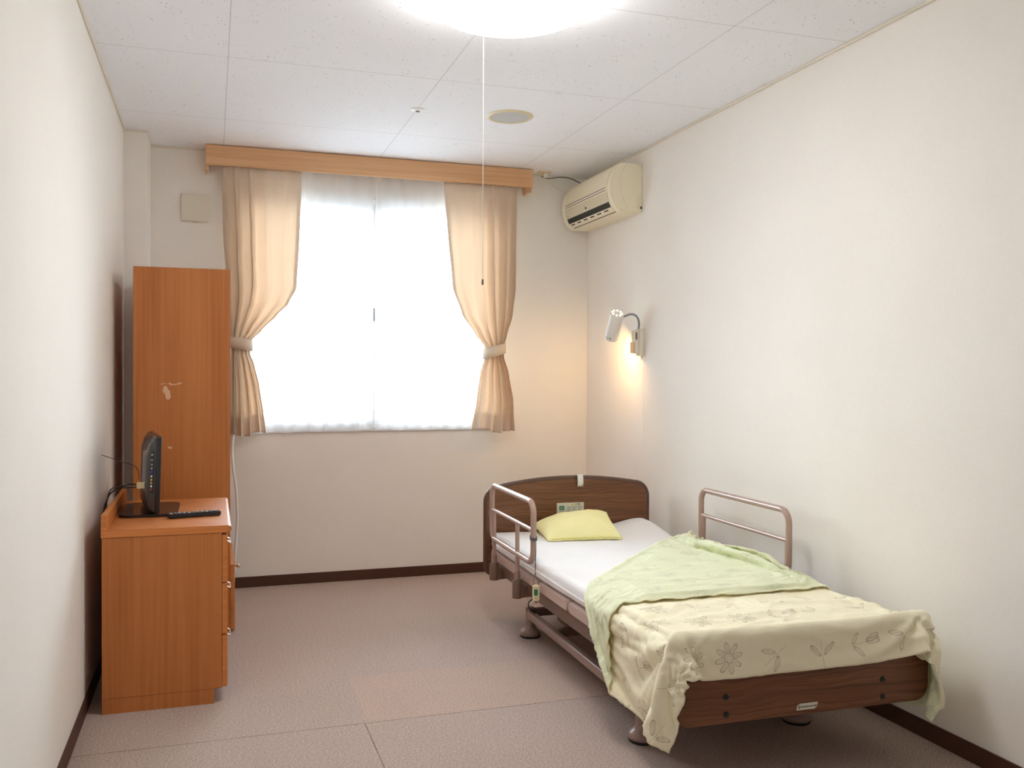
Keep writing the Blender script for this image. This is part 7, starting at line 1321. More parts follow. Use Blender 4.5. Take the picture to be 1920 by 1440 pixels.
20,-16,-9,-7,-10,6,-9,45,1,-20,-7,1,1,0,-2,6,11,-11,-1,-1,0,0,-1,0,2,1,0,-1,0,0,0,1,0,0,0,-1,1,0,0,0,0,0,0,0,0,0,0,0,0,0,0,0,0,0,0,0,0,0,0,0,0,0,0,0,0,0,0,0,0,0,0,0,0,0,0,0,0,0,0,0,0,0,0,0,0,0,0,0,0,0,0,0,0,0,0,0,0,0,0,0,0,0,0,4,1,-5,3,13,10,0,-1,1,-1,-8,8,0,0,0,0,2,
-34,4,3,2,5,-13,37,-20,2,20,7,-16,2,1,-1,-3,0,12,-2,-6,-2,0,1,0,-1,0,0,2,0,0,0,-1,0,1,0,1,-1,0,0,0,0,0,0,0,0,0,0,0,0,0,0,0,0,0,0,0,0,0,0,0,0,0,0,0,0,0,0,0,0,0,0,0,0,0,0,0,0,0,0,0,0,0,0,0,0,0,0,0,0,0,0,0,0,0,0,0,0,0,0,0,0,1,-1,-1,-1,5,-4,6,13,7,-1,1,1,-2,0,0,1,-2,4,-1,
-33,-3,7,-2,-4,18,-4,11,7,3,-2,5,-7,2,3,-1,-1,-3,2,6,-1,-4,-1,0,0,0,1,-1,1,0,0,0,0,0,0,0,1,0,-1,1,0,0,0,0,0,0,0,0,0,0,0,0,0,0,0,0,0,0,0,0,0,0,0,0,0,0,0,0,0,0,0,0,0,0,0,0,0,0,0,0,0,0,0,0,0,0,0,0,0,0,0,0,0,0,0,0,0,0,0,0,0,0,2,0,3,-7,2,-1,9,15,3,-1,0,1,-1,0,0,-1,-3,7,
-35,8,-7,12,14,11,9,-10,-2,0,-1,8,-11,0,1,4,-1,-1,-1,-1,3,3,-3,-1,0,0,-1,1,-1,1,0,0,0,1,0,0,0,0,0,0,0,0,0,0,0,0,-1,1,0,0,0,0,0,0,0,0,0,0,0,0,0,0,0,0,0,0,0,0,0,0,0,0,0,0,0,0,0,0,0,0,0,0,0,0,0,0,0,0,0,0,0,0,0,0,0,0,0,0,0,0,0,0,0,0,1,6,-6,-1,-1,13,13,0,-2,2,-2,1,-2,4,-2,-2,
-25,23,-1,1,8,5,1,-12,1,0,-3,2,-1,-3,0,1,4,-1,-2,1,-2,1,3,0,-2,-1,1,-1,1,-1,1,0,1,-1,0,0,0,0,2,-1,0,0,0,0,0,0,0,0,0,0,0,0,0,0,0,0,0,0,0,0,0,0,0,0,0,0,0,0,0,0,0,0,0,0,0,0,0,0,0,0,0,0,0,0,0,0,0,0,0,0,0,0,0,0,0,0,0,0,0,0,0,0,0,0,1,-2,9,-6,0,-2,15,10,0,0,-5,-1,5,-5,5,2,
-4,2,14,-8,3,4,-2,-10,1,0,-1,2,0,-6,1,-1,1,4,1,-4,2,-1,0,1,1,0,-2,1,-1,1,-1,1,0,0,0,1,0,0,-1,1,0,0,0,0,0,0,0,0,0,0,0,0,0,0,0,0,0,0,0,0,0,0,0,0,0,0,0,0,0,0,0,0,0,0,0,0,0,0,0,0,0,0,0,0,0,0,0,0,0,0,0,0,0,0,0,0,0,0,0,0,0,0,0,0,0,1,-2,7,-6,-6,6,18,8,-2,-5,3,2,1,-7,4,
-2,0,8,0,6,0,-4,-5,-3,-1,0,1,4,-7,-1,0,-1,0,3,3,-4,1,-1,0,2,0,1,-2,1,-1,1,0,-1,1,1,-1,0,0,0,0,1,0,0,0,0,0,0,0,0,0,0,0,0,0,0,0,0,0,0,0,0,0,0,0,0,0,0,0,0,0,0,0,0,0,0,0,0,0,0,0,0,0,0,0,0,0,0,0,0,0,0,0,0,0,0,0,0,0,0,0,0,0,0,0,0,2,1,-3,5,2,-11,8,10,8,-2,-2,-6,12,-1,-5,
-2,0,7,3,4,-1,-5,-2,-6,0,0,1,3,-2,-5,1,-1,1,-1,2,3,-3,1,0,-1,1,1,1,-1,0,-1,0,1,-1,0,1,0,1,0,0,-1,1,0,-1,1,-1,1,0,0,0,0,0,0,0,0,0,0,0,0,0,0,0,0,0,0,0,0,0,0,0,0,0,0,0,0,0,0,0,0,0,0,0,0,0,0,0,0,0,0,0,0,0,0,0,0,0,0,0,0,0,0,0,0,0,0,0,1,0,-4,-1,12,-24,15,15,12,-2,-2,-7,10,-13,
0,-2,4,7,3,0,-6,0,-7,0,1,-2,-7,13,-8,0,0,-1,1,-1,1,3,-2,1,0,-1,0,1,1,0,0,0,-1,1,0,0,0,0,0,0,0,-1,2,1,-1,1,-1,-1,1,0,-1,1,0,-1,1,0,0,0,-1,1,0,0,0,0,0,0,1,-1,0,0,0,0,0,0,1,-1,0,0,0,0,0,-1,1,0,-1,1,0,0,0,0,0,0,0,0,0,0,0,0,0,0,1,0,-1,0,-1,-4,1,-10,2,3,-12,23,-15,8,20,13,-3,-6,5,0,
1,2,-3,12,-9,-7,9,2,-10,1,1,-1,0,-7,12,-7,1,-1,-1,0,0,1,2,-2,1,1,0,0,0,1,0,-1,1,0,-1,0,1,0,0,1,0,0,-1,0,1,0,0,1,-1,0,0,0,0,0,0,-1,1,0,0,0,0,0,0,0,0,0,0,0,0,1,-1,-1,1,0,-1,1,-1,1,0,0,0,0,0,0,0,0,0,0,0,-1,1,0,0,0,0,0,0,0,0,0,-1,-1,1,-1,-7,3,-12,12,-3,5,-1,-1,16,-21,15,12,10,-1,-17,17,
3,0,-5,2,10,-1,-7,10,-15,0,1,0,1,-4,1,3,-3,1,-1,0,0,-1,1,1,-1,1,0,0,0,0,1,1,0,-1,1,0,-1,0,1,-1,1,0,0,0,0,0,1,-1,1,-1,1,0,0,0,0,0,0,0,0,0,0,1,-1,0,1,-1,0,0,0,-1,1,0,-1,0,1,-1,1,0,-1,1,0,0,0,0,0,0,0,0,0,0,0,0,0,0,0,0,-1,0,0,0,1,0,-7,1,-1,0,4,0,-2,-5,7,0,-10,24,-16,12,11,6,-3,-9,
5,-4,2,6,-2,-1,-9,-2,3,-3,4,-3,1,-2,-1,0,2,0,1,-1,0,1,-2,1,1,-1,0,1,0,0,1,0,0,1,-1,0,1,0,-1,1,0,0,1,0,-1,0,0,1,-1,1,-1,0,0,1,0,1,-1,0,0,0,0,0,1,0,-1,1,-1,1,0,0,-1,0,0,0,0,0,0,0,1,-1,0,0,0,0,0,0,-1,1,0,0,0,-1,1,-1,0,1,0,0,1,0,0,1,2,-7,3,-9,4,-2,5,-5,3,-6,2,-1,9,-12,16,17,7,-4,
4,1,4,1,-2,-11,0,-5,12,-7,1,-4,3,-3,1,1,0,0,1,0,0,-1,1,0,-1,1,0,0,0,0,0,0,1,0,1,0,0,-1,1,0,0,0,-1,1,1,-1,0,-1,1,0,1,1,0,0,-1,0,1,0,0,0,0,0,0,0,0,0,0,-1,0,1,-1,0,0,0,0,0,0,0,-1,1,0,1,-1,0,1,-1,1,-1,0,1,-1,1,0,0,0,-1,1,-1,0,0,-1,0,2,9,-4,-6,-9,3,4,-8,-4,5,1,3,-6,5,4,14,12,3,
10,-1,0,1,-10,4,-14,17,4,-13,0,0,-9,6,0,1,0,0,0,1,-1,0,0,0,1,0,0,-1,1,0,0,0,0,0,1,0,0,1,0,0,-1,1,0,0,0,1,-1,1,-1,0,-1,-1,3,0,2,1,0,0,-1,-1,-1,0,-2,1,0,0,0,0,0,-1,1,1,1,-1,-1,1,-1,1,-1,0,-1,0,1,0,0,0,-1,1,0,0,0,0,1,0,-1,1,-1,1,-1,-1,0,-2,1,-11,8,14,1,0,-31,17,4,-3,10,-5,4,6,-14,5,14,7,
11,-2,-1,-9,5,-7,8,-9,4,-1,-2,-6,0,9,-6,2,-1,0,0,1,0,1,0,0,-1,0,1,0,-1,1,-1,1,0,0,0,0,1,0,0,0,1,0,0,0,0,0,1,0,0,0,1,-1,-2,1,1,-3,1,1,0,-1,0,-2,2,-2,0,0,1,0,0,1,0,0,0,1,0,0,1,-2,2,-1,1,0,-1,0,0,0,1,-1,0,0,0,0,-2,1,1,-1,1,-1,0,-6,-1,0,1,0,1,0,1,-20,16,-1,1,3,-1,6,7,-11,13,-12,11,12,
9,1,1,-7,-19,9,5,2,-16,16,-2,0,-4,-1,0,-1,3,0,0,-1,1,0,0,0,1,0,-1,1,0,0,0,0,-1,1,0,0,0,1,0,0,0,0,1,0,0,1,0,0,1,1,1,3,1,-4,-4,2,-5,-3,2,1,0,1,0,1,1,0,-1,1,0,0,1,-1,0,0,0,0,0,0,0,1,0,-1,1,0,-1,1,0,1,0,0,0,0,1,-1,0,1,-1,0,-5,-2,-1,-1,-4,5,0,1,-9,19,-2,-5,0,3,1,-1,-5,14,-17,10,-1,9,
291,13,12,15,13,7,21,2,-1,2,-10,-2,1,-21,-5,-7,-4,-3,-4,-3,-4,-3,-4,-2,-2,-1,-1,0,0,0,0,1,6,-2,-3,0,5,24,3,12,28,30,22,18,31,21,26,30,32,31,29,32,30,27,30,31,32,31,29,21,26,22,10,-5,0,-2,2,10,-5,-7,2,7,5,-5,-4,-2,0,-3,4,4,-1,0,-1,-1,-2,-1,8,0,-5,-3,-1,-1,1,1,-1,0,0,0,0,0,-1,1,4,3,-1,-1,3,-1,-1,-4,-1,1,2,1,2,-4,-6,-22,-24,-22,
32,2,0,-2,1,2,-11,11,1,-7,5,2,-15,15,-1,1,0,0,1,-1,0,0,1,-2,0,0,1,-1,0,-1,-1,-1,-6,5,2,-2,-4,-17,20,-14,-16,-4,10,7,-18,10,0,0,0,0,3,-5,1,4,-4,1,0,-1,2,2,-3,-3,1,4,0,-3,-4,-8,17,5,-11,-8,-5,8,4,-3,0,3,-5,-2,3,0,0,1,1,1,-5,9,7,4,0,-2,-6,-4,0,-2,-1,-1,-1,0,1,0,-5,-2,4,0,-3,7,-9,10,-4,2,0,-3,-1,8,-2,2,3,0,
34,-3,2,0,-2,5,-2,-4,-1,7,0,-6,5,0,1,1,0,-1,-1,1,-1,-1,0,1,0,-1,-1,1,0,1,0,0,-1,-3,1,1,-2,-7,-18,24,-12,-16,-6,7,3,-7,5,0,-1,2,-1,4,-1,-1,5,-6,-1,3,-4,-2,2,-1,-3,-3,7,7,0,-2,-1,-2,4,-2,-2,-3,1,7,3,-3,-2,-3,-2,1,3,2,4,-2,-5,-9,0,3,7,7,1,-2,-3,0,0,1,1,0,-1,-2,-1,-3,-3,1,1,-5,18,-15,-1,-5,2,3,5,-6,-1,-7,0,20,
34,-1,0,0,1,-2,3,0,1,-8,0,5,2,1,0,0,0,1,-2,1,0,-1,-1,1,0,0,0,-2,0,-1,1,0,1,0,-1,0,0,-1,-5,-21,22,-10,-14,-6,17,-6,-7,1,0,-1,0,1,1,1,-1,6,-4,-2,1,-1,-2,1,-4,1,-8,2,14,6,-4,3,4,1,1,0,0,0,-1,1,2,-1,-1,1,-1,0,-2,2,0,-2,-6,1,0,-2,6,2,2,0,1,0,0,0,1,0,1,0,-1,1,0,0,-6,5,0,-11,-9,0,2,-6,2,0,-3,-9,
34,0,-1,0,0,1,0,0,2,0,1,-1,-1,-4,2,3,1,-4,3,-1,-1,1,1,0,0,0,-1,0,-1,-1,0,-1,0,0,1,0,0,-1,-1,-1,-23,21,-12,-12,-6,14,3,-11,-1,-1,1,0,0,1,0,-2,6,-1,-7,1,-2,3,-5,2,0,-1,-6,5,1,-5,3,4,2,1,0,-3,-4,-1,4,3,1,-4,-3,-1,1,-2,7,4,6,-7,-10,1,0,-1,4,2,-1,-1,-2,0,1,-2,3,5,1,-2,-3,0,-1,-13,16,19,-3,-4,-9,4,-8,4,-2,4,
32,2,-2,1,0,0,2,-3,4,-1,1,-3,-2,4,2,0,-4,4,0,-4,2,1,1,-1,0,0,0,0,-1,0,-1,0,0,-1,0,0,-1,1,-1,0,-1,-23,19,-13,-12,-3,-4,7,1,1,0,-2,1,-1,0,1,0,-4,8,-3,2,-6,6,0,-4,-2,0,-3,3,0,-6,-2,-1,1,0,2,3,0,-5,-1,1,2,2,1,1,0,-5,-1,-2,1,5,0,1,-1,-4,1,0,0,2,2,1,-1,-3,-3,0,1,5,3,3,-3,-16,13,-3,-5,2,9,-6,7,1,6,
34,-1,1,-2,2,-1,0,2,-5,6,0,-2,0,3,-1,-4,4,0,-4,3,1,0,0,0,-1,0,-1,0,1,0,-1,-1,0,0,-1,0,1,-1,0,-2,1,1,-21,15,-16,-11,8,-4,-1,0,0,1,-1,1,-1,0,-1,6,-10,8,-2,-2,-6,8,6,-6,-3,0,0,1,-1,-2,-1,-1,1,1,0,1,-1,-1,-1,0,2,0,1,4,-1,-3,-1,1,0,-1,-1,2,-1,-2,1,1,1,0,1,1,-2,-1,-1,1,0,2,2,1,-9,-8,25,-8,-6,-6,17,-11,5,5,
26,8,-1,1,-3,3,-1,3,0,1,0,-3,1,0,-2,4,0,-4,3,1,0,0,-1,-1,1,-1,1,0,-1,0,0,-1,-2,-2,0,1,0,1,-1,0,0,0,1,-16,7,-14,-7,9,-7,-2,0,1,-1,-1,3,-1,0,-2,2,-4,5,-4,1,-9,8,9,-5,-3,0,-1,1,0,0,-1,-1,0,1,0,1,-1,0,0,0,0,0,1,2,1,-1,-1,-1,-2,-1,1,1,1,1,1,-2,0,0,0,1,-1,0,-1,0,1,0,3,-5,-9,0,26,-13,-1,0,0,3,-2,
32,-5,4,2,1,-2,2,0,2,0,-2,0,2,-1,1,0,-3,2,1,0,0,-1,-1,2,0,0,0,0,-1,0,-1,0,0,0,-2,-3,-1,-1,2,2,-1,-2,2,-1,-4,-5,-13,-6,9,-5,-3,0,1,-1,0,2,0,-5,9,1,-7,-9,2,3,-6,9,7,-3,-3,0,0,0,-1,0,0,0,0,0,-1,1,0,1,0,0,-1,-1,1,2,1,0,-2,-1,-1,-1,1,-1,2,1,3,-2,-1,1,-1,0,-1,0,-1,-2,3,4,-3,2,-16,0,29,-17,1,2,1,5,
34,-2,-1,1,1,0,0,1,1,1,-1,0,1,0,1,-3,1,1,-1,1,-2,1,1,0,0,0,0,-1,0,-1,1,0,-1,0,0,0,-2,-1,-2,-3,1,4,-4,-3,6,0,-11,-14,-3,6,0,-5,0,1,-2,0,-3,6,-7,3,-7,15,-4,1,-5,-8,9,5,-5,3,-1,-1,0,-1,0,1,0,0,0,-2,0,0,0,2,-1,-1,-1,0,1,1,1,0,-1,0,-1,0,-2,2,1,3,-1,-1,0,-1,1,0,-2,-2,1,3,-3,5,-7,-5,5,18,-14,0,5,5,
33,-1,-6,6,-4,5,0,1,2,-1,-1,1,1,1,-2,-1,1,0,1,-4,3,1,1,-1,0,0,-1,0,0,1,-2,0,0,0,-1,0,0,-1,0,0,-2,-4,-1,6,-10,0,9,-13,-16,0,2,4,-1,-4,0,0,3,-2,-6,-3,13,-7,-3,0,5,-1,-7,4,7,-1,0,0,0,-1,0,0,1,-2,0,0,-1,1,0,0,2,-5,-1,1,0,1,1,0,2,-1,0,0,0,-2,1,1,3,-2,-1,1,-1,0,1,-1,-7,8,-2,2,1,10,-22,12,-8,16,-3,4,
36,-8,7,-11,3,3,3,1,1,1,-1,1,0,0,-2,1,0,1,-5,5,0,0,-1,0,-1,0,1,0,0,-1,1,-1,0,-1,0,0,0,0,-1,0,-1,-1,1,-4,0,3,-12,11,-17,-11,1,-1,0,5,-4,-1,1,-4,10,-5,-3,-4,8,-6,0,0,0,-1,0,0,1,0,0,1,-1,0,-1,2,0,1,0,-1,0,-1,-2,2,-1,-1,1,0,0,1,-1,3,0,0,-2,0,-1,0,-2,3,1,-2,0,0,0,-1,9,-4,0,-1,4,6,5,-15,9,-13,13,2,
28,1,-1,0,6,-7,4,-1,6,-1,0,0,1,-1,-1,1,1,-6,7,-2,-1,-1,1,0,1,1,-1,0,0,0,-1,0,-1,0,0,-1,0,1,0,-2,0,1,-1,-2,1,-5,5,-12,4,-15,-8,2,0,-1,6,-5,-1,5,-3,3,-9,8,-7,3,-1,0,-1,-2,1,0,1,0,0,0,0,0,0,0,1,0,1,-1,0,-1,0,0,0,-1,0,-1,1,1,0,0,1,0,1,-1,-1,-2,1,-1,2,2,-1,-1,-1,4,4,-4,-1,1,4,2,-3,-12,12,1,5,2,
21,10,-4,1,1,2,-4,6,0,3,0,-1,2,-5,3,0,-5,6,-3,1,1,1,0,1,-1,-1,-1,0,-1,-1,0,0,-1,0,0,-1,0,-1,0,1,1,-1,1,0,-2,-1,0,-1,1,-10,-13,-5,1,0,-1,6,-5,1,-8,2,9,-5,3,1,-3,-2,-1,0,0,0,0,1,1,0,1,-1,0,0,0,0,-1,1,-1,0,0,0,0,-1,-1,1,0,0,0,1,0,1,-1,-1,-1,1,-1,0,-1,1,2,0,1,1,2,-2,1,-6,7,2,-1,1,-13,16,2,0,
28,-8,-1,9,-3,7,-1,-2,3,3,0,1,-2,1,-2,-2,2,0,3,0,1,0,0,-1,0,-1,0,-1,-1,-1,0,-1,1,-1,0,1,0,0,0,0,-1,0,-1,0,0,0,-5,5,-2,1,-12,-14,-2,-1,0,0,5,-9,9,-1,-3,-6,1,4,0,1,-1,-1,0,-1,1,0,1,2,-1,0,0,0,0,0,1,-2,0,0,0,0,0,0,-1,0,0,1,0,-1,0,0,0,0,0,-1,0,1,0,0,1,1,-1,1,3,-4,4,14,-14,0,-5,-9,23,1,-5,0,
31,-8,11,-8,5,-5,2,-1,-1,9,1,-1,-2,2,-7,2,5,2,-1,0,-1,-3,-1,1,0,1,1,0,0,1,-1,0,-1,0,-2,-1,-2,-1,0,0,1,0,1,1,0,1,-1,-5,-2,3,3,-14,-13,0,-1,-1,0,4,-3,-1,-6,12,-3,-5,3,0,0,-1,-1,1,-1,1,1,0,3,-1,0,0,-1,1,-2,1,0,0,0,0,-1,-1,1,-1,0,0,1,-1,0,-1,1,0,0,0,0,0,0,1,0,2,-1,-2,-3,-11,22,6,-8,-3,-9,3,-3,9,4,2,
-7,28,1,1,0,3,2,-6,11,3,-2,0,-1,-10,10,4,-4,-2,0,-4,4,4,1,0,0,0,0,-1,1,-1,0,-1,0,0,0,-1,0,0,-1,-1,-3,-1,-1,0,0,0,1,1,1,-1,-3,4,-16,-13,1,-2,-2,5,-5,1,6,-3,0,1,0,-1,1,0,-2,0,1,1,-1,1,0,2,0,0,-1,-1,1,0,0,0,0,0,-1,0,-1,0,1,1,0,0,-2,-1,0,0,1,1,0,-1,0,0,1,0,4,-4,-5,-2,17,0,-4,-6,3,-3,15,7,-16,-18,
17,-1,-9,17,-14,0,4,15,4,5,5,-6,-18,17,-12,-17,4,4,9,7,-2,0,1,0,1,0,0,2,0,1,1,0,-1,-1,0,0,0,-1,-1,-1,1,0,0,0,-1,-1,0,-1,-1,0,1,-3,4,-19,-12,4,0,-2,4,-4,1,-7,12,-4,-4,3,0,1,0,0,0,-1,2,0,-1,1,3,-3,0,0,0,0,0,0,2,-3,0,-1,0,0,0,1,2,-2,0,-1,-1,1,0,0,2,-1,0,-1,1,0,1,3,-8,1,17,-5,-3,-10,-2,11,-3,9,16,-25,
7,-16,15,-3,17,3,1,0,-2,6,8,-12,6,-20,-6,23,-3,-3,-8,-2,-2,-1,-2,-1,-1,-1,0,-1,0,0,3,5,9,5,4,2,2,1,0,-1,-1,0,0,-2,0,1,-1,1,0,0,-1,-1,-3,4,-22,-8,3,-8,7,0,-3,7,-10,11,-3,-4,0,-1,-2,2,-1,0,-1,0,1,0,-3,3,1,-1,0,0,0,0,-2,3,0,1,0,0,0,-1,-1,1,0,1,1,-1,0,0,-2,1,0,0,0,0,-1,0,0,4,-2,11,8,-19,0,10,0,-4,7,6,
-26,14,3,-5,5,-9,5,4,7,0,10,1,-13,7,28,-2,4,2,0,0,1,-1,1,1,-1,0,-1,0,-1,-2,-7,-4,-8,-4,-2,-1,3,9,4,4,3,2,1,0,0,0,0,-2,0,0,-1,1,-2,-5,3,-23,-6,8,-11,9,-3,2,5,-11,6,-2,-1,-1,-1,0,1,0,0,0,-1,-1,0,0,1,0,0,0,0,0,-1,1,1,0,1,0,0,-1,0,0,1,0,-1,1,-1,-1,0,1,0,0,-1,0,0,-2,3,4,-1,3,4,-9,12,-1,5,-10,8,4,
0,-1,-16,6,0,16,1,-6,-1,3,-3,8,3,18,-10,-8,-3,-4,-2,-1,-1,2,2,-3,3,10,4,4,4,5,4,0,0,0,-2,-4,-6,-10,-4,-3,-2,3,6,7,3,2,2,1,1,1,0,-1,0,3,0,-2,-28,0,8,-14,10,-5,0,9,-7,0,-2,-1,-1,0,1,0,-1,0,0,-1,1,0,-1,1,0,0,0,0,0,0,0,1,0,1,-1,0,0,1,0,0,0,-1,0,0,-1,1,0,0,-1,0,-1,1,0,4,1,0,6,2,-8,3,-2,2,7,1,
-23,3,17,1,2,0,-5,7,-2,-2,-2,11,-1,-17,-1,0,0,2,1,1,2,0,4,8,3,-12,-2,-2,5,-1,1,9,6,5,5,8,2,0,0,-2,-4,-6,-9,-7,-4,-4,0,2,2,2,5,4,4,-2,-4,-4,12,-27,5,14,-10,3,-2,-5,14,-2,-6,-2,0,0,0,0,0,-1,-1,1,0,-1,1,0,0,1,0,-1,0,0,1,0,0,0,1,1,-1,0,-1,1,0,0,-1,0,0,0,0,0,0,-1,0,0,-1,5,0,-1,3,1,-3,1,-1,9,-4,16,
-8,6,-1,1,0,-2,4,0,0,-2,6,1,5,2,-9,-4,-1,0,0,0,0,1,-3,0,3,10,-2,-1,-11,7,-1,-5,0,1,-1,5,1,10,7,4,8,2,-1,0,-1,-1,-5,-3,-3,-3,-4,-4,-3,3,5,6,-11,0,-22,10,-10,7,11,-6,-5,12,4,-6,-2,1,-1,0,-1,0,1,-1,0,0,0,0,1,-1,1,1,0,-1,0,0,0,1,1,-1,1,-1,1,-2,0,0,1,0,0,-1,0,-1,0,0,0,-1,0,3,1,0,4,-1,-2,3,-2,2,-2,21,
-1,-1,1,0,-1,1,1,1,-1,1,-3,-1,18,-16,9,-2,-5,-2,1,0,0,0,0,-1,-2,-1,3,-2,9,-12,9,-3,-1,-2,2,2,4,-8,1,0,-1,6,12,3,5,4,4,1,0,-1,-1,0,-1,1,0,-2,3,-3,-10,-31,32,-31,-2,22,-13,-4,9,8,-5,0,-1,-1,1,-1,0,1,0,0,-1,0,0,1,0,0,1,0,-1,0,0,0,0,2,-1,1,-2,1,-1,0,0,1,0,0,-1,0,-1,0,0,2,-5,4,-1,0,5,0,-1,-3,2,0,1,3,
-1,0,0,0,0,1,0,0,1,-1,-1,-2,-6,23,-19,9,0,-4,0,0,0,0,-1,-1,-1,0,-1,5,-6,10,-10,9,-4,1,-1,1,-5,4,1,-2,5,1,-9,0,2,1,4,5,5,2,1,1,0,-2,0,1,-1,-5,10,-22,-25,43,-21,1,2,-2,-5,3,11,-3,1,1,-1,-1,0,0,1,-1,0,0,-1,0,0,1,2,-2,0,0,0,0,0,0,4,-3,0,0,0,-1,0,0,3,-3,-1,0,0,0,1,-1,3,-3,1,0,3,2,1,-5,2,-2,2,-1,
-1,0,0,1,0,0,0,1,-1,1,-1,-1,-3,-6,23,-20,11,-1,-3,0,-1,0,0,0,-1,0,0,-2,4,-5,9,-8,9,-4,0,-1,0,0,0,0,-3,-1,2,5,0,0,-3,-3,-2,1,0,0,0,1,0,-1,-2,20,-17,12,-14,-26,35,-8,1,0,-2,-4,-4,11,-3,-1,1,2,0,0,-1,2,0,0,1,-1,0,0,-2,2,0,0,0,0,0,-1,-2,3,0,0,0,1,-1,0,-2,2,1,0,0,0,-1,1,-6,10,-2,-1,5,3,-1,-2,-3,3,0,-3,
0,0,0,0,0,0,1,-1,0,0,0,-1,-2,0,-8,22,-20,13,-2,-3,3,-2,0,0,0,-1,-1,1,-1,4,-6,7,-7,9,-4,0,-1,0,-1,3,-2,1,1,-1,-2,2,-1,3,0,1,1,0,3,1,0,1,2,-24,20,3,1,-14,-20,12,15,-9,0,-1,-2,-5,13,-3,-2,1,0,0,0,0,1,1,-1,1,-1,-1,0,1,0,0,0,0,-1,0,-1,0,2,-1,1,0,1,-1,0,0,0,0,1,-1,0,-2,2,2,2,-2,5,2,2,-8,1,1,1,-3,
-1,1,0,0,0,0,0,0,0,0,0,0,-1,-2,1,-8,20,-18,12,-2,-5,6,-2,-1,0,1,-1,-1,1,-2,6,-6,2,0,3,-1,0,-1,-1,1,0,-2,0,-1,1,-1,6,-5,0,-2,2,-2,-2,-2,0,0,0,20,-23,-1,0,11,-3,-18,13,13,-9,0,-1,1,-7,13,4,-7,0,0,-1,1,0,0,1,0,0,-1,-1,0,0,1,0,-1,0,-1,0,0,0,2,0,0,1,-1,0,1,0,0,-1,1,-1,-1,1,1,0,0,3,3,0,-1,3,-3,-2,-3,
0,0,0,0,0,1,-1,1,0,-1,0,0,-1,-2,1,2,-9,18,-17,12,-3,-4,7,-2,-1,1,-1,0,-1,2,-4,8,2,-8,3,-1,1,-2,-1,-2,4,-1,0,-1,0,1,-1,6,0,-2,-4,3,1,0,-1,-1,-1,-7,22,-1,-1,-10,1,-3,-24,14,15,-10,0,-1,3,-9,3,13,-5,-1,0,0,0,1,1,-1,0,0,-1,0,0,-1,0,0,-1,1,0,0,0,0,1,1,0,1,-1,0,0,0,0,-1,0,0,0,1,-1,-2,5,-6,-3,10,-1,1,-4,2,
0,0,0,0,0,0,0,0,0,0,0,0,-1,-1,-1,0,4,-9,16,-15,11,-4,-4,9,-2,-1,0,-1,0,-2,3,-5,2,10,-4,-1,0,0,-4,0,-2,1,1,0,1,0,-1,-1,1,4,3,0,0,0,0,0,-2,-3,-10,3,-2,15,-11,1,1,-21,13,16,-9,-1,-2,7,-3,-5,12,-4,0,-1,1,-1,0,1,0,0,0,-1,0,0,0,-1,1,-1,0,0,1,0,0,1,0,0,1,-1,0,-1,0,0,0,1,0,-2,0,-2,3,5,0,0,-7,0,-1,3,
0,0,1,-1,1,-1,1,-1,0,-1,1,0,-1,0,-2,2,-1,3,-9,15,-12,8,-3,-4,9,-2,0,-1,-1,0,-3,1,1,-2,11,-4,1,-2,-1,-1,-3,0,1,1,1,0,-2,0,0,0,0,0,-1,0,0,0,0,0,0,0,5,-11,12,-8,1,0,-19,12,16,-9,-1,-3,4,2,-5,10,-3,1,-2,0,0,0,1,1,0,0,0,-1,-1,0,0,1,0,0,-1,0,1,0,0,2,-1,0,0,0,-1,0,0,1,-1,-2,0,-2,2,2,0,4,1,-1,-7,2,
1,-1,0,0,0,0,0,0,1,-1,0,-1,0,-1,3,-5,5,-2,3,-9,12,-9,5,-3,-2,8,-1,1,1,0,0,-1,-2,-1,-2,8,-2,-1,0,0,-1,-2,0,0,0,2,-1,-1,-1,0,-1,0,1,0,-1,0,1,0,0,0,0,5,-10,9,-4,0,-2,-19,12,17,-9,-2,-3,1,3,-2,9,-4,1,0,-1,-1,0,1,3,-1,0,-1,0,0,0,0,2,-2,-1,0,0,0,1,0,4,-3,-1,0,1,-1,1,-1,3,-5,1,-2,-1,7,1,-7,3,1,-2,-1,
0,0,0,0,0,1,-1,1,-1,0,0,0,0,-1,-2,7,-9,8,-3,1,-6,9,-7,2,-1,-2,4,-2,-2,-1,1,0,1,0,0,-3,6,-1,0,2,1,-2,-1,-1,0,0,2,1,-1,0,0,0,-1,0,1,-1,0,1,0,0,0,0,5,-8,4,2,-3,-1,-19,10,18,-9,-3,-3,-2,1,-2,10,-3,-1,-1,1,1,-1,0,4,1,1,0,-1,-2,-1,-2,2,1,0,-1,0,-1,0,-2,3,1,0,-1,1,-1,1,-4,5,0,-2,1,2,1,-2,3,1,-4,-1,
0,1,-1,1,-1,0,0,0,0,0,0,0,-1,1,-2,-2,10,-12,10,-2,-2,-4,6,-3,-1,-1,-1,4,-1,0,-1,1,-1,-1,-2,-1,-1,8,-3,0,0,2,-1,0,-1,0,1,2,0,-1,0,-1,0,0,0,1,0,0,1,0,0,-1,1,5,-4,-1,-1,1,-2,-18,7,20,-7,-4,-2,-3,2,-5,11,-3,0,0,0,1,-1,1,1,2,1,0,-1,-2,-2,1,0,0,0,-1,1,-2,0,1,1,0,1,-1,1,-1,-1,2,1,-2,-1,3,-2,13,-11,1,0,-2,
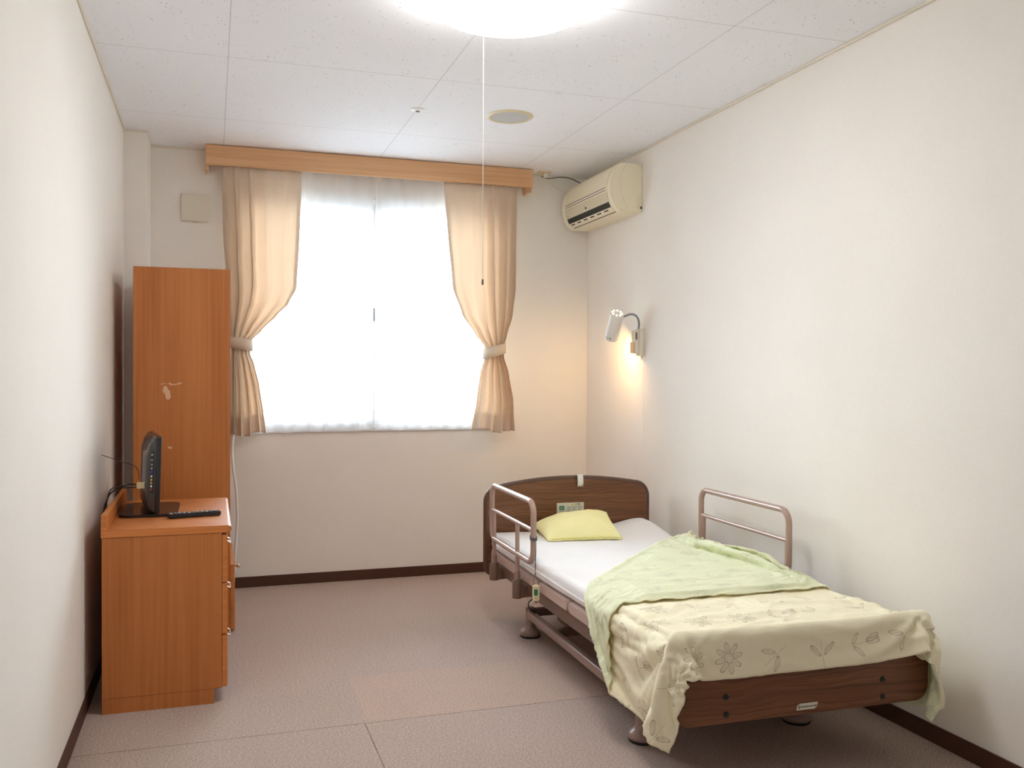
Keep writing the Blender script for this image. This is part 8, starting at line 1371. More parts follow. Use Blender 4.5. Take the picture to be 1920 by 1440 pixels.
0,0,0,0,0,0,1,-1,1,0,-1,0,0,-1,1,-3,0,9,-13,12,-3,-2,0,0,-1,0,-1,-1,2,0,0,-1,-1,-1,-1,1,1,-4,9,-4,2,-1,1,0,0,-1,2,0,0,0,-1,0,0,0,0,0,0,0,1,1,0,0,-2,0,5,-2,-1,-4,4,-4,-15,4,21,-6,-6,-1,-4,8,-8,9,-3,1,0,0,1,-1,1,1,0,1,0,0,-1,-1,0,0,0,-1,-1,1,0,-1,0,1,1,1,0,1,-2,1,-1,-2,0,5,-1,-7,4,0,4,-4,
0,0,1,-1,1,-1,0,0,0,0,-1,1,0,-1,1,1,-5,3,5,-12,14,-5,-2,2,-1,0,-1,0,1,0,0,-1,-1,0,-1,-1,-1,4,-5,8,-4,4,-2,0,0,-1,1,1,0,-1,1,-1,0,-1,0,1,0,0,0,1,1,0,0,-1,-1,0,4,-3,-1,1,-2,-16,2,23,-2,-9,-1,-5,11,-8,5,4,-3,0,0,-1,-1,0,1,0,2,0,0,0,-1,0,-1,1,-1,0,0,0,0,1,0,1,1,0,-2,0,-1,-1,-2,0,2,1,3,-1,-3,-1,
1,-1,0,0,0,0,0,1,-1,0,0,0,-1,1,0,1,-2,-3,6,-1,-8,15,-7,0,0,0,-1,0,-1,1,0,0,-1,-1,0,0,-1,0,3,-5,4,-1,4,-2,0,1,-2,1,1,0,-1,0,0,0,0,0,1,-1,0,1,0,1,0,0,-1,-1,0,5,-7,4,-2,1,-17,-1,22,3,-10,-2,-6,14,-4,-3,8,-3,0,-1,-2,-1,-1,2,0,1,1,0,1,-1,0,-1,1,-1,0,0,0,0,1,0,2,1,0,-6,-1,0,-1,8,-4,-2,0,0,2,-3,
0,1,-1,1,-1,1,-1,0,0,1,-1,0,0,-1,0,1,1,-2,-3,7,-4,-5,14,-7,1,-1,0,0,0,-1,0,0,0,-1,0,1,-2,-1,3,0,1,-2,2,0,-1,2,-2,0,0,0,0,0,-1,1,0,-1,0,1,0,0,1,1,1,-1,-1,0,-1,0,5,-7,4,-3,2,-16,-4,22,5,-9,-3,-7,14,-1,-6,9,-3,0,-1,-1,-1,-1,1,2,1,0,0,0,0,0,-1,1,-1,1,-1,1,-1,1,-1,2,4,-9,-1,0,-2,8,1,-3,-5,2,-1,0,
0,0,0,0,0,0,1,-1,0,0,0,0,0,0,-1,1,2,-3,1,-2,6,-7,-2,12,-5,0,0,-1,-1,0,0,0,0,1,-1,0,0,-1,-2,6,-4,3,-4,4,-1,1,-1,-1,-1,1,0,0,0,-1,0,1,0,-1,0,0,1,0,1,1,0,-1,0,0,0,6,-8,1,-1,2,-14,-7,22,7,-9,-3,-9,8,4,-3,8,-3,0,-1,-1,0,-1,1,3,-1,-1,1,0,-1,1,0,2,-2,0,-1,1,0,-1,-2,7,-8,-2,1,-3,8,6,-8,-4,-1,3,-2,
1,-1,1,-1,1,-1,0,0,0,0,0,0,0,0,-1,0,3,0,-4,3,-3,5,-7,1,9,-3,0,-1,0,-1,-1,0,0,1,1,-1,0,-1,1,-4,6,-5,3,-3,4,1,-1,-2,0,-1,0,1,0,0,-1,0,-1,1,-1,0,0,1,2,1,0,0,-1,0,0,-1,8,-6,-1,-2,3,-14,-9,21,10,-10,-2,-9,0,0,-1,12,-3,1,1,-1,1,-2,-1,2,1,0,1,0,-1,-1,-2,2,0,0,-1,0,0,2,-2,1,-4,4,0,2,3,-2,-5,0,6,-7,
0,1,-1,0,0,1,-1,1,0,-1,-1,1,0,0,2,-5,3,3,-3,-2,4,-4,3,-5,1,6,0,-1,0,-1,-1,0,1,-1,1,1,0,-1,-3,5,-6,6,-5,2,0,2,0,-2,0,0,0,-1,0,0,1,-1,1,-1,0,-1,0,1,0,1,2,0,0,-1,-1,1,-1,8,-6,-2,-2,3,-12,-10,20,12,-10,-2,-4,-2,-2,-4,16,-5,0,1,-1,1,0,-1,1,0,-1,1,-1,0,-1,0,1,0,0,-1,0,2,-1,0,-3,2,1,0,1,1,-2,0,0,-2,
0,0,0,1,-1,0,0,0,0,1,-1,0,-1,1,-1,3,-8,9,0,-4,-1,5,-4,0,-3,0,2,1,-1,1,1,0,-1,0,-1,-1,3,0,2,-5,8,-8,6,-3,-1,0,-1,2,0,0,0,0,0,0,-1,0,0,1,0,-1,-2,0,1,2,1,2,0,0,-1,-1,-1,0,7,-5,-2,-1,2,-10,-13,19,13,-9,-1,-3,-3,0,-7,18,-4,-2,1,0,-1,1,-1,0,0,0,0,-1,1,0,0,0,0,0,0,0,-2,1,-3,1,2,0,1,0,-1,-3,3,-1,
1,-1,1,-1,1,-1,1,-1,0,0,0,0,0,0,0,0,2,-10,14,-3,-4,1,2,-3,-1,0,-1,1,1,0,1,0,0,-1,-1,-1,1,2,-1,4,-7,9,-7,4,-2,-1,0,1,0,0,0,0,-1,1,0,1,-1,0,0,-1,0,-1,0,1,2,1,1,0,0,-2,0,-1,0,8,-7,-2,0,2,-9,-14,18,14,-10,-1,-1,-2,0,-9,19,-2,-3,0,1,-1,0,-1,0,0,0,0,-1,1,-1,0,0,0,-1,-1,2,-1,-3,3,0,-2,8,-1,-2,-7,2,2,
0,1,-1,1,-1,1,-1,1,0,-1,0,0,0,0,0,0,0,1,-10,16,-4,-3,2,0,-2,-1,-1,1,0,1,0,0,0,0,-1,-1,0,1,0,-2,5,-7,9,-4,0,1,-1,1,0,-1,0,0,1,-1,1,-1,1,0,-1,0,-1,-1,0,1,1,2,2,0,-1,-1,-2,0,-1,0,9,-7,0,-4,4,-8,-16,17,15,-9,0,-1,-1,0,-10,16,4,-5,-1,0,0,-1,0,-1,1,1,0,-1,1,-1,0,-1,0,-2,2,-1,-4,4,-2,-1,12,-3,-7,-4,1,6,
1,-1,1,-1,0,0,1,-1,0,0,0,0,0,0,0,0,0,0,1,-10,17,-6,-1,1,-1,-2,0,0,1,0,0,0,0,0,0,-1,0,0,2,0,-4,8,-8,6,-1,-2,1,0,-1,1,0,-1,0,1,0,0,0,0,0,0,0,-1,-1,0,1,1,1,1,0,0,-1,-2,0,0,-1,9,-10,5,-6,2,-5,-16,14,17,-10,1,0,-1,-1,-9,9,9,-3,0,-2,0,0,0,0,0,1,0,-2,0,0,1,0,-2,0,-1,-2,1,-3,1,11,5,-11,-8,-1,6,
0,1,-1,0,1,-1,0,1,-1,1,-1,0,-1,0,1,0,0,0,0,1,-10,18,-6,0,-1,-1,0,-1,0,0,0,0,0,0,0,0,0,0,-1,0,3,-5,9,-6,2,0,0,0,-1,-1,0,1,0,-1,0,1,0,0,0,0,-1,0,-1,-1,1,2,1,2,0,-1,-1,-1,0,-2,1,0,9,-12,7,-1,-3,-5,-17,12,18,-11,1,-1,1,1,-8,4,11,-4,0,0,-1,1,0,0,2,-2,0,0,-1,0,0,1,-1,-1,-3,0,-2,0,5,-1,2,-6,-2,1,
1,-1,1,0,-1,1,-1,0,1,-1,0,0,0,0,-1,1,0,0,0,0,0,-9,18,-6,1,-2,1,-1,-1,-1,0,0,0,0,1,0,-1,0,0,0,-1,1,2,3,-1,-2,1,0,-2,0,0,-1,0,1,0,0,0,0,0,0,0,0,0,-1,-1,1,2,0,2,0,-1,0,-2,0,-1,-1,0,9,-12,4,1,2,-6,-18,10,19,-12,0,-1,-1,3,-4,-3,12,-3,0,0,-1,0,0,-2,2,1,-1,1,-1,0,-2,3,1,-2,0,-1,0,2,2,-1,-4,-5,2,
1,0,-1,0,1,-1,1,-1,0,0,0,-1,1,-1,1,0,0,0,0,-1,1,-1,-7,17,-5,-1,0,-1,-1,0,-1,0,0,2,0,0,0,-1,0,1,2,0,-8,9,0,-2,1,0,-1,-3,0,0,1,-1,0,0,0,0,0,0,1,0,0,-1,0,-1,1,1,1,1,1,-2,0,-1,-1,0,-1,0,9,-11,6,-7,7,-5,-18,8,19,-9,-2,-1,-2,0,0,-5,14,-4,0,0,0,0,0,0,0,1,-1,1,-1,1,2,0,-4,1,-1,-1,1,4,1,-6,-4,1,
0,1,0,0,-1,1,-1,1,-1,0,0,0,-1,1,0,0,0,0,0,0,-1,1,-2,-5,15,-4,0,-1,-1,-1,-1,0,1,-1,2,1,-1,-1,-1,-2,-1,2,4,-7,10,-1,0,-2,0,-1,-2,0,0,0,1,-1,0,0,1,0,0,1,-1,-1,-1,-1,0,2,2,1,0,0,-1,-1,-1,-1,1,-1,0,8,-10,8,-9,7,-5,-17,7,21,-8,-4,-2,-2,1,1,-7,16,-5,0,0,0,1,-1,0,0,1,-1,0,0,1,0,-2,-1,1,0,-3,4,1,-4,-1,0,
1,0,-1,0,1,-1,1,-1,0,0,0,0,0,-1,0,0,1,0,0,0,0,-1,0,-1,-3,11,-3,0,0,0,-1,-2,-1,1,0,4,-1,0,-1,-1,-2,-1,0,4,-4,9,-2,-2,0,-1,-2,0,-1,1,-1,1,0,0,0,0,1,-1,0,1,-2,-1,0,0,1,3,1,1,-1,-1,-1,-1,-1,1,0,-1,7,-2,-3,-1,1,-1,-17,4,21,-6,-4,-3,-2,3,0,-8,17,-6,2,0,1,-1,0,0,-1,0,0,0,0,-1,-1,0,1,1,-5,2,-2,1,-2,0,
1,-1,1,0,-1,1,-1,1,0,0,-1,-1,0,0,1,0,-1,1,-1,0,0,-1,0,-1,-2,-3,8,-2,0,0,1,2,-1,-2,-1,-2,4,0,0,0,1,-1,-1,-2,1,-2,4,4,0,0,-2,-1,0,0,0,0,0,0,-1,1,0,0,0,0,-1,-1,-1,0,1,1,3,1,0,-1,-1,0,0,0,-1,1,-1,-1,9,-11,5,-2,0,-17,3,22,-5,-5,-3,0,4,-2,-8,17,-6,3,-1,0,0,-1,0,0,0,-1,0,-2,0,0,2,-2,-12,12,2,-2,-5,1,
1,0,0,-1,1,-1,1,-1,0,0,0,0,-1,0,0,1,0,0,1,0,-1,-1,-1,-1,-1,-1,-1,8,-3,0,0,0,1,0,-1,-2,0,2,1,-1,0,2,-2,-1,-2,-1,7,-1,2,0,-1,-1,-1,0,0,0,0,-1,1,-1,0,0,1,-1,-1,-1,-1,1,0,2,1,2,1,0,0,-1,-1,-1,1,0,0,0,-1,8,-11,4,-1,1,-18,2,22,-2,-7,-3,1,3,-2,-6,13,-4,3,0,-1,0,0,-1,1,0,-2,-3,1,0,1,2,-13,7,4,0,-5,0,
1,0,0,0,-1,1,-1,1,-1,0,0,-1,0,0,1,-1,1,-1,2,2,-2,-1,-1,-1,-1,0,-1,-2,7,-2,1,0,0,0,-1,-1,0,0,2,1,-1,-1,1,-1,0,-1,-2,5,1,1,0,-2,-1,-1,1,-1,0,1,-1,1,-1,1,-1,-1,1,-1,-1,-1,1,1,1,2,1,1,0,-1,0,0,-1,0,0,-1,0,0,9,-10,1,-1,2,-18,0,22,1,-8,-2,2,1,-2,-4,9,2,-1,-1,0,-1,1,0,1,-3,-2,1,-1,1,1,-9,3,2,1,2,-4,
1,0,1,-1,0,-1,1,-1,1,-1,0,-1,1,-1,0,1,0,1,-3,-2,7,-2,-2,0,-1,0,0,0,-1,2,1,0,0,0,0,0,-1,0,0,1,0,0,-1,0,-1,0,1,0,2,1,1,-1,-1,0,-1,0,0,0,0,0,0,-1,0,0,0,-1,-1,0,0,0,2,1,2,1,0,0,-1,-1,0,0,0,0,0,-1,0,9,-8,-1,-2,3,-17,-1,20,3,-8,-2,2,1,-2,-3,2,3,0,0,0,0,-1,0,2,-1,-1,0,2,-1,-4,-16,22,-2,-5,2,
1,0,0,1,-2,1,-1,1,-1,0,0,0,-1,0,1,-1,1,2,1,-1,-7,10,-3,-2,0,-1,0,0,0,1,0,0,0,0,0,0,0,0,0,0,1,-1,0,-1,0,0,0,0,1,1,1,0,-1,-1,0,1,0,-1,1,-1,-1,0,-1,1,-1,1,-1,-1,-1,1,1,1,2,2,1,0,-1,0,-1,-1,0,0,0,0,1,-1,9,-6,-3,1,-1,-17,-2,20,3,-7,0,1,-1,0,0,-2,3,-1,1,0,0,1,1,-1,-2,1,0,1,4,-20,16,13,-12,-20,
1,0,0,0,1,-2,1,-1,1,0,-1,-1,0,1,-1,1,0,0,1,2,3,-12,11,-3,-1,-1,0,-1,0,1,0,0,0,0,0,0,0,0,-1,1,-1,0,0,1,-1,0,-1,0,1,2,1,0,0,-2,0,0,0,1,-1,0,0,-1,0,-1,1,0,0,-1,0,-1,0,1,1,2,2,2,0,-2,-1,-1,-1,1,0,0,0,0,0,8,-5,-7,4,-1,-15,-2,19,3,-7,0,1,-1,1,-1,0,2,-1,1,0,0,1,-1,0,1,-4,0,11,-14,-14,27,8,-19,
1,1,-1,1,-1,0,0,0,0,-1,1,-1,-1,0,0,1,1,-4,0,-1,0,10,-12,11,-4,1,-1,0,0,-1,0,0,0,0,1,1,-1,0,-1,0,0,0,-1,0,1,-1,0,-1,1,1,1,1,0,0,-2,0,0,0,0,-1,0,0,0,0,0,0,1,0,-2,-1,0,0,1,2,1,2,1,0,-1,-2,0,-1,0,1,-1,1,0,-1,8,-1,-9,5,-3,-15,-2,20,2,-7,2,0,-1,0,0,0,2,0,0,1,-1,0,0,-1,-4,1,2,-2,-12,5,14,1,
2,0,-1,1,0,-1,-1,1,0,-1,0,-1,1,0,-1,2,-1,1,-2,0,-1,-5,13,-13,13,-5,1,-1,-1,0,0,0,0,1,1,0,0,-2,0,0,0,0,0,0,0,0,-1,-2,1,1,1,2,0,0,-1,0,0,-1,0,0,0,0,0,0,0,1,0,-1,0,-2,-1,0,0,1,2,1,1,1,-1,0,-2,0,0,0,0,0,-1,0,0,4,5,-11,7,-4,-15,-2,20,5,-9,3,-2,1,-1,1,0,0,1,0,0,0,-1,0,-3,-3,3,1,-9,-4,17,8,
4,-3,1,-1,2,-1,-1,-1,1,-1,1,-1,-1,1,0,1,0,1,1,1,1,1,-14,13,-14,13,-2,0,-1,0,-1,0,0,0,0,3,-1,0,-1,0,-1,-1,1,-1,1,1,-2,0,-1,1,1,1,1,0,0,-2,-1,1,0,0,0,0,0,1,0,0,0,1,-1,-2,-2,-1,1,0,2,1,1,1,1,-2,-1,-1,0,0,1,-1,1,-1,0,0,1,7,-11,8,-4,-16,-1,16,7,-8,4,-1,0,0,0,1,1,-1,-1,-1,2,-1,-3,0,1,0,-4,-5,-4,17,
4,-2,1,-2,0,2,-2,0,0,-1,0,-1,1,-1,1,1,-3,-1,0,-1,-1,-1,13,-15,13,-17,11,3,3,-5,0,0,0,-1,-1,-2,3,0,1,0,0,0,0,0,-2,-1,1,0,1,0,1,1,1,0,-1,0,-1,0,-1,1,0,0,1,0,0,0,1,-1,0,-1,-1,-2,-1,1,0,1,2,1,0,0,0,-1,-1,0,0,0,-1,1,0,0,0,-2,9,-10,8,-4,-17,0,16,4,-2,1,-1,-1,1,0,0,2,-2,-1,1,-2,0,-1,1,0,0,-8,1,12,
5,1,-5,3,-3,2,-2,0,0,0,-1,-1,1,-1,1,0,3,1,0,1,0,0,-11,14,-17,15,-14,1,1,11,-5,1,-1,0,-1,-2,0,2,1,-1,1,0,0,-1,-1,-1,1,1,0,0,1,1,0,0,1,-2,0,-1,1,-1,1,1,0,0,1,0,-1,0,-1,1,-2,-1,-1,-1,1,1,0,1,1,1,0,-1,-1,0,0,0,0,-1,1,0,1,4,-7,8,-9,9,-5,-17,-1,14,-4,10,-3,0,-2,-1,-1,-2,7,1,1,-4,2,-1,0,1,2,-5,1,-10,
7,-1,3,-7,3,-3,3,-4,0,0,-1,0,-1,4,9,-14,-1,0,0,-1,0,0,9,-12,16,-18,15,-6,-1,-5,10,-5,3,-2,0,0,-1,0,0,1,0,0,-1,0,0,0,-1,0,0,1,0,1,1,1,0,0,-1,-1,0,0,0,0,0,1,0,-1,1,-1,0,0,-1,-1,-1,0,-1,1,1,1,0,1,1,-1,0,-1,-1,1,0,1,-1,1,0,0,6,-8,2,3,0,-4,-17,1,13,-1,10,-7,0,-2,-1,-1,6,2,7,-19,15,-15,10,2,-5,1,3,-2,
7,1,-1,5,-10,2,0,-3,-1,1,-2,0,1,11,-20,18,0,-2,-1,-1,-2,-2,-6,11,-13,17,-17,12,1,0,-10,7,-5,4,-2,0,0,0,0,1,-1,0,0,0,-1,-1,1,-1,-1,0,2,0,1,1,0,0,0,0,-1,1,0,0,0,0,-1,1,-2,1,-1,0,0,0,-1,-1,0,-1,1,0,2,1,0,1,-1,-1,1,-1,0,0,1,0,1,0,0,7,1,-16,13,-2,-7,-15,1,12,3,7,-7,1,-1,0,3,8,-21,18,-11,12,-9,13,-11,-5,-1,9,
9,0,0,-3,9,-14,1,8,-10,1,-1,-2,4,0,-6,-7,1,3,1,2,1,2,0,-6,12,-14,18,-15,-1,7,7,-9,2,0,1,-1,0,0,0,0,1,-1,0,-1,1,-1,-1,0,0,0,-1,1,1,1,1,1,-1,0,0,0,0,0,0,-1,0,-1,0,0,0,-1,2,0,-1,-1,-1,0,-1,1,1,1,1,1,0,0,-2,0,1,-1,1,0,0,0,1,0,2,-1,-9,14,4,-16,-14,3,11,6,3,-5,0,-1,-1,4,0,-3,0,0,1,-7,24,-15,-9,5,
11,1,-1,2,-7,11,-15,-1,9,-12,0,0,14,-24,36,0,0,-1,0,-2,0,-1,-2,-3,-18,4,-11,19,0,-14,-2,13,0,-7,2,0,0,-1,0,-1,2,0,0,-1,-1,1,-2,0,0,-1,1,1,0,0,1,0,2,-1,0,-1,0,0,0,0,0,0,-1,-1,1,0,0,0,1,-1,-1,-1,1,0,0,1,1,0,1,-1,0,0,0,1,-1,1,0,0,-1,0,0,9,-10,-4,5,12,-18,-13,4,11,8,-1,-4,1,-1,-2,4,-3,-2,4,-7,6,14,-6,-14,2,
17,-1,0,-2,2,-3,9,-27,1,7,-1,8,-23,33,-28,-6,3,4,2,2,2,-1,-2,3,16,0,-1,-23,1,15,0,-14,6,8,-7,2,-1,0,0,1,-3,1,-1,1,1,0,-2,-1,0,0,0,0,1,1,0,1,-1,1,-1,1,0,0,0,-1,-1,0,0,0,-1,1,0,1,0,0,-1,0,-1,0,1,1,0,1,0,1,-1,0,-1,0,0,0,0,0,0,0,0,-1,10,-15,5,5,2,-12,-14,6,10,9,-2,-4,-1,6,-2,3,-7,1,-8,11,3,4,-13,-4,
-11,2,0,4,1,-2,-9,27,-20,10,-4,-10,33,-39,10,4,-7,-5,-3,-2,7,4,9,3,-4,3,-2,16,-11,-12,3,12,-12,-3,13,-3,0,-1,-1,-2,2,0,1,-1,1,1,-1,-2,0,0,0,-1,0,1,1,0,1,-1,1,-1,0,0,0,0,0,-1,0,0,1,0,0,1,0,-1,0,-1,0,0,0,0,2,1,-1,0,0,0,0,0,0,-1,-1,0,0,0,0,1,0,9,-18,2,18,-7,-12,-12,8,9,8,-4,-3,4,0,2,-5,-2,-5,9,0,9,-9,-12,
-11,0,-4,-2,-4,-3,8,-5,16,-4,9,13,-11,-5,6,1,2,-3,-4,-3,-19,-3,-3,1,9,7,11,1,13,-1,-12,-6,13,-1,-13,10,0,0,0,0,-1,1,-4,1,0,1,0,-1,-1,1,-1,0,0,0,0,0,0,1,0,0,0,0,0,0,0,0,0,-1,0,1,1,-1,1,0,0,-1,0,0,0,0,0,0,2,-1,0,0,0,-1,0,0,0,0,-1,0,1,0,1,0,8,-17,-4,25,-8,-14,-11,10,8,5,-1,-12,27,-32,18,-7,0,10,-9,0,10,3,
-9,-2,1,-15,2,8,4,-7,-13,-1,7,4,-2,23,-31,-5,3,3,4,3,11,0,-2,-7,-8,-1,6,7,8,12,10,-9,-10,0,12,-14,7,2,0,0,-5,0,7,-1,-4,0,1,2,0,-1,0,0,0,-1,0,0,0,0,0,1,0,0,0,0,0,0,0,1,0,-1,0,1,-1,1,0,0,-1,-1,0,1,0,1,-1,1,0,-1,0,0,0,0,-1,0,1,-1,0,1,0,0,1,8,-12,-11,27,-9,-14,-10,12,11,-8,6,1,-1,-13,7,8,4,-15,-5,16,3,
-17,-2,-2,11,1,-5,-3,-10,2,-14,-3,2,4,8,23,-10,-21,1,-1,1,1,4,6,8,1,-7,-7,-1,3,9,12,16,1,-3,-14,12,-11,1,1,2,2,-1,0,0,0,-3,2,1,0,0,1,-1,0,-1,0,-1,0,0,1,0,0,1,0,1,0,0,0,-1,1,0,0,0,0,0,0,-1,0,0,0,-1,0,0,1,0,1,0,0,0,-1,-1,1,-1,0,0,0,0,0,1,0,1,5,-9,-12,29,-10,-16,-7,11,3,6,-1,8,-14,-1,17,-15,-8,7,5,6,
-22,-1,1,0,2,-2,0,-5,-5,5,-11,0,2,0,1,11,10,-21,-1,-1,1,0,0,3,6,10,1,-6,-5,-3,5,9,14,7,5,-16,11,-3,-1,-4,5,-2,0,0,-1,-1,2,0,0,1,-1,1,-1,0,-1,0,0,0,-1,1,0,0,0,0,1,0,0,1,-1,1,0,0,0,0,0,0,-1,-1,-1,1,0,0,0,1,0,1,0,0,-1,0,0,-1,0,1,0,-1,1,0,0,-1,3,0,2,-16,26,-12,-16,-5,13,13,-12,4,-3,-8,14,-10,-1,11,2,-1,
-11,-5,-3,0,-2,9,-24,16,-2,-13,3,-4,2,-1,-1,0,4,17,-5,-12,-5,1,1,-1,0,2,7,8,3,-6,-7,0,7,12,11,10,-17,6,-1,1,0,0,-2,3,-1,0,-1,0,1,0,0,0,-1,0,0,0,-1,0,1,0,1,-1,1,0,0,0,1,0,0,0,-1,0,1,0,-1,1,-1,0,-1,-1,0,1,1,0,1,-1,0,0,1,0,-1,0,-1,0,0,1,0,0,-1,1,0,7,-10,-2,2,15,-13,-14,-2,12,-3,6,5,-8,2,-3,0,-4,11,-3,
12,-11,9,-2,-11,-19,8,-14,-8,-1,1,1,-2,2,1,-1,0,-1,5,9,-2,-10,-3,1,1,-1,0,3,5,9,2,-6,-6,1,11,13,15,-15,4,1,-1,0,-2,1,1,0,-1,1,-1,0,0,0,0,0,0,0,1,0,0,-1,0,1,-1,1,0,0,0,0,0,0,0,0,0,0,1,-1,0,-1,0,0,-1,0,0,2,0,1,-1,0,0,0,0,0,0,0,0,0,0,-1,1,-1,0,0,7,5,-25,18,3,-9,-15,5,15,-8,16,-12,-3,-3,3,0,-4,4,
-12,21,-21,-15,-6,-3,2,-3,0,0,1,2,-2,0,1,1,0,-1,-2,2,5,5,-5,-5,-1,1,0,0,-1,3,6,8,1,-6,-5,6,13,20,-11,3,0,0,-3,0,1,-1,0,0,0,-1,1,-1,1,1,-1,1,0,0,0,0,0,-1,1,-1,0,1,0,0,0,-1,1,0,-1,1,0,0,0,0,0,-1,0,0,0,0,0,0,1,0,0,0,0,1,0,0,0,0,-1,1,-1,0,0,0,0,-1,11,-27,30,-6,-12,-13,12,13,-12,13,-13,-9,5,11,-8,2,
-1,-34,0,0,-1,1,0,-1,-1,1,0,1,-1,0,-1,1,1,1,-1,-1,-1,4,6,-1,-5,-2,0,0,1,-1,1,2,7,7,-1,-9,1,11,22,-8,0,4,0,-1,-1,0,-1,0,0,0,-1,1,0,0,1,0,1,0,0,0,-1,0,-1,1,0,0,0,0,-1,1,-1,0,1,-1,0,1,0,0,-1,0,0,-1,1,-1,1,0,0,1,0,0,1,0,0,0,0,-1,0,0,0,0,0,0,0,0,0,0,-17,30,0,-24,-6,14,-1,2,-10,19,-8,-7,12,-4,
-36,1,0,-1,1,1,-2,-1,3,-3,1,1,0,-2,1,0,1,0,1,-2,1,-1,1,5,2,-4,-2,-1,0,1,0,0,1,4,7,6,-8,-5,7,24,0,-6,6,-4,6,-2,-2,-1,0,0,0,0,0,0,1,1,-1,1,0,0,-1,0,0,0,0,0,0,-1,1,-1,0,0,0,1,0,0,1,0,0,0,-1,0,-1,0,0,0,0,0,1,0,0,0,1,0,-1,1,0,0,0,0,0,0,0,-1,0,2,8,-26,25,-10,-11,-7,19,-5,-14,6,15,-5,-5,0,
-36,1,0,-1,1,1,-2,-1,2,-1,0,0,1,-1,0,-1,0,1,0,2,-2,1,-1,0,3,5,-2,-3,-1,-1,0,1,0,0,2,6,9,-2,-9,0,19,12,-6,6,-4,7,-2,-7,3,-1,0,0,0,1,0,0,1,-1,0,0,1,0,-1,0,0,0,0,0,0,0,0,0,0,0,1,0,-1,1,0,0,0,-1,0,0,-1,0,0,0,0,1,0,0,0,0,1,-1,1,-1,1,0,0,0,-1,1,0,7,-15,22,-36,45,-24,-19,0,8,10,16,4,-10,-16,4,
-35,2,-3,1,1,-1,-1,0,0,0,0,0,1,-1,-1,1,0,0,1,-1,2,-2,1,0,-1,1,4,1,-2,-1,-1,0,0,1,0,0,4,8,6,-9,-5,12,19,1,-6,-5,3,1,-2,2,-1,1,1,2,0,1,0,1,0,-1,0,-1,1,-1,1,0,0,0,0,0,0,0,0,0,0,0,1,0,0,-1,1,0,-1,0,0,0,0,0,0,0,0,0,0,0,0,0,0,1,-1,1,-1,0,1,-1,0,0,4,-24,34,-3,12,-30,-13,-2,28,-7,-9,30,-5,-20,
-36,4,-4,1,0,0,-1,-1,1,0,1,-1,1,1,-2,0,-1,0,0,1,-1,2,-1,0,1,-1,0,4,2,-1,-2,-1,0,0,1,0,0,2,5,11,-4,-10,1,14,18,0,-5,6,-1,-2,0,-2,-1,-3,0,-1,0,0,0,1,0,1,0,0,-1,1,0,0,-3,-2,0,-1,0,-1,0,2,1,2,0,-2,-2,1,0,0,1,0,0,1,0,0,0,0,-1,-1,0,0,0,1,2,1,3,3,3,3,-4,-15,7,28,-4,-41,23,19,-28,-9,-3,13,11,-20,25,5,
-35,-2,2,0,7,-7,-2,1,0,0,0,0,-1,2,1,-2,1,-1,0,0,1,-2,1,0,1,0,0,-1,2,3,1,-1,-2,-1,0,1,0,0,1,3,12,4,-11,-5,4,15,16,-10,1,4,1,-1,-2,0,-1,0,0,0,0,0,-1,1,0,1,0,-1,-3,2,4,5,4,1,-2,-3,-5,-3,-1,-2,1,4,2,3,2,0,-2,0,0,-1,0,1,0,0,0,-1,-3,-1,0,1,1,2,2,3,2,-11,-15,27,10,-18,-33,17,2,-3,35,-23,-17,0,16,1,-16,14,
-37,1,2,7,-8,-1,0,2,-2,1,-1,0,0,0,1,0,-2,1,-1,0,0,1,0,0,0,0,1,0,0,0,2,2,0,0,-2,0,0,1,0,0,0,8,12,-5,-8,-2,8,18,2,-4,-4,-1,4,2,3,-1,0,1,0,0,2,-2,-1,-1,1,0,5,4,2,-1,-3,-6,-4,0,3,1,0,2,2,-1,-1,-5,-2,-1,2,0,1,1,0,-1,-1,-1,0,1,3,5,3,2,1,-1,-2,-1,-26,0,40,4,-37,8,-4,22,-33,12,10,18,-28,-11,5,15,-3,-2,
-36,0,8,-4,-4,0,-1,0,0,4,-3,-1,1,0,0,0,0,0,0,0,0,1,-1,0,0,1,-1,1,0,0,1,0,3,0,0,-1,0,-1,1,0,0,0,3,13,6,-8,-9,-1,12,9,8,5,0,-1,-3,1,0,2,3,1,-1,2,1,0,-1,0,-3,-6,-4,-6,-5,12,3,2,1,-1,1,-2,-3,1,2,2,0,1,-1,0,-1,0,0,1,1,1,0,1,0,-4,-3,-5,-5,-3,-3,2,4,25,-7,-33,12,7,8,7,6,-16,-4,-15,46,-34,-11,8,12,0,
-37,9,-6,-1,-1,-1,1,1,-2,2,-2,1,0,0,0,0,1,-1,0,0,0,-1,2,-1,0,0,1,0,0,1,-1,1,0,1,2,1,-1,0,-1,0,1,0,1,-2,6,13,1,-8,-7,0,4,4,-1,3,2,3,1,-4,-5,-2,-1,-1,1,-2,0,1,1,1,2,5,14,-14,0,0,-1,1,-1,-1,1,-2,-1,-1,1,0,1,0,0,-2,0,0,0,-1,1,-1,0,1,-1,2,1,2,1,-7,25,-14,-17,47,-14,-18,12,8,-17,34,-28,4,3,2,-13,-7,13,0,
-33,1,-1,-1,-3,1,0,0,1,-2,1,0,1,-2,0,1,0,0,0,0,0,0,0,1,0,0,0,0,0,0,1,0,0,0,0,1,2,0,1,-1,0,0,0,0,0,0,7,11,3,1,-8,-2,2,-6,-1,-1,2,5,6,3,4,2,4,6,-3,3,1,2,0,2,-11,9,3,1,0,1,0,1,1,0,1,1,0,0,0,-1,0,1,0,-2,0,0,0,0,-1,-2,1,0,4,0,7,1,-1,-2,0,-26,32,0,-20,-28,28,2,14,4,-42,36,-16,-11,-7,9,
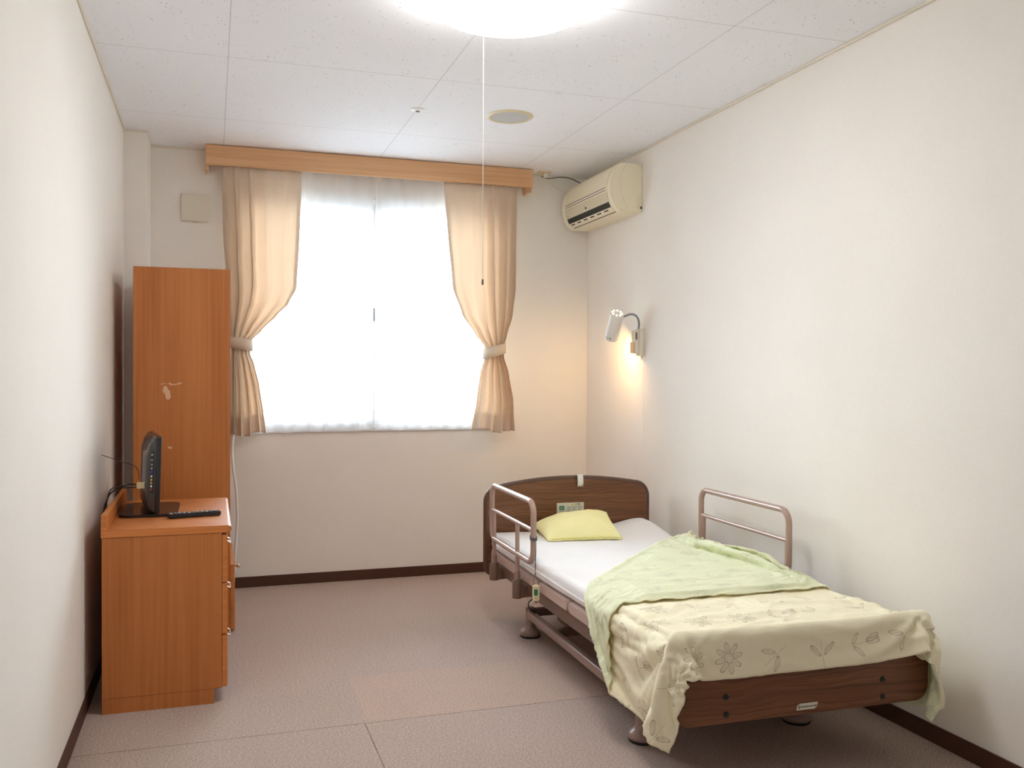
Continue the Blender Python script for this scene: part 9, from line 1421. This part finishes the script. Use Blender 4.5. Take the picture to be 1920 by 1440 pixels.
-33,0,3,-7,1,-1,1,-1,1,0,0,0,0,1,-1,0,0,0,1,-1,-1,1,0,0,0,0,1,0,0,1,0,0,0,1,0,0,0,1,0,1,0,1,-1,1,-1,1,-1,1,5,6,13,5,9,10,4,-11,3,6,4,3,2,1,-2,0,4,-3,1,0,1,-2,2,-1,-1,0,1,-1,0,0,-1,1,0,0,0,-1,-1,1,-1,0,-1,1,0,1,0,0,1,1,0,0,0,-7,-3,1,2,-7,11,2,0,-24,12,3,4,-6,-4,9,9,-13,9,-9,-16,-26,
-33,0,-1,-2,3,-3,-1,1,2,-3,1,0,0,0,0,0,-1,1,0,1,0,-1,-1,1,1,0,0,0,1,-1,1,0,1,0,0,0,0,1,0,0,1,-1,1,0,1,0,0,0,2,2,2,3,0,16,17,11,5,0,0,0,-1,1,0,-1,1,1,-1,-2,-2,-1,-2,-2,-1,0,-1,-1,-1,-2,-2,-3,-3,-2,-1,0,-1,-1,0,-1,1,0,0,2,0,2,1,3,4,4,9,-2,-2,8,-9,0,-3,-4,-5,19,0,1,-1,-5,2,-3,6,2,-10,10,-1,-18]
A = np.cumsum(np.cumsum(np.array(DRAPE).reshape(3, NU, NV).transpose(1, 2, 0), axis=0), axis=1) / 2000.0

def blanket():
    U, V = np.meshgrid(np.linspace(-.777, .785, NU), np.linspace(-1.236, .645, NV), indexing='ij')
    wq = np.clip((V + .95) / .55, 0, 1); wq = wq * wq * (3 - 2 * wq)
    U = -.777 + (U + .777) * ((.785 * (1 - wq) + .478 * wq) + .777) / 1.562      # the cloth tapers where it is tucked inside the wall-side rail
    F = np.concatenate([A, U[..., None], V[..., None]], axis=2)
    def refine(g):                                                              # four-point interpolation along axis 0
        p = np.concatenate([2 * g[:1] - g[1:2], g, 2 * g[-1:] - g[-2:-1]], axis=0)
        mid = (9 * (p[1:-2] + p[2:-1]) - p[:-3] - p[3:]) / 16
        out = np.empty((2 * g.shape[0] - 1,) + g.shape[1:]); out[0::2] = g; out[1::2] = mid
        return out
    F = refine(F); F = refine(F.transpose(1, 0, 2)).transpose(1, 0, 2)
    P = F[..., :3]
    nu, nv = P.shape[:2]
    du = np.gradient(P, axis=0); dv = np.gradient(P, axis=1)
    N = np.cross(du, dv); N /= np.linalg.norm(N, axis=2, keepdims=True) + 1e-9
    W_ = np.zeros((nu, nv))
    for i in range(nu):
        for j in range(nv):
            u, v = F[i, j, 3], F[i, j, 4]
            d = (v - u - .149) / 1.4142
            if d > 0:      # folded-back corner: creases sweep along its free edge
                w = noise.noise(Vector((u * 30 + 2 * noise.noise(Vector((u * 3, v * 3, 1))), v * 8 - u * 3, 2)))
            else:          # body: creases fan out from the open-side foot corner
                an = math.atan2(v + 1.35, u + .95)
                w = noise.noise(Vector((an * 13 + 1.2 * noise.noise(Vector((u * 4, v * 4, 6))), u * 2 + v * 2, 3)))
            r_ = 1 - abs(w) * 2.2
            W_[i, j] = max(0, r_) ** 2 * (.0105 if d <= 0 else .0075) * (.30 + 1.1 * abs(noise.noise(Vector((u * 3.3, v * 3.3, 11))))) + .0014 * noise.noise(Vector((u * 24, v * 24, 4)))
            if d > 0: W_[i, j] *= -1
    P = P + N * W_[..., None]
    me = bpy.data.meshes.new('blanket')
    faces = [(i * nv + j, (i + 1) * nv + j, (i + 1) * nv + j + 1, i * nv + j + 1) for i in range(nu - 1) for j in range(nv - 1)]
    me.from_pydata([tuple(map(float, p)) for p in P.reshape(-1, 3)], [], faces)
    uvl = me.uv_layers.new(name='uv')
    ids = np.empty(len(me.loops), dtype=np.int32); me.loops.foreach_get('vertex_index', ids)
    uv = F[..., 3:].reshape(-1, 2)[ids].astype(np.float32)
    uvl.data.foreach_set('uv', uv.reshape(-1))
    me.polygons.foreach_set('use_smooth', [True] * len(me.polygons))
    me.materials.append(M['cloth']); me.materials.append(M['clothback'])
    o = bpy.data.objects.new('blanket', me); C.objects.link(o)
    o.location = (BX, BY, 0); o.rotation_euler = (0, 0, BR)
    tag(o, 'cream flower-print cotton blanket, corner folded back to its pale green reverse', 'blanket')
    so = o.modifiers.new('thick', 'SOLIDIFY'); so.thickness = .003; so.offset = 0; so.material_offset = 1; so.material_offset_rim = 0
blanket()

# tag clipped over the headboard
t = thing('paper_tag', 'small white tag hooked over the top of the headboard', 'tag', (1.893, 4.59, .70))
bm = bmesh.new()
pth = [(4.5655, .682), (4.5655, .700), (4.5665, .722), (4.572, .7425), (4.588, .7440), (4.603, .7425), (4.608, .722), (4.608, .70)]
G = [[Vector((x, y + .003 * (z < .69), z)) for (y, z) in pth] for x in (1.877, 1.893, 1.910)]
grid(bm, G)
o = obj('tag_strip', bm, M['white'], t, True, smooth=60)
so = o.modifiers.new('s', 'SOLIDIFY'); so.thickness = .001; so.offset = 0

# hand switch hanging from the rail
def hand_switch():
    c = Vector((1.350, 3.758, .328))
    ang = 0.0
    t = thing('hand_switch', 'cream nurse call switch with green button hanging on the bed rail', 'call switch', tuple(c))
    face = Vector((-.36, -.93, 0)).normalized(); ang = math.atan2(face.y, face.x) + PI / 2
    R = Matrix.Translation(c) @ Matrix.Rotation(ang, 4, 'Z')
    def put(bm): bmesh.ops.transform(bm, matrix=R, verts=bm.verts[:]); return bm
    body = obj('body', put(newprism(rrect(-.0155, .0155, -.034, .034, .008), -.011, .011, 'y', bev=.003)), M['cream'], t, True, smooth=40)
    sh = [(-.0085, .018), (.0085, .018), (.0085, 0)] + [(.0085 * math.cos(a), -.0005 - .0095 * math.sin(a)) for a in [PI * k / 8 for k in range(1, 8)]] + [(-.0085, 0)]
    obj('call_button', put(newprism(sh, -.0135, -.0112, 'y')), M['green'], body, True, label='green button')
    obj('lettering', put(newbox(-.006, .006, -.0118, -.0111, -.0235, -.0215)), M['paleink'], body, True)
    obj('cord_nub', put(newlathe([(0, -.046), (.004, -.045), (.005, -.034), (0, -.034)], (0, 0, 0), 12)), M['cord'], t, True, smooth=40)
    # loop up to the rail
    top = Vector((1.345, 3.768, .592))
    tz = c + Vector((0, 0, .034))
    for s in (-1, 1):
        p = R @ Vector((s * .010, 0, .033))
        obj('hanging_cord', newtube(smoothpath([p, p + Vector((0, .004, .018)), Vector((c.x - .003, c.y + .002, .42)), Vector((1.3475, 3.758 + s * .0015, .50)), Vector((1.346, 3.7635, .562))], 6), .0012, 6), M['cord'], t, True, smooth=60)
    ringp = [(1.3457 + .0158 * math.cos(a), 3.781 + .0158 * math.sin(a), .560 + .004 * k + .006 * math.sin(a)) for k in range(4) for a in [2 * PI * q / 16 for q in range(16)]]
    obj('cord_wrap', newtube(ringp, .0016, 6), M['cord'], t, True, smooth=60)
hand_switch()
